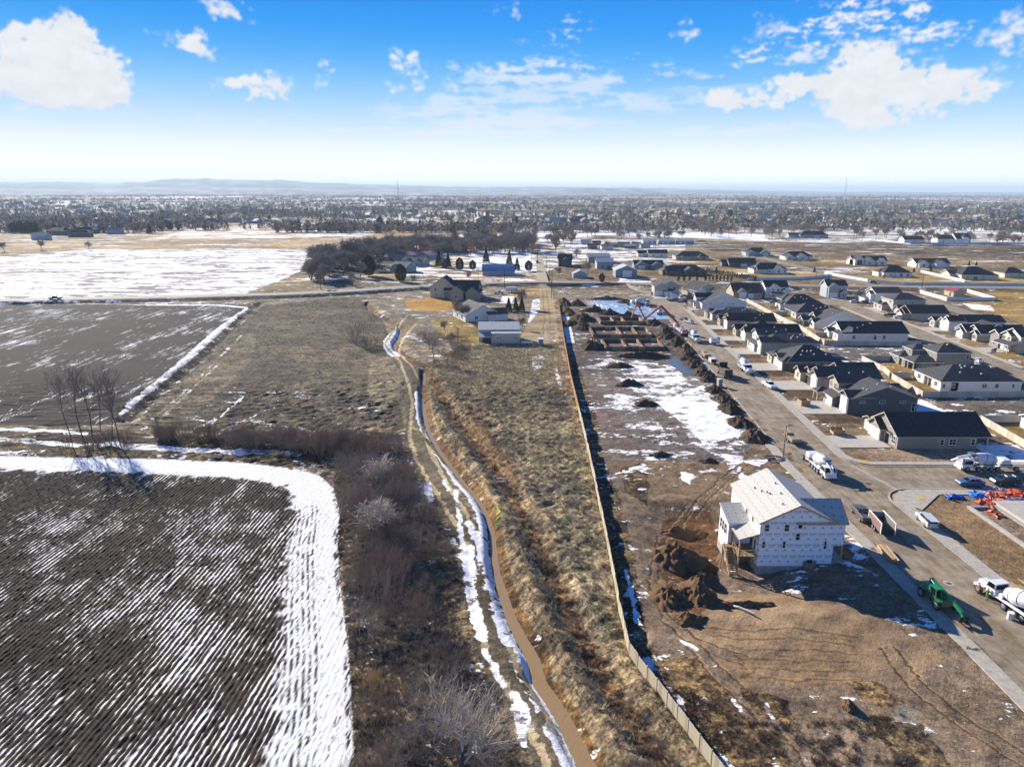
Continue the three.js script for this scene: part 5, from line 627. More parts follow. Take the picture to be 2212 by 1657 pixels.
// ---------- heaps of earth ----------
const clod = (h) => new THREE.MeshPhysicalMaterial({ specularIntensity: .1, color: h, roughness: 1, bumpMap: (() => { const b = soilBump.clone(); b.repeat.set(.35, .35); b.needsUpdate = true; return b; })(), bumpScale: .25 });
const earth = { dark: clod('#584c3f'), brown: clod('#7d6349'), mid: clod('#6a5a49') };
function heap(label, x, z, rx, rz, h, m = 'dark', turn = 0, lump = .5, group) {
  const n = 46, k = 16, pos = [], uv = [], idx = [], s = x * .37 + z * .21;
  for (let j = 0; j <= k; j++) for (let i = 0; i < n; i++) { const a = i / n * 6.2832, r = j / k, w = 1 + (N(Math.cos(a) * .5 + s, Math.sin(a) * .5 + s) - .5) * .7, px = Math.cos(a) * r * rx * w, pz = Math.sin(a) * r * rz * w, f = Math.pow(1 - r, .9) * (1.1 - .1 * r); pos.push(px, j === k ? -.5 : h * f * (1 + (N(px / 3 + s, pz / 3) - .5) * 1.5 * lump) + ((N(px / .9 + s, pz / .9) - .5) * .5 + (N(px / 2.6 + s, pz / 2.6 + .4) - .5) * .7) * lump * Math.min(1.4, h) * (1 - r * .5), pz); uv.push(px, pz); if (j) { const A = (j - 1) * n + i, B = (j - 1) * n + (i + 1) % n, c = j * n + i, d = j * n + (i + 1) % n; idx.push(A, B, c, c, B, d); } }
  const g = new THREE.BufferGeometry(); g.setAttribute('position', new THREE.Float32BufferAttribute(pos, 3)); g.setAttribute('uv', new THREE.Float32BufferAttribute(uv, 2)); g.setIndex(idx); g.computeVertexNormals();
  const o = part('dirt_pile', g, earth[m]); o.position.set(x, ground(x, z), z); o.rotation.y = turn; return tag(o, label, 'dirt pile', group);
}
heap('brown dirt pile west of the new house stair, farther of the two', 25.4, -100.6, 4.4, 4.2, 2.3, 'brown'); heap('large brown dirt pile with a furrowed top, nearer the camera than the stair', 26.6, -89.2, 3.2, 4.2, 2.4, 'brown', .3); heap('low brown dirt bank left of the large pile', 22.2, -88.2, 2.8, 4, 1.6, 'brown', -.2); heap('dark dirt pile in the shadowed trench beside the stair', 28.6, -95.2, 2.6, 1.9, 1.7, 'mid'); heap('small crumbled dirt pile by the snow-edged pipe', 23.6, -82.8, 2.4, 1.7, 1, 'brown'); heap('low dirt ridge running right from the large pile', 32, -86.6, 5, 1, .8, 'brown', .06); heap('dirt rim behind the trench', 28.6, -110.6, 4.5, 1.8, 1.2, 'brown');
[['small dark mound in the snowy lot, nearest the three', 35.4, -180.9, 3.2, 2, 1.3], ['middle dark mound in the snowy lot', 34.4, -200.8, 4, 2.6, 1.7], ['dark mound in the snowy lot, just below the earth wall', 35, -223, 4.2, 2.6, 1.6], ['black mound on the bare lot right of the fence, left one', 32.2, -143, 2.6, 1.1, 1], ['black mound on the bare lot, right one', 41.4, -139.6, 2, 1, .8]].forEach((e) => heap(...e, 'dark', .1));
heap('long dark earth wall in front of the foundation forms', 44.6, -236.4, 10.5, 2.2, 2.2, 'dark', -.03); heap('big dark earth heap at the left end of the forms', 29.4, -252, 4.4, 6, 2.8, 'dark');
[[60.4, -298, 4, 5, 2.4, 'beside the pump boom'], [63.3, -289, 2.6, 4, 2, 'under the red pump boom'], [60.6, -271, 4.2, 5, 3, 'tall, right of the upper forms'], [61.2, -257.6, 4, 5, 2.6, 'right of the lower forms'], [61.8, -246.6, 3, 4.6, 1.8, 'along the kerb below the forms'], [60.2, -235.6, 3.4, 5, 2.2, 'opposite the flatbed trailer'], [59.4, -224.6, 3.2, 5, 2, 'opposite the small white trailer'], [59.2, -214, 3.2, 4.4, 2.2, 'dark, opposite the dump truck'], [58.8, -206, 2.8, 3.6, 2, 'brown, just above the toilet cabin'], [57.6, -194, 3, 4, 1.7, 'just below the toilet cabin'], [57.4, -184.6, 3, 4, 2, 'between toilet cabin and lamp, upper'], [56.6, -176, 3, 4.4, 1.9, 'between toilet cabin and lamp, middle'], [56, -164.6, 3, 4.4, 1.7, 'between toilet cabin and lamp, lower'], [55.6, -154.4, 3.4, 4, 1.9, 'with a plank, just above the street lamp']].forEach(([x, z, a, b, h, w], i) => heap(`kerbside dirt pile ${w}`, x, z, a, b, h, i % 3 === 1 ? 'mid' : 'dark', .07, .6, 'dirt piles along the kerb'));
[[25, -299, 4, 9, 2, 'brown ridge along the fence behind the forms', 'mid'], [25.6, -330, 3, 12, 2.4, 'brown spoil ridge beside the fence, middle part', 'brown'], [26, -356, 4, 9, 2.8, 'brown spoil ridge beside the fence, far end', 'brown'], [32.6, -352, 4, 6, 2.6, 'dark heap by the upper end of the frozen pond', 'dark'], [31.6, -311, 5, 8, 2.8, 'dark heap left of the farthest form', 'dark'], [30, -290, 4.4, 6, 2.4, 'dark heap left of the middle form', 'dark'], [39, -332.6, 6, 3, 2.4, 'dark heap along the lower edge of the frozen pond', 'dark'], [45, -324, 5, 3, 2.2, 'dark heap right of the pond edge', 'dark'], [53, -318, 6, 2.6, 2, 'dark heap behind the farthest form', 'dark'], [50, -370, 10, 2.6, 1.6, 'brown berm along the upper edge of the frozen pond', 'mid'], [58, -360, 5, 3, 1.6, 'brown heap by the mixer at the turning circle', 'mid']].forEach(([x, z, a, b, h, l, m]) => heap(l, x, z, a, b, h, m, 0, .6));
slab('frozen_pond', 'pale frozen puddle between dark dirt heaps', PP([1288, 648, 1330, 645, 1400, 662, 1452, 682, 1440, 690, 1400, 690, 1320, 672]), .06, .05, new THREE.MeshStandardMaterial({ map: grainTex(150, 172, 196, 40), roughness: .25 })).userData.kind = 'structure';
slab('puddle', 'grey standing water on the muddy lot', PP([1440, 776, 1475, 772, 1520, 782, 1540, 798, 1510, 812, 1480, 806, 1450, 790]), .05, .04, mat('#54585c', .18));
// ---------- timber foundation forms ----------
function form(label, x0, x1, z0, z1, h, cross) {
  const t = thing('foundation_form', label, 'foundation form', (x0 + x1) / 2, 0, (z0 + z1) / 2), X = (x1 - x0) / 2, Z = (z1 - z0) / 2, add = (a, b, c, d) => M3().box(a, b, -.1, h, c, d).build('form_panel', rnd() < .3 ? wood : woodDk, t);
  const run = (a, b, along, at) => { const n = Math.max(1, Math.round((b - a) / 2.4)); for (let i = 0; i < n; i++) { const p = a + (b - a) * i / n + .02, q = a + (b - a) * (i + 1) / n - .02; along ? add(p, q, at, at + .16) : add(at, at + .16, p, q); } };
  run(-X, X, true, -Z); run(-X, X, true, Z - .16); run(-X, X, true, -Z + .5); run(-X, X, true, Z - .66); run(-Z + .2, Z - .2, false, -X); run(-Z + .2, Z - .2, false, X - .16); run(-Z + .7, Z - .7, false, -X + .5);
  for (const c of cross) { run(-Z + .7, Z - .7, false, c * X); run(-Z + .7, Z - .7, false, c * X + .4); }
  const br = M3(); for (let i = -X + 1; i < X; i += 2.2) { br.bar([i, 0, Z + 1.1], [i, h, Z], .09).bar([i, .05, Z + 1.2], [i, .05, Z], .09); } br.build('brace', wood, t);
}
form('timber foundation form nearest, with two cross walls and pale floor', 33.4, 54.6, -262, -247.6, 1.3, [-.3, .25]); form('timber foundation form, middle of three, with pump hose over it', 31.4, 54.4, -286.6, -270, 1.3, [-.05, .5]); form('timber foundation form farthest, behind the middle one', 37.6, 56, -310, -298, 1.4, [-.4, .1]);
[['orange and blue gear spilled at the left end of the middle form', 30.6, -268.6, '#b3502c'], ['purple and red gear beside the middle form', 32.4, -264.4, '#3c3a8c'], ['red gear at the right end of the nearest forms', 56.4, -268, '#a8362c'], ['pinkish boards heap inside the farthest form', 44, -303, '#b07a66']].forEach(([l, x, z, c]) => { const b = M3(); for (let i = 0; i < 9; i++) { const a = rr(0, 6.28), r = rr(0, 1.6); b.bar([r * Math.cos(a), rr(.1, .3), r * Math.sin(a)], [r * Math.cos(a) + rr(-1, 1), rr(.1, .7), r * Math.sin(a) + rr(-1, 1)], rr(.15, .5), rr(.1, .3)); } const o = b.build('gear_pile', mat(c, .7)); o.position.set(x, .1, z); tag(o, l, 'gear pile'); });
// ---------- fences ----------
const fenceGrey = mat('#b8aa8e', .85, side2), fenceGrey2 = mat('#a3957a', .85, side2), fenceOrange = mat('#a9774a', .85, side2), vinylW = mat('#cfd2d4', .5, side2), vinylT = mat('#b9b09f', .6, side2), vinylT2 = mat('#aaa08f', .6, side2), vinylG = mat('#8f8778', .7, side2);
function fence(name, label, pts, h, mats, step = 2.4, split = null, base = ground) {
  const t = thing(name, label, 'fence', pts[0][0], 0, pts[0][1]), [ox, oz] = pts[0]; let k = 0;
  for (let i = 0; i + 1 < pts.length; i++) {
    const [ax, az] = pts[i], [bx, bz] = pts[i + 1], L = Math.hypot(bx - ax, bz - az), n = Math.max(1, Math.round(L / step)), turn = Math.atan2(-(bz - az), bx - ax), s = L / n;
    for (let j = 0; j < n; j++) {
      const f = (j + .5) / n, x = ax + (bx - ax) * f, z = az + (bz - az) * f, y = base(x, z), cut = split && split(x, z), q = cut || 1, w = s / q;
      for (let e = 0; e < q; e++) { const g = cached('fp' + w.toFixed(2) + h, () => M3().box(-w / 2 + .012, w / 2 - .012, .02, h, -.03, .03).geo()), p = part(cut ? 'plank' : 'fence_panel', g, typeof mats === 'function' ? mats(x, z, k++) : mats[k++ % mats.length], t); const o = (e + .5) / q - .5; p.position.set(x - ox + (bx - ax) / n * o, y + (cut ? (k % 3) * .012 : 0), z - oz + (bz - az) / n * o); p.rotation.y = turn; }
      const p = part('post', cached('fpost' + h, () => M3().box(-.07, .07, -.4, h + .08, -.07, .07).geo()), mats === null ? fenceGrey : (typeof mats === 'function' ? mats(x, z, 1) : mats[0]), t); p.position.set(ax + (bx - ax) * j / n - ox, y, az + (bz - az) * j / n - oz); p.rotation.y = turn;
    }
  }
  return t;
}
fence('board_fence', 'very long board fence between dry bank and dug lot, grey near and orange far', PP([1207, 660, 1218, 735, 1233, 820, 1252, 900, 1272, 985, 1295, 1095, 1318, 1210, 1336, 1310, 1358, 1421, 1440, 1530, 1535, 1660, 1640, 1800]), 1.85, (x, z, k) => z < -175 ? fenceOrange : k % 5 === 2 ? fenceGrey2 : fenceGrey, 2.4, (x, z) => z > -86 ? 4 : 0);
const Fv = (l, pts, m = [vinylT, vinylT, vinylT2], h = 1.8) => fence('vinyl_fence', l, pts, h, m, 2.4, null, () => 0);
Fv('pale back fence behind the row of new houses, far stretch to its bend', [[120.4, -362], [118.2, -303], [118.8, -290], [115.2, -256], [150, -254.4]]);
Fv('pale board fence enclosing the yard of the big white hip-roofed house', [[117.2, -231], [117, -216], [114.8, -206], [113.2, -187.6], [146, -188]]);
Fv('pale yard fence between the big white house and the grey two-storey house', [[114.8, -208.6], [121.6, -208.8]]); Fv('pale fence north of the grey two-storey house', [[117.2, -231.2], [138, -231.4]]);
Fv('pale fence running north behind the corner grey house', [[113.4, -140], [113.6, -147.7], [115.4, -166], [128, -166]]);
[[-272, 'wide blank-gabled house'], [-297, 'white-posted patio house'], [-320.6, 'pergola patio house']].forEach(([z, w]) => Fv(`short pale side fence north of the yard by the ${w}`, [[118.6, z], [126, z]]));
Fv('tan fence along the country road from the lane to the first houses', [[20.6, -424], [68, -424.6], [71, -400], [76, -386], [80, -384]], [vinylG], 1.9); Fv('tan fence behind the houses at the turning circle', [[92, -420], [150, -414], [165, -409]], [vinylG], 1.9); Fv('weathered fence beside the bark bed, right of the blue-grey house', [[183, -392], [196, -384], [206, -377]], [vinylT, vinylG], 1.9);
Fv('pale fence beside the small two-storey house on the side street', [[180.6, -372], [196, -368]], [vinylG], 1.8);
Fv('long bright white fence along the road below the upper houses', [[214, -488], [218, -466.6], [222.8, -445], [236, -428.4], [305, -423], [430, -420]], [vinylW], 1.8); Fv('white fence slanting up between the two dark-roofed upper houses', [[285, -497], [281.8, -442.4]], [vinylW], 1.7); Fv('white fence below the hip-roofed house with arched front', [[150, -452], [186, -456], [212, -472]], [vinylW], 1.7);
Fv('white fence round the red-roofed pump house', [[256, -398], [250.6, -365.6], [225.4, -365.8], [227, -393.4]], [vinylW], 1.8); Fv('white fence before the far white farmhouse', [[440, -766], [560, -768], [600, -772]], [vinylW], 2); Fv('thin pale fence by the barn lawn beyond the cottage', [[92, -560], [118, -556], [122, -546]], [vinylW], 1.2);
{ const t = thing('ditch_gate', 'small white pipe frame gate on the canal bank', 'gate', ...(() => { const p = P(1083, 1043); return [p[0], ground(p[0], p[1]), p[1]]; })()); M3().bar([-.9, 0, 0], [-.9, 1.5, 0], .1).bar([.9, 0, 0], [.9, 1.5, 0], .1).bar([-.9, 1.45, 0], [.9, 1.45, 0], .1).bar([-.9, .8, 0], [.9, .8, 0], .08).build('frame', trimW, t); M3().box(-.8, .8, 0, .75, -.04, .04).build('board', wood, t); }
// ---------- poles and lamps ----------
const poleM = mat('#3b352e', .9), steelM = mat('#4a4d50', .5, { metalness: .5 });
function lamp(label, x, z, dir = 1) { const t = thing('street_lamp', label, 'street lamp', x, 0, z, 0, null); M3().box(-.25, .25, 0, .35, -.25, .25).build('base', concrete, t); M3().tube([0, .3, 0], [0, 7.2, 0], .11, .07, 8).build('pole', steelM, t); M3().bar([0, 7.1, 0], [1.1 * dir, 7.3, 0], .08).build('arm', steelM, t); M3().box(.75 * dir - .4, .75 * dir + .55, 7.25, 7.4, -.16, .16).build('lamp_head', steelM, t); }
lamp('dark street lamp on the dug-lot kerb, nearest the white mixer truck', 57.9, -141.8); lamp('street lamp on the kerb beside the flatbed trailer', 64.2, -246); lamp('street lamp at the corner of the upper street', 192.8, -451); lamp('street lamp by the white corner fence', 209, -470); lamp('street lamp on the tan field edge at the far right', 244, -334, -1);
function pole(label, x, z, h, cross, group) { const t = thing('utility_pole', label, 'utility pole', x, ground(x, z), z, 0, group); M3().tube([0, 0, 0], [0, h, 0], .17, .11, 7).build('pole', poleM, t); if (cross) M3().bar([-1.2, h - .7, 0], [1.2, h - .7, 0], .12, .14).build('crossarm', poleM, t); }
pole('utility pole at the crossroad corner, left of a close pair', 22.2, -420, 12, 1); pole('utility pole at the crossroad corner, right of a close pair', 23.4, -416, 11, 1); pole('utility pole on the lane beyond the crossroad', 23.8, -493, 12, 1); pole('utility pole beside the cottage lawn', 54.6, -428, 11, 1); pole('utility pole before the dark brown house', 107.6, -457, 11, 0); pole('thin pole at the near end of the orange fence', 20.9, -376, 9, 0); pole('utility pole on the road behind the big tan house, left', -20, -420, 10, 1); pole('utility pole on the road by the parked silver pickup', -4.4, -418, 10, 1); pole('utility pole left of the snowy field track', 20, -560, 11, 1); pole('pole beside the yellow road sign', 236, -408, 8, 0);
{ const t = thing('road_sign', 'small yellow diamond road sign by the upper crossroad', 'road sign', 241.9, 0, -415); M3().tube([0, 0, 0], [0, 2.2, 0], .05, .05, 6).build('pole', steelM, t); const g = M3().box(-.65, .65, -.65, .65, -.02, .02).build('plate', mat('#d8c21a', .6), t); g.position.y = 2.6; g.rotation.z = Math.PI / 4; }
{ const t = thing('flagpole', 'pole with a red-striped flag on the side street', 'flagpole', 159.4, .05, -227.7); M3().tube([0, 0, 0], [0, 5.4, 0], .06, .04, 6).build('pole', trimW, t); const b = M3(), c = M3(), e = M3(); for (let i = 0; i < 7; i++) { const y = 5.2 - i * .22; (i % 2 ? c : b).quad([0, y - .22, 0], [-1.9, y - .55, .3], [-1.9, y - .33, .3], [0, y, 0]); } e.quad([-.02, 4.4, .03], [-.9, 4.2, .17], [-.9, 5, .17], [-.02, 5.2, .03]); b.build('red_stripes', mat('#a3343a', .8, side2), t); c.build('white_stripes', mat('#d8d6d4', .8, side2), t); e.build('canton', mat('#2c3556', .8, side2), t); }
// masts on the skyline
[[860, 'left'], [1826, 'right']].forEach(([px, w]) => { const [x, z] = P(px, 424.5), t = thing('radio_mast', `thin lattice radio mast on the ${w} of the horizon`, 'radio mast', x, 0, z), h = w === 'left' ? 150 : 170, b = M3(); for (const [i, j] of [[-1, -1], [1, -1], [0, 1]]) b.bar([i * 4, 0, j * 4], [i * 1.4, h, j * 1.4], 1.2); for (let y = 0; y < h; y += 14) b.bar([-4 + y / h * 2.6, y, -3], [4 - y / h * 2.6, y + 14, -3], .8).bar([4 - y / h * 2.6, y, -3], [-4 + y / h * 2.6, y + 14, -3], .8); b.build('lattice', mat('#5a4d4a'), t); });
// ---------- odds and ends of the building site ----------
function crate(label, x, z, w, d, h, turn, low) { const t = thing('plywood_bin', label, 'plywood bin', x, .1, z, turn); M3().box(-w / 2, w / 2, 0, h, d / 2 - .06, d / 2).box(-w / 2, w / 2, 0, h, -d / 2, -d / 2 + .06).box(-w / 2, -w / 2 + .06, 0, low ? h * .5 : h, -d / 2 + .07, d / 2 - .07).box(w / 2 - .06, w / 2, 0, h, -d / 2 + .07, d / 2 - .07).build('side_board', cedar, t); M3().box(-w / 2 + .07, w / 2 - .07, .02, .5, -d / 2 + .07, d / 2 - .07).build('scrap', woodDk, t); const b = M3(); for (let i = 0; i < 4; i++) b.bar([rr(-.6, .6), .3, rr(-.6, .6)], [rr(-.9, .9), h + rr(0, .4), rr(-.9, .9)], .12, .05); b.build('offcuts', wood, t); }
crate('plywood scrap bin heaped with boards on the drive of the dark-sided house', 77.6, -180.6, 2.5, 2.5, 1.4, .1); crate('open plywood scrap bin on the drive of the corner grey house', 76.3, -157.2, 2.6, 2.4, 1.3, -.1, true); crate('plywood bin full of waste at the new house drive', 54.4, -114.6, 2.4, 2.4, 1.3, .05);
{ const t = thing('toilet_cabin', 'grey portable toilet cabin on the kerb below the dump truck', 'toilet cabin', 60.4, .1, -198.8, .2); M3().box(-.62, .62, 0, 2.1, -.62, .62).build('cabin', mat('#a09a92', .6), t); M3().box(-.68, .68, 2.1, 2.2, -.68, .68).box(-.5, .5, 2.2, 2.3, -.5, .5).build('roof', mat('#c9c7c2', .6), t); M3().box(-.45, .45, .1, 2, .62, .66).build('door', mat('#8d877e', .6), t); }
{ const t = thing('lumber_stack', 'stack of pale fresh boards on the kerb by the new house', 'lumber stack', 58.6, .1, -99.6, -.1); const g = M3().box(-.12, .12, 0, .1, -2.4, 2.4).geo(); for (let k = 0; k < 5; k++) for (let i = 0; i < 5; i++) { const p = part('board', g, [cedar, wood, mat('#c2ab7f')][(i + k) % 3], t); p.position.set(-.56 + i * .28, k * .115 + .12, rr(-.25, .25)); } M3().box(-.8, .8, 0, .1, -1.6, -1.4).box(-.8, .8, 0, .1, 1.4, 1.6).build('bearer', woodDk, t); }
{ const t = thing('lumber_stack', 'long boards and braces lying in the verge behind the lower mixer', 'lumber stack', 73.4, .1, -87, .0); const g = M3().box(-.1, .1, 0, .09, -4, 4).geo(); for (let i = 0; i < 9; i++) { const p = part('board', g, i % 2 ? cedar : wood, t); p.position.set(-1.1 + i * .3, .02 + (i % 3) * .08, rr(-2, 2)); p.rotation.y = rr(-.05, .05); } }
{ const b = M3(); for (let i = 0; i < 28; i++) { const a = i / 28 * 6.283, c = (i + 1) / 28 * 6.283; for (const r of [1.5, 1.75, 1.95]) b.bar([r * Math.cos(a), .1 + .05 * r, r * .7 * Math.sin(a)], [r * Math.cos(c), .1 + .05 * r, r * .7 * Math.sin(c)], .1); } const o = b.build('pipe_coil', mat('#3a3550', .6)); o.position.set(55.6, .15, -141); tag(o, 'coil of dark purple pipe on the bare lot by the street lamp', 'pipe coil'); }
{ const t = thing('washout_drum', 'white drum standing on the street beside the lower mixer rear', 'drum', 66.3, .05, -82.8); M3().tube([0, 0, 0], [0, .9, 0], .38, .38, 14).build('drum', mat('#d4d0c6', .6), t); M3().tube([0, .9, 0], [0, .95, 0], .41, .41, 14).build('lid', trimW, t); }
{ const b = M3(); const p = [[26.6, -93], [27.4, -90.6], [29, -88], [31, -85.4], [32.6, -83.6]]; for (let i = 0; i + 1 < p.length; i++) b.tube([p[i][0], ground(...p[i]) + .3, p[i][1]], [p[i + 1][0], ground(...p[i + 1]) + .3, p[i + 1][1]], .16, .16, 8); tag(b.build('drain_pipe', mat('#b5b0a4', .6)), 'pale drain pipe curving among the brown dirt piles', 'pipe'); }
{ const o = heap('round tan boulder of earth on the lower lot', ...P(1833, 1527), .8, 1, 1.1, 'brown'); o.name = numbered('boulder'); o.userData.category = 'boulder'; }
// concrete slab lot with tarpaulins
{ const t = thing('concrete_slab', 'raised pale concrete slab at the right edge beside the tarpaulins', 'slab', 94, 0, -113); M3().box(-6.6, 8, -.1, .75, -5.6, 3.8).build('slab', concreteNew, t); M3().box(-7.2, -6.61, -.1, .3, -5.6, 3.8).build('footing', footing, t); }
{ const t = thing('footing_wall', 'thin pale footing wall running down the corner lot', 'footing', 82, 0, -109); M3().box(-.25, .25, -.1, .45, -8, 12).box(.26, 3.6, -.1, .45, -8, -7.5).build('wall', footing, t); M3().box(-.3, .3, .45, .5, -8, 12).build('cap', concreteNew, t); }
function tarp(label, x, z, w, d, hex, turn, h = .5) { const g = new THREE.PlaneGeometry(w, d, 26, 26), p = g.attributes.position; g.rotateX(-Math.PI / 2); for (let i = 0; i < p.count; i++) { const X = p.getX(i), Z = p.getZ(i), e = Math.min(w / 2 - Math.abs(X), d / 2 - Math.abs(Z)); p.setY(i, .06 + h * Math.pow(N(X / 2.6 + x, Z / 2.6 + z), 1.6) * sm(0, .5, e) + (N(X / 1.3 + x, Z / 1.3) - .5) * .3 * h * sm(-.1, .3, e)); p.setX(i, X + (N(X / 3 + z, Z / 2) - .5) * 1.4); p.setZ(i, Z + (N(X / 2 + .3, Z / 3 + x) - .5) * 1.4); } g.computeVertexNormals(); const o = part('tarpaulin', g, mat(hex, .45, side2)); o.position.set(x, ground(x, z) + .05, z); o.rotation.y = turn; tag(o, label, 'tarpaulin'); }
tarp('crumpled blue tarpaulin lying alone on the bare corner lot', 82.2, -121.2, 3.4, 1.6, '#1d5fb5', .1, .7); tarp('pale orange scrap of sheet on the lone blue tarpaulin', 82, -122.2, 2, .8, '#c98a70', .1, .5); tarp('bright blue tarpaulin at the corner of the sheeted heap', 87.6, -122, 3.6, 3.2, '#2a78c4', -.3, .5); tarp('salmon orange tarpaulin in the middle of the heap', 90.4, -121.4, 5, 4.4, '#cf7552', .2, .6); tarp('deep orange tarpaulin along the back of the heap', 94.4, -123.4, 6, 2.6, '#d8582a', -.35, .7); tarp('pale blue tarpaulin behind the orange sheets', 92.4, -125, 4.4, 1.6, '#7fa0c0', -.15, .4); tarp('blue tarpaulin bunched before the slab', 92.6, -119.4, 3, 1.8, '#1f66ba', -.2, .8); tarp('orange tarpaulin spilling down toward the footing', 87, -118.6, 3.4, 3.8, '#d3683f', .5, .7); tarp('orange sheet in the footing trench', 85, -114.6, 2.2, 2.6, '#cc6a44', .3, .6); tarp('orange rag on the dirt at the right edge', 86.4, -97.4, 1.2, .8, '#d8582a', .2, .4);
// ---------- vehicles: +x is forward ----------
const tyreM = mat('#17171a', .85), rimM = mat('#8f9194', .45, { metalness: .4 }), paintCache = {}, paint = (h) => paintCache[h] ??= new THREE.MeshPhysicalMaterial({ color: h, roughness: .45, clearcoat: .7, clearcoatRoughness: .12, side: THREE.DoubleSide }), darkM = mat('#1f2022', .7, side2), chrome = mat('#9a9c9e', .3, { metalness: .7 }), lightM = mat('#d9dadb', .2), redL = mat('#7c1614', .3), carGlass = mat('#10161b', .08);
function wheel(t, x, z, r, w, y = r) { const o = part('wheel', cached('wh' + r + w, () => M3().tube([0, 0, -w / 2], [0, 0, w / 2], r, r, 16).geo()), tyreM, t); o.position.set(x, y, z); for (const s of [-1, 1]) if (s * z > 0) { const q = part('rim', cached('ri' + r + w + s, () => M3().tube([0, 0, s * (w / 2 + .005)], [0, 0, s * (w / 2 + .03)], r * .62, r * .5, 12).geo()), rimM, o); } return o; }
function loft(b, y0, x0, x1, w0, y1, x2, x3, w1) { const A = [[x0, y0, w0], [x1, y0, w0], [x1, y0, -w0], [x0, y0, -w0]], B = [[x2, y1, w1], [x3, y1, w1], [x3, y1, -w1], [x2, y1, -w1]]; for (let i = 0; i < 4; i++) { const j = (i + 1) % 4; b.quad(A[i], A[j], B[j], B[i]); } b.quad(B[0], B[1], B[2], B[3]); return b; }
function carShell(t, kind, col) {
  const p = paint(col), sh = new THREE.Shape(), S = { sedan: [[-2.35, .35], [2.3, .32], [2.38, .62], [2.2, .82], [1.1, .98], [-1.7, 1.02], [-2.3, .96], [-2.4, .6]], suv: [[-2.4, .42], [2.35, .42], [2.45, .75], [2.3, 1.02], [1.15, 1.14], [-2.38, 1.18], [-2.46, .8]], pickup: [[-2.85, .5], [2.8, .5], [2.9, .8], [2.75, 1.12], [1.3, 1.22], [-2.85, 1.2], [-2.9, .8]] }[kind];
  S.forEach(([x, y], i) => i ? sh.lineTo(x, y) : sh.moveTo(x, y)); const W = kind === 'pickup' ? 1.9 : 1.8;
  const g = new THREE.ExtrudeGeometry(sh, { depth: W - .16, bevelEnabled: true, bevelSize: .06, bevelThickness: .08, bevelSegments: 2, steps: 1 }); g.translate(0, 0, -(W - .16) / 2); part('body', g, p, t);
  const q = { sedan: [.95, -1.95, 1.15, .82, 1.42, -1.2, .3, .6], suv: [1.1, -2.38, 1.15, .84, 1.72, -2.1, .5, .68], pickup: [1.18, -.75, 1.35, .86, 1.82, -.5, .75, .68] }[kind];
  loft(M3(), ...q).build('windows', carGlass, t); const [y0, x0, x1, w0, y1, x2, x3, w1] = q;
  M3().box(x2 - .05, x3 + .05, y1 - .02, y1 + .04, -w1 - .03, w1 + .03).build('roof', p, t);
  const pl = M3(); for (const s of [-1, 1]) { pl.bar([x0, y0, s * (w0 + .005)], [x2, y1, s * (w1 + .01)], .1, .1).bar([x1, y0, s * (w0 + .005)], [x3, y1, s * (w1 + .01)], .08, .08).bar([(x0 + x1) / 2 - .1, y0, s * (w0 + .01)], [(x2 + x3) / 2 - .1, y1, s * (w1 + .01)], .1, .06); if (kind === 'suv') pl.bar([x0 * .55, y0, s * (w0 + .01)], [x2 * .55, y1, s * (w1 + .01)], .12, .06); } pl.build('pillar', p, t);
  const L = S.reduce((m, e) => Math.max(m, e[0]), 0), R = S.reduce((m, e) => Math.min(m, e[0]), 0); for (const s of [-1, 1]) { M3().box(L - .12, L + .04, .68, .84, s * .62 - .2, s * .62 + .2).build('headlight', lightM, t); M3().box(R - .07, R + .1, .8, .98, s * .7 - .13, s * .7 + .13).build('tail_light', redL, t); }
  M3().box(L - .2, L + .09, .38, .56, -W / 2 + .1, W / 2 - .1).build('bumper', kind === 'pickup' ? chrome : darkM, t);
  const r = kind === 'sedan' ? .33 : .39, a = kind === 'pickup' ? [1.85, -1.75] : [1.45, -1.4]; for (const x of a) for (const s of [-1, 1]) wheel(t, x, s * (W / 2 - .06), r, .24);
  if (kind === 'pickup') { M3().box(-2.8, -.85, 1.21, 1.25, W / 2 - .18, W / 2 - .04).box(-2.8, -.85, 1.21, 1.25, -W / 2 + .04, -W / 2 + .18).box(-2.9, -2.78, 1.21, 1.25, -W / 2 + .18, W / 2 - .18).build('bed_rail', p, t); M3().box(-2.76, -.86, 1.21, 1.225, -W / 2 + .19, W / 2 - .19).build('bed_floor', darkM, t); }
}
function car(name, label, cat, kind, col, x, z, turn, y = .06, group) { const t = thing(name, label, cat, x, y, z, turn, group); carShell(t, kind, col); return t; }
const NORTH = Math.PI / 2, SOUTH = -Math.PI / 2, WEST = Math.PI;
car('pickup_truck', 'white pickup parked at the kerb below the three-gabled house', 'pickup', 'pickup', '#dcdcda', 74.4, -197.6, SOUTH + .12, .14);
car('pickup_truck', 'dark grey pickup at the kerb, hitched ahead of the panelled trailer', 'pickup', 'pickup', '#4b4a4a', 61, -113.2, NORTH - .1);
{ const t = car('suv', 'silver SUV with open tailgate on the kerb of the corner lot', 'SUV', 'suv', '#b9bbbd', 70.8, -110.6, NORTH - .12, .14); loft(M3(), 1.15, -2.5, -2.36, .7, 1.7, -2.5, -2.36, .6).build('boot_opening', darkM, t); M3().bar([-2.2, 1.74, 0], [-3.1, 1.8, 0], 1.3, .05).build('tailgate', paint('#b9bbbd'), t); }
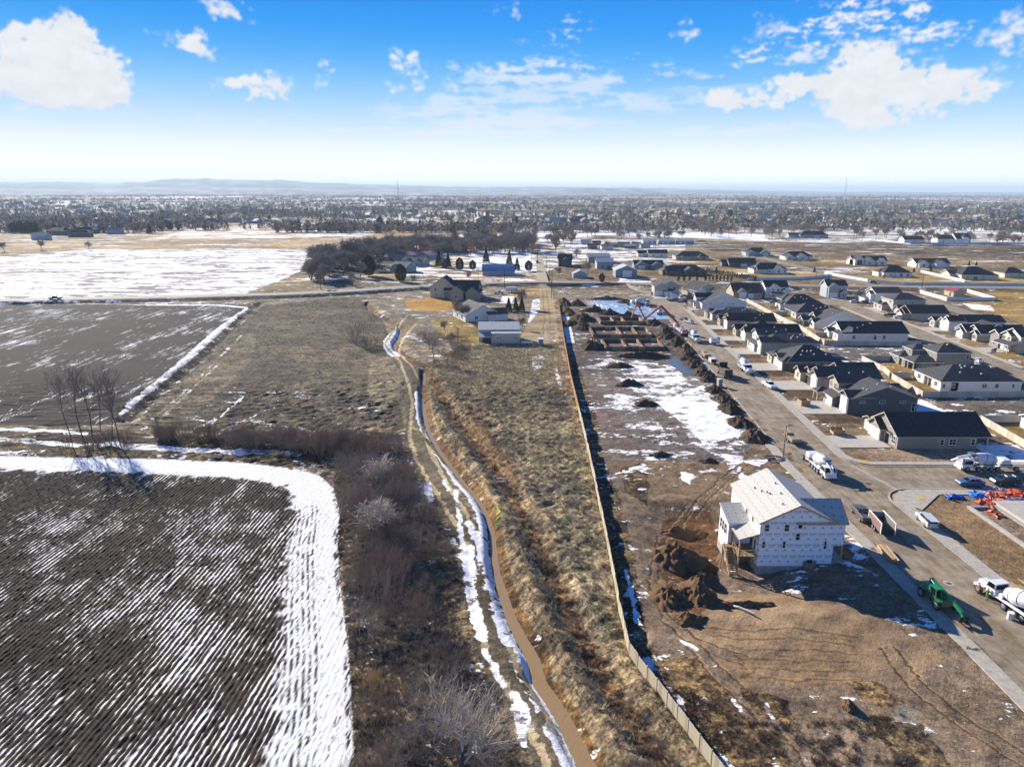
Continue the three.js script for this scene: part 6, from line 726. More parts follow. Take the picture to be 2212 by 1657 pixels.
car('sedan', 'blue sedan parked beside the cross street, next to the black car', 'sedan', 'sedan', '#3c5878', 88.6, -127.2, WEST); { const t = car('suv', 'black car with roof rack at the right, behind the blue sedan', 'car', 'suv', '#1d2024', 95.6, -127.6, WEST); M3().bar([-2, 1.82, .55], [.4, 1.82, .55], .06).bar([-2, 1.82, -.55], [.4, 1.82, -.55], .06).bar([-1.6, 1.84, .6], [-1.6, 1.84, -.6], .05).bar([-.1, 1.84, .6], [-.1, 1.84, -.6], .05).build('roof_rack', chrome, t); }
car('sedan', 'white sedan at the kerb halfway up the street, behind a dark blue car', 'sedan', 'sedan', '#d8d8d8', 76.2, -301.6, NORTH + .5, .06); car('sedan', 'dark blue car just beyond the white sedan, halfway up the street', 'car', 'sedan', '#2a3448', 75.4, -308, NORTH + .4, .06);
car('sedan', 'white car driving on the side street by the flag', 'car', 'sedan', '#dadada', 154.6, -229.4, NORTH); car('suv', 'white car parked on the drive of the tan-fronted house', 'car', 'suv', '#d2d4d6', 172.4, -311.6, Math.PI * .9, .13); car('suv', 'dark car beside the white one on the tan-fronted drive', 'car', 'suv', '#23282f', 170.6, -316.8, Math.PI * .85, .13); car('sedan', 'black car on the drive of the white two-storey end house', 'car', 'sedan', '#1c1f24', 179, -357, 0, .1); car('sedan', 'grey-white car beside the black one at the end house', 'car', 'sedan', '#b4b8bc', 174.6, -359, 0, .06);
car('pickup_truck', 'blue pickup driving west on the country road beside the ploughed field', 'pickup', 'pickup', '#27447e', -233.6, -361, WEST + .15, ground(-233.6, -361) + .1);
car('pickup_truck', 'silver pickup parked on the gravel behind the big tan house', 'pickup', 'pickup', '#9ea3a8', -7.2, -391, .05, .05); car('suv', 'dark SUV far along the snowy gravel lane', 'SUV', 'suv', '#23262b', 20, -566, NORTH, .1);
car('sedan', 'dark car before the white corner fence on the upper road', 'car', 'sedan', '#2a2e33', 201, -452, 0, .06); car('suv', 'dark car parked by the shrubs beyond the bark bed', 'car', 'suv', '#20242a', 222, -437, .2, .06);
// --- concrete mixers ---
function drumGeo(L) { const pts = [[.02, 0], [.55, 0], [.8, .2], [1.18, L * .3], [1.2, L * .48], [.95, L * .78], [.52, L], [.4, L + .12], [.02, L + .1]].map(([r, y]) => new THREE.Vector2(r, y)); const g = new THREE.LatheGeometry(pts, 26); g.rotateZ(-Math.PI / 2); return g; }
function mixer(label, front, x, z, turn, drumHex = '#dedddb', stripe = '#a32b3c', len = 0, y = .06) {
  const t = thing('mixer_truck', label, 'mixer truck', x, y, z, turn), p = paint('#d9dadb'), add = (name, b, m = p) => b.build(name, m, t);
  add('chassis', M3().box(-4.6, 4.2, .75, 1.05, -.42, .42), darkM); add('fender', M3().box(-4.6, 1.6, 1.1, 1.2, .7, 1.22).box(-4.6, 1.6, 1.1, 1.2, -1.22, -.7));
  const D = new THREE.Group(); D.name = 'drum_mount'; t.add(D); D.position.set(front ? -2.9 : 1.1, 1.95, 0); D.rotation.y = front ? 0 : Math.PI; D.rotation.z = .2; if (!front) { D.rotation.set(0, Math.PI, .2, 'YXZ'); }
  const dr = part('drum', cached('drum', () => drumGeo(4.9)), paint(drumHex), D);
  if (stripe) { const g = new THREE.LatheGeometry([[1.08, 1.1], [1.105, 1.18], [1.13, 1.3]].map(([r, q]) => new THREE.Vector2(r + .012, q)), 26); g.rotateZ(-Math.PI / 2); part('stripe', g, paint(stripe), D); const g2 = new THREE.LatheGeometry([[1.165, 2.6], [1.14, 2.72]].map(([r, q]) => new THREE.Vector2(r + .012, q)), 26); g2.rotateZ(-Math.PI / 2); part('stripe', g2, paint(stripe === '#a32b3c' ? '#a32b3c' : '#3c4468'), D); }
  if (front) {
    add('cab', loft(M3(), .75, 2.2, 4.5, 1.18, 1.55, 2.2, 4.4, 1.15)); add('cab_window', loft(M3(), 1.55, 2.25, 4.35, 1.12, 2.35, 2.4, 3.85, 1), carGlass); add('cab_roof', M3().box(2.35, 3.95, 2.33, 2.45, -1.04, 1.04)); add('bumper', M3().box(4.4, 4.75, .5, .95, -1.15, 1.15)); const pl = M3(); for (const s of [-1, 1]) pl.bar([4.38, 1.5, s * 1.13], [3.88, 2.38, s * 1], .1).bar([2.25, 1.5, s * 1.14], [2.4, 2.38, s * 1.02], .12); add('pillar', pl);
    add('chute', M3().bar([2.1, 3.1, 0], [4.9, 2.5, .15], .6, .12).bar([4.9, 2.5, .15], [6, 1.95, .3], .55, .1).bar([2.1, 3.25, .3], [4.9, 2.65, .45], .08, .2).bar([2.1, 3.25, -.3], [4.9, 2.65, -.15], .08, .2)); add('hopper', loft(M3(), 2.9, 1.8, 2.5, .5, 3.6, 1.5, 2.8, .75), chrome); add('engine_cover', loft(M3(), 1.1, -5.4, -3.6, 1.1, 2.5, -5.2, -3.7, 1.02)); add('engine_band', M3().box(-5.45, -3.6, 1.3, 1.55, -1.13, 1.13), paint(stripe || '#888888'));
    add('booster_arm', M3().bar([-4.6, 1, .5], [-6.6, .7, .5], .16).bar([-4.6, 1, -.5], [-6.6, .7, -.5], .16)); for (const s of [-1, 1]) wheel(t, -6.6, s * .95, .52, .34); for (const xx of [3.4, 1.1, -.2, -1.5, -2.8]) for (const s of [-1, 1]) wheel(t, xx, s * 1.05, .53, .36); add('water_tank', M3().tube([.9, 1.55, 1.0], [2, 1.55, 1.0], .3, .3, 12)); add('ladder', M3().bar([1.5, 1.1, -1.15], [1.5, 3, -1], .06).bar([1.9, 1.1, -1.15], [1.9, 3, -1], .06).bar([1.5, 1.6, -1.12], [1.9, 1.6, -1.12], .05).bar([1.5, 2.2, -1.08], [1.9, 2.2, -1.08], .05), chrome);
  } else {
    add('hood', loft(M3(), .85, 3.4, 5.3, .72, 1.85, 3.4, 5.2, .6)); add('fender', M3().box(3.9, 5.3, 1.15, 1.28, .74, 1.3).box(3.9, 5.3, 1.15, 1.28, -1.3, -.74).bar([5.25, .7, 1.02], [5.25, 1.2, 1.02], .55, .12).bar([5.25, .7, -1.02], [5.25, 1.2, -1.02], .55, .12)); add('cab', loft(M3(), .85, 1.9, 3.45, 1.12, 1.9, 1.9, 3.45, 1.1)); add('cab_window', loft(M3(), 1.9, 1.95, 3.42, 1.07, 2.65, 2.05, 3.15, .98), carGlass); add('cab_roof', M3().box(1.98, 3.25, 2.63, 2.78, -1.03, 1.03)); const pl = M3(); for (const s of [-1, 1]) pl.bar([3.43, 1.88, s * 1.09], [3.17, 2.66, s * 1], .1).bar([1.95, 1.88, s * 1.09], [2.05, 2.66, s * 1], .16); add('pillar', pl); add('bumper', M3().box(5.25, 5.5, .5, .85, -1.2, 1.2), chrome);
    add('water_tank', M3().tube([1.05, 1.6, -1.0], [1.05, 1.6, 1.0], .34, .34, 12)); add('hopper', loft(M3(), 2.7, -5, -4, .5, 3.5, -5.1, -3.8, .8), chrome); add('chute', M3().bar([-4.6, 2.2, 0], [-6, 1.4, .2], .55, .1)); add('ladder', M3().bar([-4.2, 1, 1.15], [-4.4, 3.1, .9], .06).bar([-4.6, 1, 1.15], [-4.8, 3.1, .9], .06).bar([-4.2, 1.6, 1.1], [-4.6, 1.6, 1.1], .05).bar([-4.3, 2.3, 1], [-4.7, 2.3, 1], .05)); add('mud_flap', M3().box(-4.75, -4.7, .4, 1.1, .5, 1.25).box(-4.75, -4.7, .4, 1.1, -1.25, -.5), darkM);
    for (const s of [-1, 1]) wheel(t, 4.55, s * 1.02, .56, .36); for (const xx of [.2, -1.5, -2.75, -4]) for (const s of [-1, 1]) wheel(t, xx, s * .98, .53, .44);
  }
  return t;
}
mixer('white front-discharge mixer with red-striped drum at the near kerb, casting a long shadow', true, 62.6, -134, SOUTH);
mixer('white mixer with red and white rear engine housing, parked along the cross street', true, 95.6, -135, WEST, '#cfd0d6');
mixer('white mixer with red and blue striped drum, two workers beside its cab', false, 67.9, -84.9, NORTH + .16, '#dedddb', '#b03844');
mixer('white mixer driving down the street, beside the low dark-roofed house', false, 73.6, -217.4, SOUTH, '#d2d4d8', null);
mixer('white mixer backed up to the pump truck', false, 69.4, -264.6, SOUTH, '#c6d0da', '#b8bcc4'); mixer('white mixer seen end-on behind the pump boom', false, 68.6, -326, NORTH - .2, '#dadada', '#b8bcc4'); mixer('pale mixer waiting at the turning circle, left edge', true, 64.4, -352, .2, '#d4cfc8', '#b8bcc4'); mixer('pale mixer before the two-storey house at the head of the street', false, 85, -366, .15, '#d0d2d4', '#b8bcc4');
// --- pump truck with its folding boom ---
{
  const t = thing('pump_truck', 'concrete pump truck with long folding red boom over the foundation forms', 'pump truck', 67.4, .06, -279), red = paint('#b4391f'), p = paint('#c9ccce');
  M3().box(-1.2, 1.2, .8, 1.1, -5.5, 7).build('chassis', darkM, t); const c = M3(); loft(c, .6, -1.15, 1.15, 1.1, 2.7, -1.05, 1.05, .95); const cab = c.build('cab', p, t); cab.position.set(0, 0, -7); M3().box(-1.0, 1.0, 1.1, 1.6, -4.6, 6.4).build('deck', p, t); M3().box(-.7, .7, 1.6, 2.3, 3, 6.2).build('hopper', red, t);
  for (const z of [-6.6, -4.6, 3.2, 4.6, 6]) for (const s of [-1, 1]) { const w = wheel(t, s * 1.05, z, .52, .34); w.rotation.y = Math.PI / 2; w.position.set(s * 1.05, .52, z); }
  for (const [x, z] of [[-3.6, -9], [3.2, -9], [-3.2, 9], [3, 9.4]]) M3().bar([0, 1, z * .45], [x, .9, z], .35, .3).box(x - .15, x + .15, 0, .9, z - .15, z + .15).box(x - .4, x + .4, 0, .08, z - .4, z + .4).build('outrigger', red, t);
  M3().tube([0, 1.5, -4.4], [0, 3, -4.4], .6, .5, 12).build('turret', red, t);
  const o = (x, y) => [x - 67.4, y, -9 + (67 - x) * .2], B = [[66.9, 2.8], [60.8, 9.6], [54.2, 4.6], [50.5, 11.4], [48.6, 5.4]].map((e) => o(...e)); B[0] = [0, 3, -4.4];
  for (let i = 0; i < 4; i++) M3().bar(B[i], B[i + 1], .55 - i * .07, .7 - i * .1).build('boom_arm', red, t); for (let i = 1; i < 4; i++) M3().tube([B[i][0], B[i][1], B[i][2] - .4], [B[i][0], B[i][1], B[i][2] + .4], .5, .5, 10).build('boom_joint', paint('#8c2e1c'), t);
  M3().tube(B[4], [B[4][0] + .2, .6, B[4][2] + .4], .13, .13, 7).build('hose', darkM, t); M3().bar([B[0][0], 3.5, B[0][2]], [B[1][0], B[1][1] + .6, B[1][2]], .14).bar([B[1][0], B[1][1] + .5, B[1][2]], [B[2][0], B[2][1] + .6, B[2][2]], .14).bar([B[1][0] + .3, B[1][1], B[1][2]], [B[1][0] - 4, B[1][1] + .4, B[1][2] - 3], .2).build('pipe', red, t);
}
// --- dump truck, trailers ---
{ const t = thing('dump_truck', 'dump truck with tall dark steel box and gate raised, left kerb', 'dump truck', 65.4, .06, -211, NORTH); M3().box(-3.6, 4.4, .8, 1.1, -.5, .5).build('chassis', darkM, t); M3().box(-4, 1.8, 1.2, 1.3, -1.2, 1.2).box(-4, 1.8, 1.3, 2.6, 1.12, 1.2).box(-4, 1.8, 1.3, 2.6, -1.2, -1.12).box(-4.05, -3.95, 1.3, 2.9, -1.2, 1.2).build('box', mat('#3b3d34', .7), t); M3().box(1.85, 1.98, 1.2, 3.9, -1.25, 1.25).build('headboard', mat('#1f2220', .7), t); M3().box(-3.9, 1.8, 1.6, 2.3, -1.1, 1.1).build('load', mat('#8f6f50', .95), t); loft(M3(), .8, 2.2, 4.4, 1.1, 2.6, 2.3, 3.6, .95).build('cab', paint('#8a5a3c'), t); loft(M3(), 1.9, 2.3, 4, 1.12, 2.5, 2.35, 3.7, 1).build('cab_window', carGlass, t); for (const x of [3.4, -1.6, -2.9]) for (const s of [-1, 1]) wheel(t, x, s * 1, .52, .4); M3().box(-4.1, -3.9, .5, .9, -1.1, 1.1).build('bumper', darkM, t); }
{ const t = thing('panelled_trailer', 'open-topped trailer with red printed side panels and white rails, behind the dark pickup', 'trailer', 62, .06, -108.4, NORTH - .1); M3().box(-2.6, 2.6, .5, .65, -1.15, 1.15).build('floor', darkM, t); M3().box(-2.6, 2.6, 2.3, 2.42, 1.06, 1.2).box(-2.6, 2.6, 2.3, 2.42, -1.2, -1.06).box(-2.7, -2.5, .5, 2.4, 1.06, 1.2).box(-2.7, -2.5, .5, 2.4, -1.2, -1.06).box(2.5, 2.7, .5, 2.4, 1.06, 1.2).box(2.5, 2.7, .5, 2.4, -1.2, -1.06).build('rail', trimW, t); for (const s of [-1, 1]) { M3().box(-2.5, 2.5, .6, 2.28, s * 1.12 - .02, s * 1.12 + .02).build('side_panel', mat('#6f6a64', .6), t); const pr = M3(); for (let i = 0; i < 7; i++) for (let k = 0; k < 3; k++) pr.box(-2.3 + i * .68, -1.95 + i * .68 + (k % 2) * .12, 1.0 + k * .4, 1.17 + k * .4, s * 1.145 - .01, s * 1.145 + .01); pr.build('print', mat('#a8382c', .6), t); } M3().box(2.46, 2.52, .6, 2.2, -1.1, 1.1).build('front_panel', mat('#9a968c', .6), t); M3().box(-2.4, 2.4, .7, 1.3, -.9, .9).build('load', mat('#25282b', .8), t); for (const x of [-.5, .4]) for (const s of [-1, 1]) wheel(t, x, s * 1.22, .36, .22); M3().bar([2.6, .55, 0], [4, .55, 0], .12).build('drawbar', darkM, t); }
function flat(label, x, z, turn, len, loadHex, loads) { const t = thing('flatbed_trailer', label, 'trailer', x, .06, z, turn); M3().box(-len / 2, len / 2, .65, .8, -1.1, 1.1).build('bed', woodDk, t); M3().box(-len / 2, len / 2, .8, .95, 1.06, 1.14).box(-len / 2, len / 2, .8, .95, -1.14, -1.06).box(-len / 2, -len / 2 + .08, .8, 1.5, -1.1, 1.1).build('rail', mat('#8a8578', .6), t); for (const xx of [-.6, .5]) for (const s of [-1, 1]) wheel(t, xx, s * 1.1, .38, .24); M3().bar([len / 2, .6, 0], [len / 2 + 1.3, .55, 0], .12).build('drawbar', darkM, t); const b = M3(); for (const [a, c, h, w] of loads) b.box(a, c, .82, h, -w, w); b.build('load', mat(loadHex, .8), t); }
flat('tan flatbed trailer heaped with gear by the street lamp, above the near mixer', 63.6, -152, NORTH - .02, 6, '#8d7d5e', [[-2.6, -.4, 1.4, .9], [-.2, 1, 1.15, .7], [1.2, 2.6, 1.6, .8]]); flat('loaded flatbed trailer at the kerb beyond the dump truck', 66.2, -236.6, NORTH, 6.4, '#9a8566', [[-2.6, 0, 1.5, .8], [.4, 2.4, 1.8, .6]]);
{ const t = thing('box_trailer', 'small white box trailer between the flatbed and the dump truck', 'trailer', 66, .06, -227, NORTH); M3().box(-1.6, 1.6, .6, 1.9, -.9, .9).build('box', paint('#d4d6d8'), t); M3().box(-1.66, -1.61, .7, 1.8, -.8, .8).build('rear_door', darkM, t); for (const s of [-1, 1]) wheel(t, 0, s * .98, .36, .2); M3().bar([1.6, .6, 0], [2.8, .55, 0], .1).build('drawbar', darkM, t); }
{ const t = thing('tank_trailer', 'white round tank trailer alone on the street by the tan gabled house', 'trailer', 75, .06, -257.4, .2); M3().tube([-1.7, 1.5, 0], [1.5, 1.5, 0], 1, 1, 18).build('tank', paint('#dcdedf'), t); M3().box(-1.9, 2, .5, .7, -.7, .7).build('frame', darkM, t); M3().box(1.1, 1.9, 1, 2.6, -.6, .6).build('pump', mat('#5a4f48', .6), t); for (const s of [-1, 1]) wheel(t, -.2, s * 1, .4, .26); }
{ const t = thing('cargo_trailer', 'white enclosed trailer parked behind the silver pickup on the gravel', 'trailer', -.2, .05, -397, 0); M3().box(-3, 3, .6, 2.9, -1.1, 1.1).build('box', paint('#c9cdd0'), t); M3().box(-3.05, -3.01, .7, 2.8, -1, 1).build('rear_door', trimD, t); for (const s of [-1, 1]) wheel(t, 0, s * 1.1, .38, .24); }
{ const t = thing('cargo_trailer', 'small white box trailer standing at the end of the gravel yard', 'trailer', 10.6, .05, -256.4, NORTH); M3().box(-1.6, 1.6, .5, 2.5, -1, 1).build('box', paint('#d4d4d2'), t); M3().box(-1.66, -1.61, .6, 2.3, -.7, .7).build('rear_door', mat('#6b7078', .5), t); for (const s of [-1, 1]) wheel(t, 0, s * 1.05, .36, .22); M3().bar([1.6, .5, 0], [2.6, .5, 0], .1).build('drawbar', darkM, t); }
{ const t = thing('boat_trailer', 'low white trailer with tarped load beside the white workshop', 'trailer', 5.6, .05, -257, .05); M3().box(-2.4, 2.4, .5, .65, -.8, .8).build('frame', trimD, t); M3().box(-2.2, 2.2, .66, 1.2, -.7, .7).build('load', trimW, t); for (const s of [-1, 1]) wheel(t, 0, s * .9, .32, .2); }
// --- green telehandler ---
{
  const t = thing('telehandler', 'bright green telehandler with long lowered boom on the kerb in the house shadow', 'telehandler', 58.7, .1, -86.4, SOUTH + .06), G = paint('#157a3c'), G2 = paint('#0f5c30');
  loft(M3(), .7, -2.6, 1.9, 1.05, 1.5, -2.5, 1.7, .95).build('body', G2, t); loft(M3(), 1.5, -2.6, -.6, .95, 2.1, -2.4, -.8, .75).build('engine_cover', G, t);
  const cg = M3(); for (const [x, z] of [[-.5, .3], [-.5, 1.05], [.9, .3], [.9, 1.05]]) cg.bar([x, 1.4, z], [x * .9, 2.6, z], .1); cg.box(-.55, .9, 2.58, 2.68, .25, 1.1).build('cab_frame', G, t); M3().box(-.4, .75, 1.5, 2.5, .36, 1).build('cab_glass', carGlass, t); M3().box(-.7, -.2, 1.5, 2.1, .2, 1).build('seat', mat('#b9bcb8', .6), t);
  M3().bar([-2.4, 2.3, -.35], [2.2, 1.75, -.35], .5, .5).build('boom', G, t); M3().bar([2.2, 1.75, -.35], [4.4, 1.3, -.3], .38, .38).build('boom_extension', G, t); M3().bar([4.3, 1.35, -.3], [4.9, .5, -.3], .3, .4).build('boom_head', G, t); M3().box(4.8, 4.95, .3, 1, -.9, .4).box(4.95, 6, .25, .32, -.75, -.55).box(4.95, 6, .25, .32, 0, .2).build('fork', darkM, t); M3().tube([-1.8, 2.6, .1], [.6, 1.9, .1], .05, .05, 6).build('hose', trimW, t);
  for (const x of [-1.8, 1.5]) for (const s of [-1, 1]) wheel(t, x, s * 1.15, .66, .46); M3().box(-2.7, -2.6, .7, 1.4, -1, 1).build('counterweight', G2, t); M3().box(1.1, 2, 1.4, 1.5, .75, 1.35).box(1.1, 2, 1.4, 1.5, -1.35, -.75).box(-2.4, -1.2, 1.4, 1.5, .75, 1.35).box(-2.4, -1.2, 1.4, 1.5, -1.35, -.75).build('fender', G, t);
}
// ---------- two workers ----------
function person(label, x, z, turn, vest, trouser, lean, skinHex) {
  const t = thing('person', label, 'person', x, .05, z, turn), J = [];
  const cap = (a, b, r0, r1) => J.push([a, b, r0, r1]), hip = .93, sh = [lean * .5, 1.42, 0], P0 = [0, hip, 0], hd = [lean * .75, 1.63, 0];
  cap(P0, [lean * .25, 1.15, 0], .135, .145); cap([lean * .25, 1.15, 0], sh, .15, .15); cap([sh[0], 1.4, -.15], [sh[0], 1.4, .15], .085, .085); cap(sh, [hd[0], 1.56, 0], .065, .06);
  for (const s of [-1, 1]) { const kx = s * .06 + .04, f = [s * .14 - .02, .06, s * .12]; cap([0, .9, s * .09], [kx, .5, s * .11], .095, .07); cap([kx, .5, s * .11], [f[0], .1, f[2]], .068, .048); cap([f[0] - .03, .05, f[2]], [f[0] + .18, .045, f[2] * 1.05], .045, .04); const el = [sh[0] + .1, 1.15, s * .27], hn = [sh[0] + .36, 1.08 - .08 * s, s * .2]; cap([sh[0], 1.4, s * .18], el, .06, .048); cap(el, hn, .046, .034); for (let k = 0; k < 5; k++) cap(hn, [hn[0] + .1 - (k === 4 ? .04 : Math.abs(k - 1.5) * .01), hn[1] - .03 - .004 * k, hn[2] + (k === 4 ? -s * .06 : (k - 1.5) * .024)], .017, .011); }
  const field = (px, py, pz) => { let d = 9; for (const [a, b, r0, r1] of J) { const bx = b[0] - a[0], by = b[1] - a[1], bz = b[2] - a[2], q = clamp(((px - a[0]) * bx + (py - a[1]) * by + (pz - a[2]) * bz) / (bx * bx + by * by + bz * bz || 1)), e = Math.hypot(px - a[0] - q * bx, py - a[1] - q * by, pz - a[2] - q * bz) - (r0 + (r1 - r0) * q), k = .03, h = clamp(.5 + .5 * (d - e) / k); d = d + (e - d) * h - k * h * (1 - h); } return d; };
  const R = 96, mc = new MarchingCubes(R, new THREE.MeshBasicMaterial(), false, false, 90000); mc.isolation = 0; const S = .92, C0 = [0, .9, 0];
  for (let k = 0; k < R; k++) for (let j = 0; j < R; j++) for (let i = 0; i < R; i++) { const f = (n) => (n - R / 2) / (R / 2) * S; mc.field[i + j * R + k * R * R] = -field(f(i) + C0[0], f(j) + C0[1], f(k) + C0[2]); }
  mc.update(); const n = mc.count, pos = mc.positionArray.slice(0, n * 3), nor = mc.normalArray.slice(0, n * 3), col = new Float32Array(n * 3), cs = [vest, trouser, skinHex, '#26221f'].map((c) => new THREE.Color(c));
  for (let i = 0; i < n; i++) { for (let c = 0; c < 3; c++) pos[3 * i + c] = pos[3 * i + c] * S + C0[c]; const y = pos[3 * i + 1], zz = Math.abs(pos[3 * i + 2]), xx = pos[3 * i] - lean * .5, c = y < .11 ? cs[3] : y > 1.5 ? cs[2] : (xx > .2 && y > .9) ? cs[2] : y < .93 ? cs[1] : cs[0]; col.set([c.r, c.g, c.b], 3 * i); }
  const g = new THREE.BufferGeometry(); g.setAttribute('position', new THREE.BufferAttribute(pos, 3)); g.setAttribute('normal', new THREE.BufferAttribute(nor, 3)); g.setAttribute('color', new THREE.BufferAttribute(col, 3));
  const hg = new THREE.SphereGeometry(.105, 18, 14); hg.scale(1.02, 1.18, .88); hg.translate(hd[0] + .02, 1.66, 0); const nose = new THREE.SphereGeometry(.022, 8, 6); nose.translate(hd[0] + .13, 1.65, 0); const ears = [-1, 1].map((s) => { const e = new THREE.SphereGeometry(.026, 8, 6); e.translate(hd[0] + .01, 1.66, s * .094); return e; });
  const paintG = (q) => { q = q.toNonIndexed(); q.deleteAttribute('uv'); const m = q.attributes.position.count, a = new Float32Array(m * 3); for (let i = 0; i < m; i++) a.set([cs[2].r, cs[2].g, cs[2].b], 3 * i); q.setAttribute('color', new THREE.BufferAttribute(a, 3)); return q; };
  part('body', mergeGeometries([g, paintG(hg), paintG(nose), ...ears.map(paintG)]), new THREE.MeshStandardMaterial({ vertexColors: true, roughness: .8 }), t);
  const eyes = M3(); for (const s of [-1, 1]) eyes.box(hd[0] + .108, hd[0] + .122, 1.675, 1.69, s * .038 - .012, s * .038 + .012); eyes.box(hd[0] + .115, hd[0] + .124, 1.6, 1.608, -.025, .025).build('face_marks', mat('#3a2a22'), t);
  const hat = new THREE.SphereGeometry(.125, 16, 8, 0, 6.2832, 0, 1.5); hat.scale(1.05, 1, .95); hat.translate(hd[0] + .01, 1.7, 0); const brim = new THREE.CylinderGeometry(.15, .15, .015, 16); brim.translate(hd[0] + .03, 1.705, 0); part('hard_hat', mergeGeometries([hat, brim]), mat(vest, .5), t);
}
person('worker in orange vest and hat bending beside the mixer cab', 66, -88.7, 2.6, '#d8581e', '#2b2a2c', .3, '#a97c62'); person('worker in bright green shirt standing behind the orange one, by the mixer', 66.1, -87.3, 1.2, '#6da32c', '#8d8474', .05, '#a97c62');
// ---------- bare trees: trunk, limbs and twigs grown by rule ----------
const bark = mat('#4d443b', .95, side2), twigM = { grey: mat('#93867a', .95, side2), pale: mat('#b0a291', .95, side2), brown: mat('#86715f', .95, side2), red: mat('#927d69', .95, side2), dark: mat('#7a6c5f', .95, side2), straw: mat('#b3986a', .95, side2) };
const nrm = (v) => { const l = Math.hypot(...v) || 1; return v.map((e) => e / l); };
function grow(trunk, crown, p, d, len, r, lev, o) {
  const seg = lev === 0 ? 4 : lev < o.depth ? 3 : 2, b = lev < (o.split ?? 1) ? trunk : crown, sides = lev === 0 ? 7 : lev === 1 ? 5 : 3; let q = p, dir = d, rad = r; const nodes = [];
  for (let i = 0; i < seg; i++) {
    dir = nrm([dir[0] + rr(-1, 1) * o.bend, dir[1] + rr(-.6, 1) * o.bend + o.up * (lev ? 1 : .3), dir[2] + rr(-1, 1) * o.bend]);
    const e = [0, 1, 2].map((k) => q[k] + dir[k] * len / seg), r2 = Math.max(o.min, rad * (lev === 0 ? .84 : .72)); b.tube(q, e, rad, r2, sides, false); nodes.push([e, dir, r2]); q = e; rad = r2;
  }
  if (lev >= o.depth) return;
  const n = o.kids[Math.min(lev, o.kids.length - 1)];
  for (let i = 0; i < n; i++) {
    const k = Math.min(seg - 1, Math.floor((lev === 0 ? .45 + .55 * (i + .5) / n : .15 + .85 * (i + .6) / n) * seg)), [s, dd, rs] = nodes[k], a = i * 2.4 + rr(-.5, .5), t = rr(o.ang[0], o.ang[1]); let u = nrm(Math.abs(dd[1]) > .9 ? [1, 0, .1] : [dd[2], 0, -dd[0]]); const v = [dd[1] * u[2] - dd[2] * u[1], dd[2] * u[0] - dd[0] * u[2], dd[0] * u[1] - dd[1] * u[0]];
    const nd = nrm([0, 1, 2].map((c) => dd[c] * Math.cos(t) + (u[c] * Math.cos(a) + v[c] * Math.sin(a)) * Math.sin(t)));
    grow(trunk, crown, s, nd, len * rr(o.len[0], o.len[1]), rs * .68, lev + 1, o);
  }
}
function bareTree(name, h, o, tm = 'grey', bm = bark) { const t = new THREE.Group(); t.name = name; const a = M3(), c = M3(); grow(a, c, [0, -.2, 0], nrm([rr(-.08, .08), 1, rr(-.08, .08)]), h * (o.trunk ?? .5), h * (o.thick ?? .022), 0, { bend: .16, up: .12, min: .008, depth: 3, kids: [6, 5, 6], ang: [.45, .95], len: [.5, .72], ...o }); a.build('trunk', bm, t); c.build('crown', twigM[tm], t); return t; }
function bush(name, h, w, n, tm, twig = 3) { const t = new THREE.Group(); t.name = name; const a = M3(), c = M3(); for (let i = 0; i < n; i++) { const an = rr(0, 6.283), r = Math.sqrt(rnd()) * w * .55; grow(a, c, [r * Math.cos(an), -.1, r * Math.sin(an)], nrm([Math.cos(an) * .5 * r / w + rr(-.25, .25), 1, Math.sin(an) * .5 * r / w + rr(-.25, .25)]), h * rr(.45, .7), .03, 0, { bend: .22, up: .06, min: .007, depth: 2, kids: [4, twig], ang: [.25, .8], len: [.45, .75], split: 0 }); } c.build('stems', twigM[tm], t); return t; }
const treeP = { wide: [bareTree('bare_tree', 9, { kids: [7, 6, 6], depth: 3 }), bareTree('bare_tree', 9, { kids: [6, 6, 6], depth: 3, ang: [.3, .8] }, 'brown'), bareTree('bare_tree', 9, { kids: [6, 5, 6], depth: 3, trunk: .42 })], tall: [bareTree('bare_tree', 12, { trunk: .72, thick: .011, kids: [13, 8, 6], ang: [.3, .7], len: [.3, .52], min: .012 }, 'pale'), bareTree('bare_tree', 12, { trunk: .76, thick: .010, kids: [14, 8, 7], ang: [.25, .65], len: [.26, .5], min: .014 }, 'dark')] };
const bushP = { grey: [bush('bare_shrub', 3, 3.2, 26, 'grey'), bush('bare_shrub', 3, 3.6, 24, 'grey')], red: [bush('bare_shrub', 2.4, 3, 34, 'red', 4), bush('bare_shrub', 2.4, 3.2, 32, 'brown', 4)], dark: [bush('bare_shrub', 3, 3, 30, 'dark'), bush('bare_shrub', 3, 3.4, 30, 'brown')], straw: [bush('grass_clump', 1.4, 1.6, 60, 'straw', 2)] };
const gAt = (px, py) => { const [x, z] = P(px, py); return [x, ground(x, z), z]; };
function plant(src, label, cat, [x, y, z], s, group, turn = rr(0, 6.28)) { const o = copy(src, x, y - .05, z, turn, Array.isArray(s) ? s : [s, s * rr(.9, 1.12), s], label, group); o.userData.category = cat; return o; }
const pick = (a) => a[Math.floor(rnd() * a.length) % a.length];
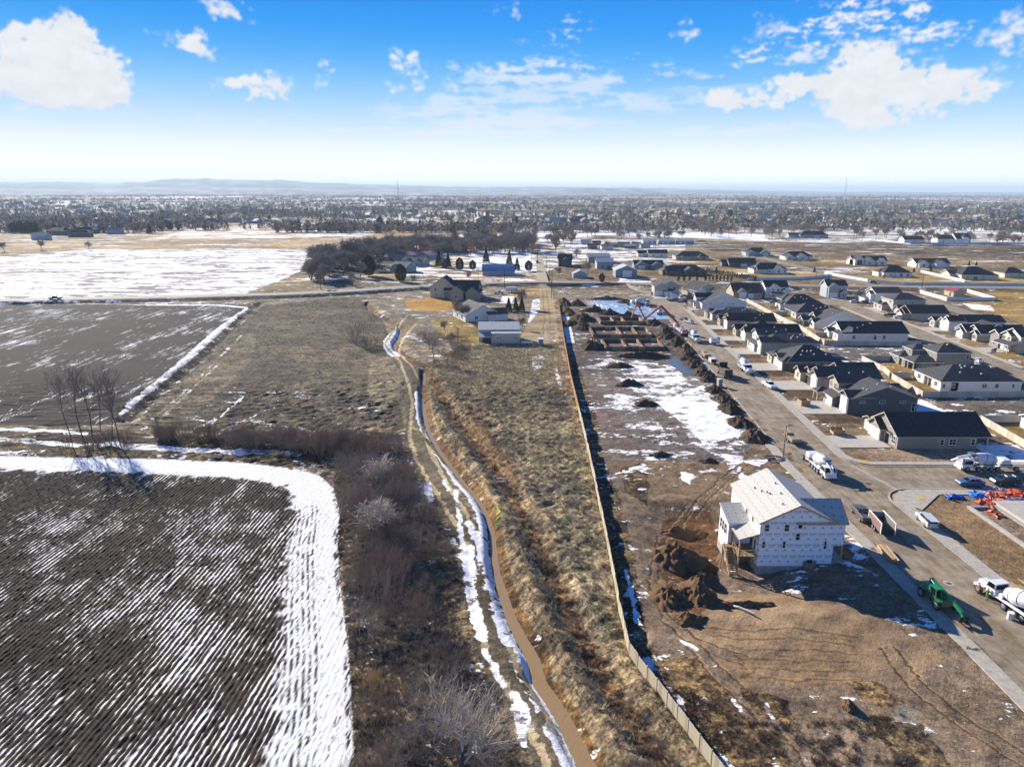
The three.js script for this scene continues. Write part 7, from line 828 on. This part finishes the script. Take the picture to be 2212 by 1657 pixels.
// the big tree at the bottom edge, its limbs spread toward the camera's left
{ const t = bareTree('bare_tree', 10.5, { trunk: .4, thick: .034, kids: [7, 7, 7, 4], depth: 4, bend: .2, up: .1, ang: [.35, .95], len: [.52, .76], min: .011 }, 'pale'); plant(t, 'big spreading bare tree with dark forked trunk at the bottom edge', 'tree', gAt(985, 1680), [1.5, 1.05, 1.5], null, .8); }
plant(bareTree('bare_tree', 9, { trunk: .35, thick: .03, kids: [6, 7, 7, 3], depth: 4, bend: .2, up: .06, ang: [.4, 1.05], min: .02 }, 'pale'), 'broad grey bare tree leaning over the brush, between the field corner and the track', 'tree', gAt(838, 1165), [1.9, 1.1, 1.8], null, 2);
plant(bareTree('bare_tree', 9, { trunk: .32, thick: .028, kids: [7, 7, 6, 3], depth: 4, bend: .2, up: .06, ang: [.4, 1.05], min: .02 }, 'pale'), 'grey bare tree rising behind the broad one, above the field corner', 'tree', gAt(818, 1052), [1.75, 1.05, 1.7], null, 4.4);
plant(treeP.tall[0], 'tall pale bare tree standing over the canal below the footbridge bend', 'tree', gAt(938, 782), 1.05); plant(treeP.tall[0], 'pale bare tree just behind the tall one by the canal', 'tree', gAt(928, 752), .85); plant(treeP.tall[1], 'thin bare tree left of the white workshop', 'tree', gAt(990, 742), .5);
[[150, 938, 1.05], [176, 940, 1.15], [198, 944, 1.2], [240, 950, 1.15], [258, 958, 1.25], [215, 935, 1.05]].forEach(([x, y, s], i) => plant(treeP.tall[1], `dark bare tree, ${['leftmost', 'second from left', 'third from left', 'fifth from left', 'rightmost', 'fourth from left'][i]} of the clump casting blue shadows on the snow`, 'tree', gAt(x, y), s, 'dark trees at the field corner'));
plant(treeP.tall[1], 'lone dead stem in the brush right of the dark tree clump', 'tree', gAt(346, 945), .42);
for (let i = 0; i < 7; i++) plant(pick(bushP.dark), 'dark leafless shrub under the dark tree clump', 'shrub', gAt(rr(130, 290), rr(945, 972)), rr(.8, 1.3), 'shrubs under the dark trees');
for (let i = 0; i < 58; i++) { const k = rnd(); plant(pick(bushP.red), `russet leafless shrub in the hedge above the near field, ${k < .25 ? 'left end' : k < .5 ? 'left of middle' : k < .75 ? 'right of middle' : 'thick right end'}`, 'shrub', gAt(345 + 415 * k, 946 + 26 * k + rr(-10, 12)), rr(.85, 1.5) * (.8 + .5 * k), 'russet hedge shrubs'); }
for (let i = 0; i < 42; i++) { const k = i / 42 + rr(-.02, .02); plant(pick(bushP.dark), 'dark weed shrub lining the ditch between ploughed field and scrub', 'shrub', gAt(560 - 290 * k + rr(-4, 4), 654 + 245 * k + rr(-4, 4)), [rr(.7, 1.1), rr(.35, .7), rr(.7, 1.1)], 'shrubs along the weedy ditch'); }
const belt = poly.brush = PP([745, 960, 840, 950, 872, 1010, 925, 1110, 935, 1250, 945, 1370, 1000, 1480, 1060, 1600, 1100, 1700, 800, 1720, 775, 1480, 760, 1300, 750, 1180, 752, 1090, 740, 1020]);
const scatter = (pl, n, f) => { let a = 1e9, b = -1e9, c = 1e9, d = -1e9; for (const [x, z] of pl) { a = Math.min(a, x); b = Math.max(b, x); c = Math.min(c, z); d = Math.max(d, z); } for (let k = 0, t = 0; k < n && t < n * 30; t++) { const x = rr(a, b), z = rr(c, d); if (!inside(pl, x, z)) continue; f(x, z, k++); } };
scatter(belt, 92, (x, z) => { const n = N(x / 9, z / 9), k = n > .6 ? 'red' : n > .4 || z < -108 ? 'grey' : 'dark', w = z < -120 ? 'far end by the hedge' : z < -95 ? 'upper part' : z < -76 ? 'middle part' : 'near end', e = x < -15 - (z + 60) * -.12 ? 'field side' : 'track side'; plant(pick(bushP[k]), `${{ red: 'russet', grey: 'grey', dark: 'dark brown' }[k]} leafless shrub in the brush belt, ${w}, ${e}`, 'shrub', [x, ground(x, z), z], [rr(.9, 1.5), rr(.9, 1.7), rr(.9, 1.5)], `${k} brush belt shrubs, ${w}, ${e}`); });
[[801, 1480, 1.2], [822, 1497, .9]].forEach(([x, y, s], i) => plant(bushP.straw[0], ['large tan grass clump at the edge of the snowy headland', 'smaller dull clump beside the large tan one'][i], 'grass clump', gAt(x, y), s));
plant(pick(bushP.grey), 'tall grey willow bush by the upper canal bend', 'shrub', gAt(787, 742), [2.2, 2.9, 2.2]); plant(bushP.dark[0], 'dark willow bush in front of the tall grey one', 'shrub', gAt(800, 752), [1.7, 1.5, 1.7]); plant(bushP.grey[1], 'grey willow left of the tall grey one', 'shrub', gAt(768, 738), [1.7, 1.9, 1.7]);
for (let i = 0; i < 26; i++) plant(pick(bushP.red), 'russet shrub crowding the canal bend below the grassed yards', 'shrub', gAt(rr(905, 1010), rr(725, 800)), rr(.6, 1.1), 'shrubs by the canal bend');
for (let i = 0; i < 40; i++) { const t = rr(0, 1), k = 16 + t * 26, a = canalPx[Math.min(canalPx.length - 2, k | 0)], x = a[0] + rr(3.2, 8), z = a[1] + rr(-2, 2); plant(pick(rnd() < .5 ? bushP.red : bushP.dark), `small weed shrub on the right bank of the canal, ${z < -150 ? 'upper reach' : z < -95 ? 'middle reach' : 'lowest reach'}`, 'shrub', [x, ground(x, z), z], rr(.25, .55), 'weed shrubs on the canal bank'); }
[[1248, 1140], [1225, 1100], [1200, 1075]].forEach(([x, y], i) => { for (let k = 0; k < 4; k++) plant(treeP.tall[0], 'thin leafless sapling in the bank grass beside the fence', 'sapling', gAt(x + k * 9, y + rr(-8, 8)), .22, 'saplings on the bank'); });
// ---------- evergreens ----------
const needle = [mat('#1f2b22', .9, side2), mat('#27331f', .9, side2)];
function conifer(h, w, n, m, round) { const t = new THREE.Group(); t.name = 'evergreen_tree'; M3().tube([0, -.2, 0], [0, h * .9, 0], h * .022, h * .004, 6).build('trunk', bark, t); const c = M3(); for (let i = 0; i < n; i++) { const y = Math.pow(rnd(), round ? .8 : 1.25), a = rr(0, 6.283), lim = round ? w * Math.sqrt(Math.max(.02, 1 - (2 * y - .9) ** 2)) : w * (1 - y) * (.75 + .35 * N(a, y * 6)) + .05, r = lim * Math.pow(rnd(), .4), yy = h * (.06 + .94 * y), p = [r * Math.cos(a), yy, r * Math.sin(a)], s = rr(.25, .6) * Math.max(.45, h / 9) * (round ? 1.25 : 1.1), d = [Math.cos(a), rr(-.5, .1), Math.sin(a)], q = [-Math.sin(a), rr(-.2, .2), Math.cos(a)]; c.tri([p[0] + q[0] * s * .5, p[1], p[2] + q[2] * s * .5], [p[0] - q[0] * s * .5, p[1] + q[1] * s, p[2] - q[2] * s * .5], [p[0] + d[0] * s, p[1] + d[1] * s, p[2] + d[2] * s]); c.tri([p[0], p[1] - s * .3, p[2]], [p[0], p[1] + s * .4, p[2]], [p[0] + d[0] * s * .9, p[1] + d[1] * s, p[2] + d[2] * s * .9]); } c.build('crown', m, t); return t; }
const fir = [conifer(9, 2.4, 1700, needle[0]), conifer(9, 3, 2600, needle[1], true)];
[[797, 596, 1.5, 1, 'big round dark evergreen at the left edge of the farm trees'], [866, 608, 1.15, 1, 'round dark evergreen below the teal house'], [948, 577, 1.3, 0, 'left one of two dark firs by the pink-roofed building'], [968, 578, 1.1, 0, 'right one of two dark firs by the pink-roofed building'], [961, 580, .7, 1, 'low round evergreen between the firs'], [993, 584, .95, 1, 'round evergreen left of the blue barn'], [1021, 583, .8, 1, 'round evergreen nearest the blue barn'], [1050, 567, 1.25, 0, 'tall fir behind the blue barn, left'], [1100, 572, 1.15, 0, 'pointed fir behind the right end of the blue barn'], [1117, 584, 1.05, 0, 'second pointed fir right of the blue barn'], [1142, 585, .9, 1, 'round evergreen at the corner of the lane'], [1099, 673, .75, 0, 'small fir beside the ranch house, left of three'], [1114, 672, .7, 0, 'small fir beside the ranch house, middle of three'], [1127, 672, .72, 0, 'small fir beside the ranch house, right of three'], [1300, 614, .55, 1, 'dark shrub by the lamp before the workshops'], [984, 533, 1.6, 0, 'fir standing in the grey thicket, left'], [1012, 530, 1.4, 0, 'fir standing in the grey thicket, right'], [1116, 525, 1.4, 0, 'fir beside the lane at the end of the thicket'], [820, 490, 1.7, 1, 'round evergreen alone beyond the tan fields'], [808, 493, 1.2, 1, 'smaller evergreen beside the lone round one'], [367, 497, 1.4, 1, 'round evergreen on the edge of the left fields'], [322, 505, 1.6, 0, 'pointed evergreen left of the round one on the field edge'], [1960, 684, .35, 1, 'small round shrub by the upper road'], [1884, 640, .45, 1, 'dark round shrub on the bark bed']].forEach(([x, y, s, k, l]) => plant(fir[k], l, 'evergreen', gAt(x, y), s));
for (let i = 0; i < 26; i++) { const k = i / 26; plant(fir[1], `evergreen in the dense dark row at the far left, ${i < 13 ? 'front' : 'rear'} part`, 'evergreen', gAt(27 + 54 * ((i * 7) % 13) / 13 + rr(-2, 2), (i < 13 ? 503 : 497)), rr(1.2, 1.6), i < 13 ? 'dark evergreen row, front' : 'dark evergreen row, rear'); }
{ const cy = conifer(3, .55, 500, needle[0], true); cy.name = 'small_cypress'; const rows = [[1466, 608, 1490, 607, 3, 'the short row of the left end'], [1506, 607, 1524, 607, 2, 'the pair beside the short row'], [1525, 606, 1580, 607, 8, 'the front row by the road'], [1528, 590, 1632, 606, 22, 'the slanting back row by the lawn']]; for (const [x0, y0, x1, y1, n, w] of rows) for (let i = 0; i < n; i++) plant(cy, `small dark column cypress in ${w}`, 'cypress', gAt(x0 + (x1 - x0) * i / Math.max(1, n - 1), y0 + (y1 - y0) * i / Math.max(1, n - 1)), rr(.95, 1.2), 'cypresses in ' + w); }
for (const [x, y, l] of [[1760, 588, 'young spruce at the bend of the upper street'], [1975, 588, 'thin young evergreen by the long white house, left'], [2012, 586, 'thin young evergreen by the long white house, right'], [2094, 574, 'young evergreen on the brown field edge, left of two'], [2110, 574, 'young evergreen on the brown field edge, right of two'], [1548, 586, 'dark shed-like shrub beside the lawn']]) plant(fir[0], l, 'evergreen', gAt(x, y), .4);
// ---------- trees round the houses, the thicket, the river ----------
const lite = [bareTree('bare_tree', 9, { kids: [8, 7, 8], depth: 3, min: .06 }), bareTree('bare_tree', 9, { kids: [8, 7, 7], depth: 3, min: .06, ang: [.3, .8] }, 'brown'), bareTree('bare_tree', 9, { kids: [8, 7, 8], depth: 3, min: .06, trunk: .38 }, 'grey')];
scatter(PP([655, 594, 695, 566, 760, 548, 900, 537, 1000, 527, 1145, 524, 1150, 547, 1000, 553, 870, 562, 810, 580, 770, 592, 735, 598, 700, 612, 668, 606]), 118, (x, z) => plant(pick(lite), `bare grey tree of the dense thicket beyond the road, ${x < -150 ? 'left end' : x < -90 ? 'left half' : x < -40 ? 'right half' : 'end by the lane'}, ${(z < -620 - (x + 100) * .9) ? 'rear' : 'front'}`, 'tree', [x, ground(x, z), z], rr(1.15, 1.8), 'bare trees of the thicket'));
[[693, 626, 1.25, 'big round bare tree above the drive bend at the road'], [760, 617, 1, 'bare tree right of the drive bend'], [778, 600, 1.3, 'tall grey bare tree beside the round evergreen'], [668, 600, 1.1, 'bare tree at the left tip of the thicket'], [890, 622, .7, 'thin bare tree at the roadside before the teal house'], [1014, 605, .8, 'small bare tree left of the blue barn'], [1130, 664, 1.1, 'bare tree on the lawn by the gravel lane'], [1006, 690, 1, 'bare tree against the big tan house'], [988, 684, .95, 'second bare tree against the big tan house'], [1020, 680, .9, 'third bare tree against the big tan house'], [1042, 650, .6, 'twiggy tree behind the big tan house'], [975, 745, .7, 'small orchard tree left of the workshop'], [962, 720, .55, 'small bare tree on the dry lawn'], [1030, 720, .5, 'little bare tree by the ranch deck'], [1128, 712, .6, 'bare tree at the gravel yard island'], [1208, 600, .85, 'spreading bare tree on the cottage lawn'], [1270, 592, 1.2, 'dark bare tree before the grey workshop'], [1247, 562, 1.3, 'bare tree behind the cottage'], [1212, 570, 1.1, 'bare tree over the dark two-storey house, left'], [1232, 570, 1.2, 'bare tree over the dark two-storey house, right'], [1310, 545, 1.1, 'bare tree by the longest shed'], [1200, 548, 1.2, 'bare tree at the lane beyond the white drift'], [1910, 606, .6, 'small bare tree by the white corner fence'], [8, 543, 1.3, 'bare tree at the far left edge'], [88, 540, 1.4, 'round bare bush at the left snow field corner'], [190, 540, 1.2, 'grey bare tree by the left farm track'], [480, 493, 1.6, 'bare tree right of the thin trunks on the field edge'], [975, 490, 1.5, 'lone bare tree in the tan meadow beyond the thicket'], [870, 510, 1.4, 'bare tree at the tip of the tan meadow'], [1148, 560, 1.5, 'tall pale bare tree beside the lane']].forEach(([x, y, s, l]) => plant(pick(lite), l, 'tree', gAt(x, y), s));
[[458, 493], [463, 494], [470, 494]].forEach(([x, y], i) => plant(treeP.tall[1], `thin dark trunk in the row of three on the field edge, ${['left', 'middle', 'right'][i]}`, 'tree', gAt(x, y), 1.1));
scatter(PP([1150, 518, 1230, 512, 1260, 525, 1200, 545, 1155, 545]), 16, (x, z) => plant(pick(lite), 'big bare tree of the group over the far lane', 'tree', [x, ground(x, z), z], rr(1.3, 1.9), 'bare trees over the far lane'));
scatter(PP([1265, 506, 1400, 502, 1480, 512, 1480, 524, 1390, 522, 1270, 516]), 26, (x, z) => plant(pick(lite), 'bare tree of the loose line before the snowy strip', 'tree', [x, ground(x, z), z], rr(1, 1.6), 'bare trees before the snowy strip'));
scatter(PP([1470, 502, 1560, 498, 1760, 500, 1800, 510, 1700, 518, 1590, 514, 1480, 512]), 44, (x, z) => plant(pick(lite), `bare grey tree in the river wood beyond the snowy strip, ${x < 270 ? 'left' : x < 380 ? 'middle' : 'right'} part`, 'tree', [x, ground(x, z), z], rr(1.2, 1.8), 'bare trees of the river wood'));
scatter(PP([1820, 510, 2212, 516, 2212, 535, 2120, 530, 1960, 524, 1850, 520]), 34, (x, z) => plant(pick(lite), `bare tree along the stream beyond the brown field, ${x < 480 ? 'left' : x < 580 ? 'middle' : 'right'} part`, 'tree', [x, ground(x, z), z], rr(1, 1.6), 'bare trees along the stream'));
scatter(PP([1255, 535, 1330, 530, 1440, 536, 1440, 545, 1330, 548, 1260, 550]), 14, (x, z) => plant(pick(bushP.grey), 'bare bush in the cluttered yards east of the lane', 'shrub', [x, ground(x, z), z], rr(.8, 1.6), 'bushes of the cluttered yards'));
[[1255, 527, 0], [1280, 530, 1], [1312, 533, 0], [1335, 534, 1], [1350, 537, 0], [1365, 533, 1], [1300, 540, 0], [1270, 538, 1], [1385, 536, 0]].forEach(([x, y, k], i) => { const [X, , Z] = gAt(x, y); house('small_shed', `small ${['white', 'brown', 'grey', 'pale', 'dark', 'cream', 'low white', 'low brown', 'blue-grey'][i]} shed among the cluttered yards east of the lane`, X, Z, rr(-.3, .3), [[0, rr(7, 12), 0, rr(6, 9), rr(2.4, 3.2), 'u', .45]], [['S', 0, 3, .9, 1.4, 1.2, 'w']], ['white', 'brown', 'grey', 'greige', 'dark', 'cream', 'white', 'brown', 'steel'][i], k ? 'char' : 'snowy', trimW, 'shed'); });
// ---------- dry grass and weeds: too many to count ----------
function tuftGeo(n, h, w) { const b = M3(); for (let i = 0; i < n; i++) { const a = rr(0, 6.283), r = rr(0, w), x = r * Math.cos(a), z = r * Math.sin(a), l = rr(.5, 1.3), c = rr(0, 6.283), hh = h * rr(.6, 1.1), k = .035; b.tri([x - k * Math.sin(c), -.05, z + k * Math.cos(c)], [x + k * Math.sin(c), -.05, z - k * Math.cos(c)], [x + l * hh * Math.cos(a), hh, z + l * hh * Math.sin(a)]); } return b.geo(); }
const strawM = mat('#ffffff', .95, side2);
function grass(name, label, pl, n, geo, cols, size, keep) { const im = new THREE.InstancedMesh(geo, strawM, n), m = new THREE.Matrix4(), q = new THREE.Quaternion(), c = new THREE.Color(), up = new THREE.Vector3(0, 1, 0); let k = 0; scatter(pl, n * 2, (x, z) => { if (k >= n || (keep && !keep(x, z))) return; const s = rr(size[0], size[1]); q.setFromAxisAngle(up, rr(0, 6.28)); m.compose(new THREE.Vector3(x, ground(x, z), z), q, new THREE.Vector3(s, s * rr(.7, 1.3), s)); im.setMatrixAt(k, m); const v = rr(.65, 1.2), w = N(x / 6, z / 6) > .5 ? 0 : 1; c.set(cols[(w + (rnd() < .25 ? 1 : 0)) % cols.length]).multiplyScalar(v); im.setColorAt(k, c); k++; }); im.count = k; im.name = name; im.castShadow = im.receiveShadow = true; scene.add(im); tag(im, label, 'grass', null, 'stuff'); }
const tuft = tuftGeo(16, .55, .35), low = tuftGeo(12, .3, .3), offCanal = (x, z) => toLine(canalPx, x, z)[0] > 2.2;
grass('bank_grass', 'dry straw grass covering the bank between canal and fence', poly.bank, 15000, tuft, ['#c8b892', '#ab9d7e', '#b9ac8c'], [.4, .9], offCanal);
grass('brush_grass', 'dead grass and weeds between the shrubs of the brush belt', PP([735, 930, 890, 940, 990, 1050, 1050, 1300, 1150, 1480, 1330, 1780, 765, 1780, 765, 1500, 745, 1290, 735, 1150, 722, 1040]), 11000, tuft, ['#a8977a', '#8d7d64', '#b5a586'], [.4, 1], (x, z) => { if (!offCanal(x, z)) return false; const a = toLine(tyre[0], x, z)[0], b = toLine(tyre[1], x, z)[0]; return a > 2.2 && b > 2.2; });
grass('scrub_grass', 'dull scrub grass over the rough field beyond the hedge', poly.scrub, 5500, low, ['#9a8f74', '#857a62', '#aca082'], [.4, 1], (x, z) => N(x / 14, z / 14) > .42 && offCanal(x, z));
grass('lot_weeds', 'dark weeds along the fence and over the lower dug lot', PP([1215, 745, 1250, 890, 1300, 1095, 1345, 1310, 1372, 1400, 1470, 1480, 1600, 1560, 1800, 1560, 1950, 1540, 2100, 1780, 1640, 1780, 1440, 1540, 1358, 1421, 1318, 1210, 1272, 985, 1233, 820]), 4500, low, ['#75634c', '#625241', '#8a7356'], [.4, 1], (x, z) => N(x / 7, z / 7) > .55);

{ // the depth of the thicket, where single trees can no longer be told apart
  const src = lite[0].children, n = 420, m = new THREE.Matrix4(), q = new THREE.Quaternion(), up = new THREE.Vector3(0, 1, 0), ims = src.map((c) => new THREE.InstancedMesh(c.geometry, c.material, n)); let k = 0;
  scatter(PP([652, 600, 690, 574, 760, 551, 850, 539, 1000, 529, 1150, 526, 1152, 546, 1000, 547, 850, 556, 760, 576, 700, 612, 668, 612]), n, (x, z) => { const s = rr(.7, 1.25) * (.6 + N(x / 30, z / 30) * 1.3); if (N(x / 22 + .3, z / 22) < .36) return; q.setFromAxisAngle(up, rr(0, 6.28)); m.compose(new THREE.Vector3(x, ground(x, z) - .1, z), q, new THREE.Vector3(s * 1.15, s, s * 1.15)); ims.forEach((im) => im.setMatrixAt(k, m)); k++; });
  ims.forEach((im, i) => { im.count = k; im.name = ['thicket_trunks', 'thicket_twigs'][i]; scene.add(im); tag(im, ['massed grey trunks deep in the thicket beyond the road', 'massed bare twigs deep in the thicket beyond the road'][i], 'trees', null, 'stuff'); });
}
// ---------- far country: houses, woods, hills ----------
{
  const protos = [['white', 'char'], ['greige', 'black'], ['steel', 'snowy'], ['tan', 'char'], ['white', 'snowy'], ['brown', 'black']].map(([w, r], i) => { const t = new THREE.Group(); t.name = 'far_house'; block(t, [0, 14 + i * 2, 0, 10, 3 + (i % 3), i % 2 ? 'h' : 'u', .55], WALL[w], ROOF[r], trimW); for (const u of [3, 8]) opening(t, 'S', 0, u, .9, 1.8, 1.4, 'w', trimW); return t; });
  const spots = [[66, 518, 2], [146, 512, 5], [100, 508, 5], [230, 506, 2], [160, 505, 5], [185, 494, 4], [255, 489, 1], [380, 482, 4], [395, 482, 5], [415, 481, 0], [440, 481, 3], [530, 481, 4], [345, 483, 2], [740, 470, 4], [1005, 462, 5], [880, 458, 2], [1060, 466, 2], [1110, 485, 3], [1030, 452, 0], [820, 462, 0], [1120, 487, 5], [1205, 463, 3], [1310, 465, 1], [1350, 460, 5], [1400, 462, 3], [1420, 490, 0], [1460, 463, 1], [1530, 465, 0], [1560, 478, 1], [1590, 470, 0], [1640, 472, 4], [1490, 467, 2], [1725, 463, 3], [1780, 460, 0], [1880, 468, 1], [1910, 470, 3], [1960, 450, 3], [2000, 488, 2], [2040, 490, 4], [2080, 486, 0], [2110, 490, 5], [2130, 480, 1], [2190, 500, 4], [2150, 497, 3], [1860, 449, 4], [2050, 456, 3], [1700, 465, 5], [1240, 462, 0]];
  spots.forEach(([x, y, k]) => { const [X, , Z] = gAt(x, y), o = copy(protos[k], X, ground(X, Z), Z, rr(-.5, .5), rr(.9, 1.3), `small far-off house far off, ${['at the far left', 'left of centre', 'either side of the lane', 'right of centre', 'at the far right'][Math.min(4, x / 443 | 0)]}, ${['white with dark roof', 'greige with black roof', 'pale blue with light roof', 'tan with dark roof', 'white with light roof', 'brown with black roof'][k]}`, 'far houses among the fields'); o.userData.category = 'house'; });
  const small = bx(); function bx() { const b = M3(); b.box(-6, 6, 0, 3.4, -4.5, 4.5); b.quad([-6.4, 3.3, 5], [6.4, 3.3, 5], [6.4, 6, 0], [-6.4, 6, 0]).quad([6.4, 3.3, -5], [-6.4, 3.3, -5], [-6.4, 6, 0], [6.4, 6, 0]).tri([-6, 3.4, 4.5], [-6, 6, 0], [-6, 3.4, -4.5]).tri([6, 3.4, 4.5], [6, 3.4, -4.5], [6, 6, 0]); return b.geo(); }
  const im = new THREE.InstancedMesh(small, mat('#ffffff', .8, side2), 1100), m = new THREE.Matrix4(), q = new THREE.Quaternion(), c = new THREE.Color(), up = new THREE.Vector3(0, 1, 0); let n = 0;
  while (n < 1100) { const z = -1250 - 6500 * Math.pow(rnd(), 1.5), x = rr(-.8, .8) * -z; if (N(x / 700, z / 900) < .47) continue; const s = rr(.8, 1.6); q.setFromAxisAngle(up, rr(0, 3.14)); m.compose(new THREE.Vector3(x, ground(x, z), z), q, new THREE.Vector3(s * rr(.8, 2), s, s)); im.setMatrixAt(n, m); c.set(['#a9a8a4', '#948e82', '#7d7f82', '#5a5c60', '#4c4f54', '#837a6c'][rnd() * 6 | 0]); im.setColorAt(n, c); n++; }
  im.name = 'distant_town'; scene.add(im); tag(im, 'scattered distant town of countless small roofs', 'town', null, 'stuff');
  // woods that read as one mass
  const crown = (cone) => { const b = M3(); for (let i = 0; i < 46; i++) { const a = rr(0, 6.283), y = rnd(), r = cone ? (1 - y) * 2.4 * Math.sqrt(rnd()) : 3.6 * Math.sqrt(Math.max(.05, 1 - (2 * y - 1) ** 2)) * Math.pow(rnd(), .4), p = [r * Math.cos(a), (cone ? .5 : 2) + y * (cone ? 9.5 : 7.5), r * Math.sin(a)], s = rr(.9, 1.9), f = () => [p[0] + rr(-s, s), p[1] + rr(-s, s), p[2] + rr(-s, s)]; b.tri(f(), f(), f()); } b.tube([0, 0, 0], [0, 5, 0], .3, .15, 4, false); return b.geo(); };
  for (const [name, label, geo, cols, num, far] of [['distant_bare_wood', 'far bare woods and tree rows melting into haze', crown(false), ['#94867a', '#7f7165', '#766b5f', '#998a78'], 9000, 0], ['distant_evergreens', 'far dark evergreens among the distant woods', crown(true), ['#3a463f', '#3f4a3c'], 2600, .2]]) {
    const w = new THREE.InstancedMesh(geo, mat('#ffffff', .95, side2), num); let k = 0, tries = 0;
    while (k < num && tries++ < 400000) { const z = -980 - 7000 * Math.pow(rnd(), 1.7), x = rr(-.8, .8) * -z, d = N(x / 900, z / 300) * .75 + N(x / 160, z / 60) * .25; if (d < .52 + (z > -1300 ? .06 : 0) - (x < 0 ? .06 : 0)) continue; const s = rr(.8, 1.5); q.setFromAxisAngle(up, rr(0, 6)); m.compose(new THREE.Vector3(x, ground(x, z) - .3, z), q, new THREE.Vector3(s * 1.15, s, s * 1.15)); w.setMatrixAt(k, m); c.set(cols[rnd() * cols.length | 0]).multiplyScalar(rr(.8, 1.15)); w.setColorAt(k, c); k++; }
    w.count = k; w.name = name; scene.add(w); tag(w, label, 'trees', null, 'stuff');
  }
  // tree rows and yards between 600 and 1200 m, each tree one by one
  const rows = [[0, 476, 80, 474, 16, 'behind the left farm'], [160, 486, 330, 478, 34, 'across the left middle distance'], [330, 484, 480, 478, 22, 'behind the left fields'], [500, 478, 620, 474, 16, 'left of the tan fields'], [560, 462, 790, 455, 34, 'in the dark wood line left of centre'], [760, 468, 900, 462, 16, 'by the pale barns left of centre'], [880, 476, 1100, 468, 22, 'along the snowy lots beyond the meadow'], [1110, 478, 1130, 500, 8, 'along the far lane'], [1140, 468, 1180, 470, 8, 'at the end of the lane'], [1250, 470, 1500, 476, 26, 'on the snowy slopes right of the lane'], [1560, 468, 1700, 472, 16, 'in the right middle distance'], [1870, 480, 2120, 492, 28, 'along the farmyards at the far right'], [2140, 505, 2212, 510, 8, 'at the right edge']];
  for (const [x0, y0, x1, y1, num, w] of rows) for (let i = 0; i < num * .34; i++) { const k = rnd(), [X, , Z] = gAt(x0 + (x1 - x0) * k + rr(-4, 4), y0 + (y1 - y0) * k + rr(-2.5, 2.5)), ev = rnd() < .3; plant(ev ? pick(fir) : pick(lite), ev ? `dark evergreen of the tree row ${w}` : `bare tree of the tree row ${w}`, ev ? 'evergreen' : 'tree', [X, ground(X, Z), Z], rr(1, 1.6), (ev ? 'evergreens ' : 'bare trees ') + w); }
}
// hills on the skyline: low tables and ridges, snow-dusted
function hills(name, label, z, pts, deep, col, wob) {
  const nx = 260, nz = 9, pos = [], idx = [], cl = [], s = -z / FOC; pts.sort((a, b) => a[0] - b[0]);
  const hAt = (px) => { let k = 0; while (k < pts.length - 2 && pts[k + 1][0] < px) k++; const t = clamp((px - pts[k][0]) / (pts[k + 1][0] - pts[k][0])), e = t * t * (3 - 2 * t); return pts[k][1] + (pts[k + 1][1] - pts[k][1]) * e; };
  for (let j = 0; j < nz; j++) for (let i = 0; i <= nx; i++) { const px = -900 + 4000 * i / nx, r = j / (nz - 1), f = Math.sin(Math.PI * r * .5), top = Math.max(0, (418 - hAt(px)) * s + 0), n = N(i / 11 + z, j / 2.3) - .5, x = (px - 1106) * s, h = top * f * (1 + (r < 1 ? n * wob : (N(i / 4 + z, .3) - .5) * .1)); pos.push(x, h - (j === 0 ? 20 : 0), z + deep * (1 - r)); const sn = N(i / 9, j * 1.3 + .2) > .56 ? 1 : 0; cl.push(...(sn ? [.3, .31, .32] : col)); if (j && i) { const a = (j - 1) * (nx + 1) + i - 1, b = a + 1, c = a + nx + 1, d = c + 1; idx.push(a, b, c, c, b, d); } }
  const g = new THREE.BufferGeometry(); g.setAttribute('position', new THREE.Float32BufferAttribute(pos, 3)); g.setAttribute('color', new THREE.Float32BufferAttribute(cl, 3)); g.setIndex(idx); g.computeVertexNormals();
  tag(part(name, g, new THREE.MeshStandardMaterial({ vertexColors: true, roughness: 1, side: THREE.DoubleSide })), label, null, null, 'structure');
}
hills('far_hills', 'long low blue hills along the left horizon', -11500, [[-900, 396], [0, 391], [60, 394], [180, 393], [280, 396], [365, 392], [400, 387], [600, 389], [740, 396], [800, 398], [1000, 404], [1180, 403], [1330, 405], [1500, 408], [1640, 411], [1760, 413], [2212, 414], [3100, 414]], 1400, [.14, .15, .15], .22);
hills('near_hills', 'lower blue table hills before the horizon range', -8800, [[-900, 408], [0, 404], [240, 405], [420, 401], [640, 403], [830, 407], [1050, 408], [1215, 408], [1232, 402.5], [1330, 404], [1345, 406], [1370, 403], [1385, 404], [1400, 408], [1520, 410], [1560, 408.5], [1580, 409.5], [1600, 413], [1800, 415], [2212, 416], [3100, 416]], 1000, [.11, .12, .12], .2);
renderer.render(scene, camera);
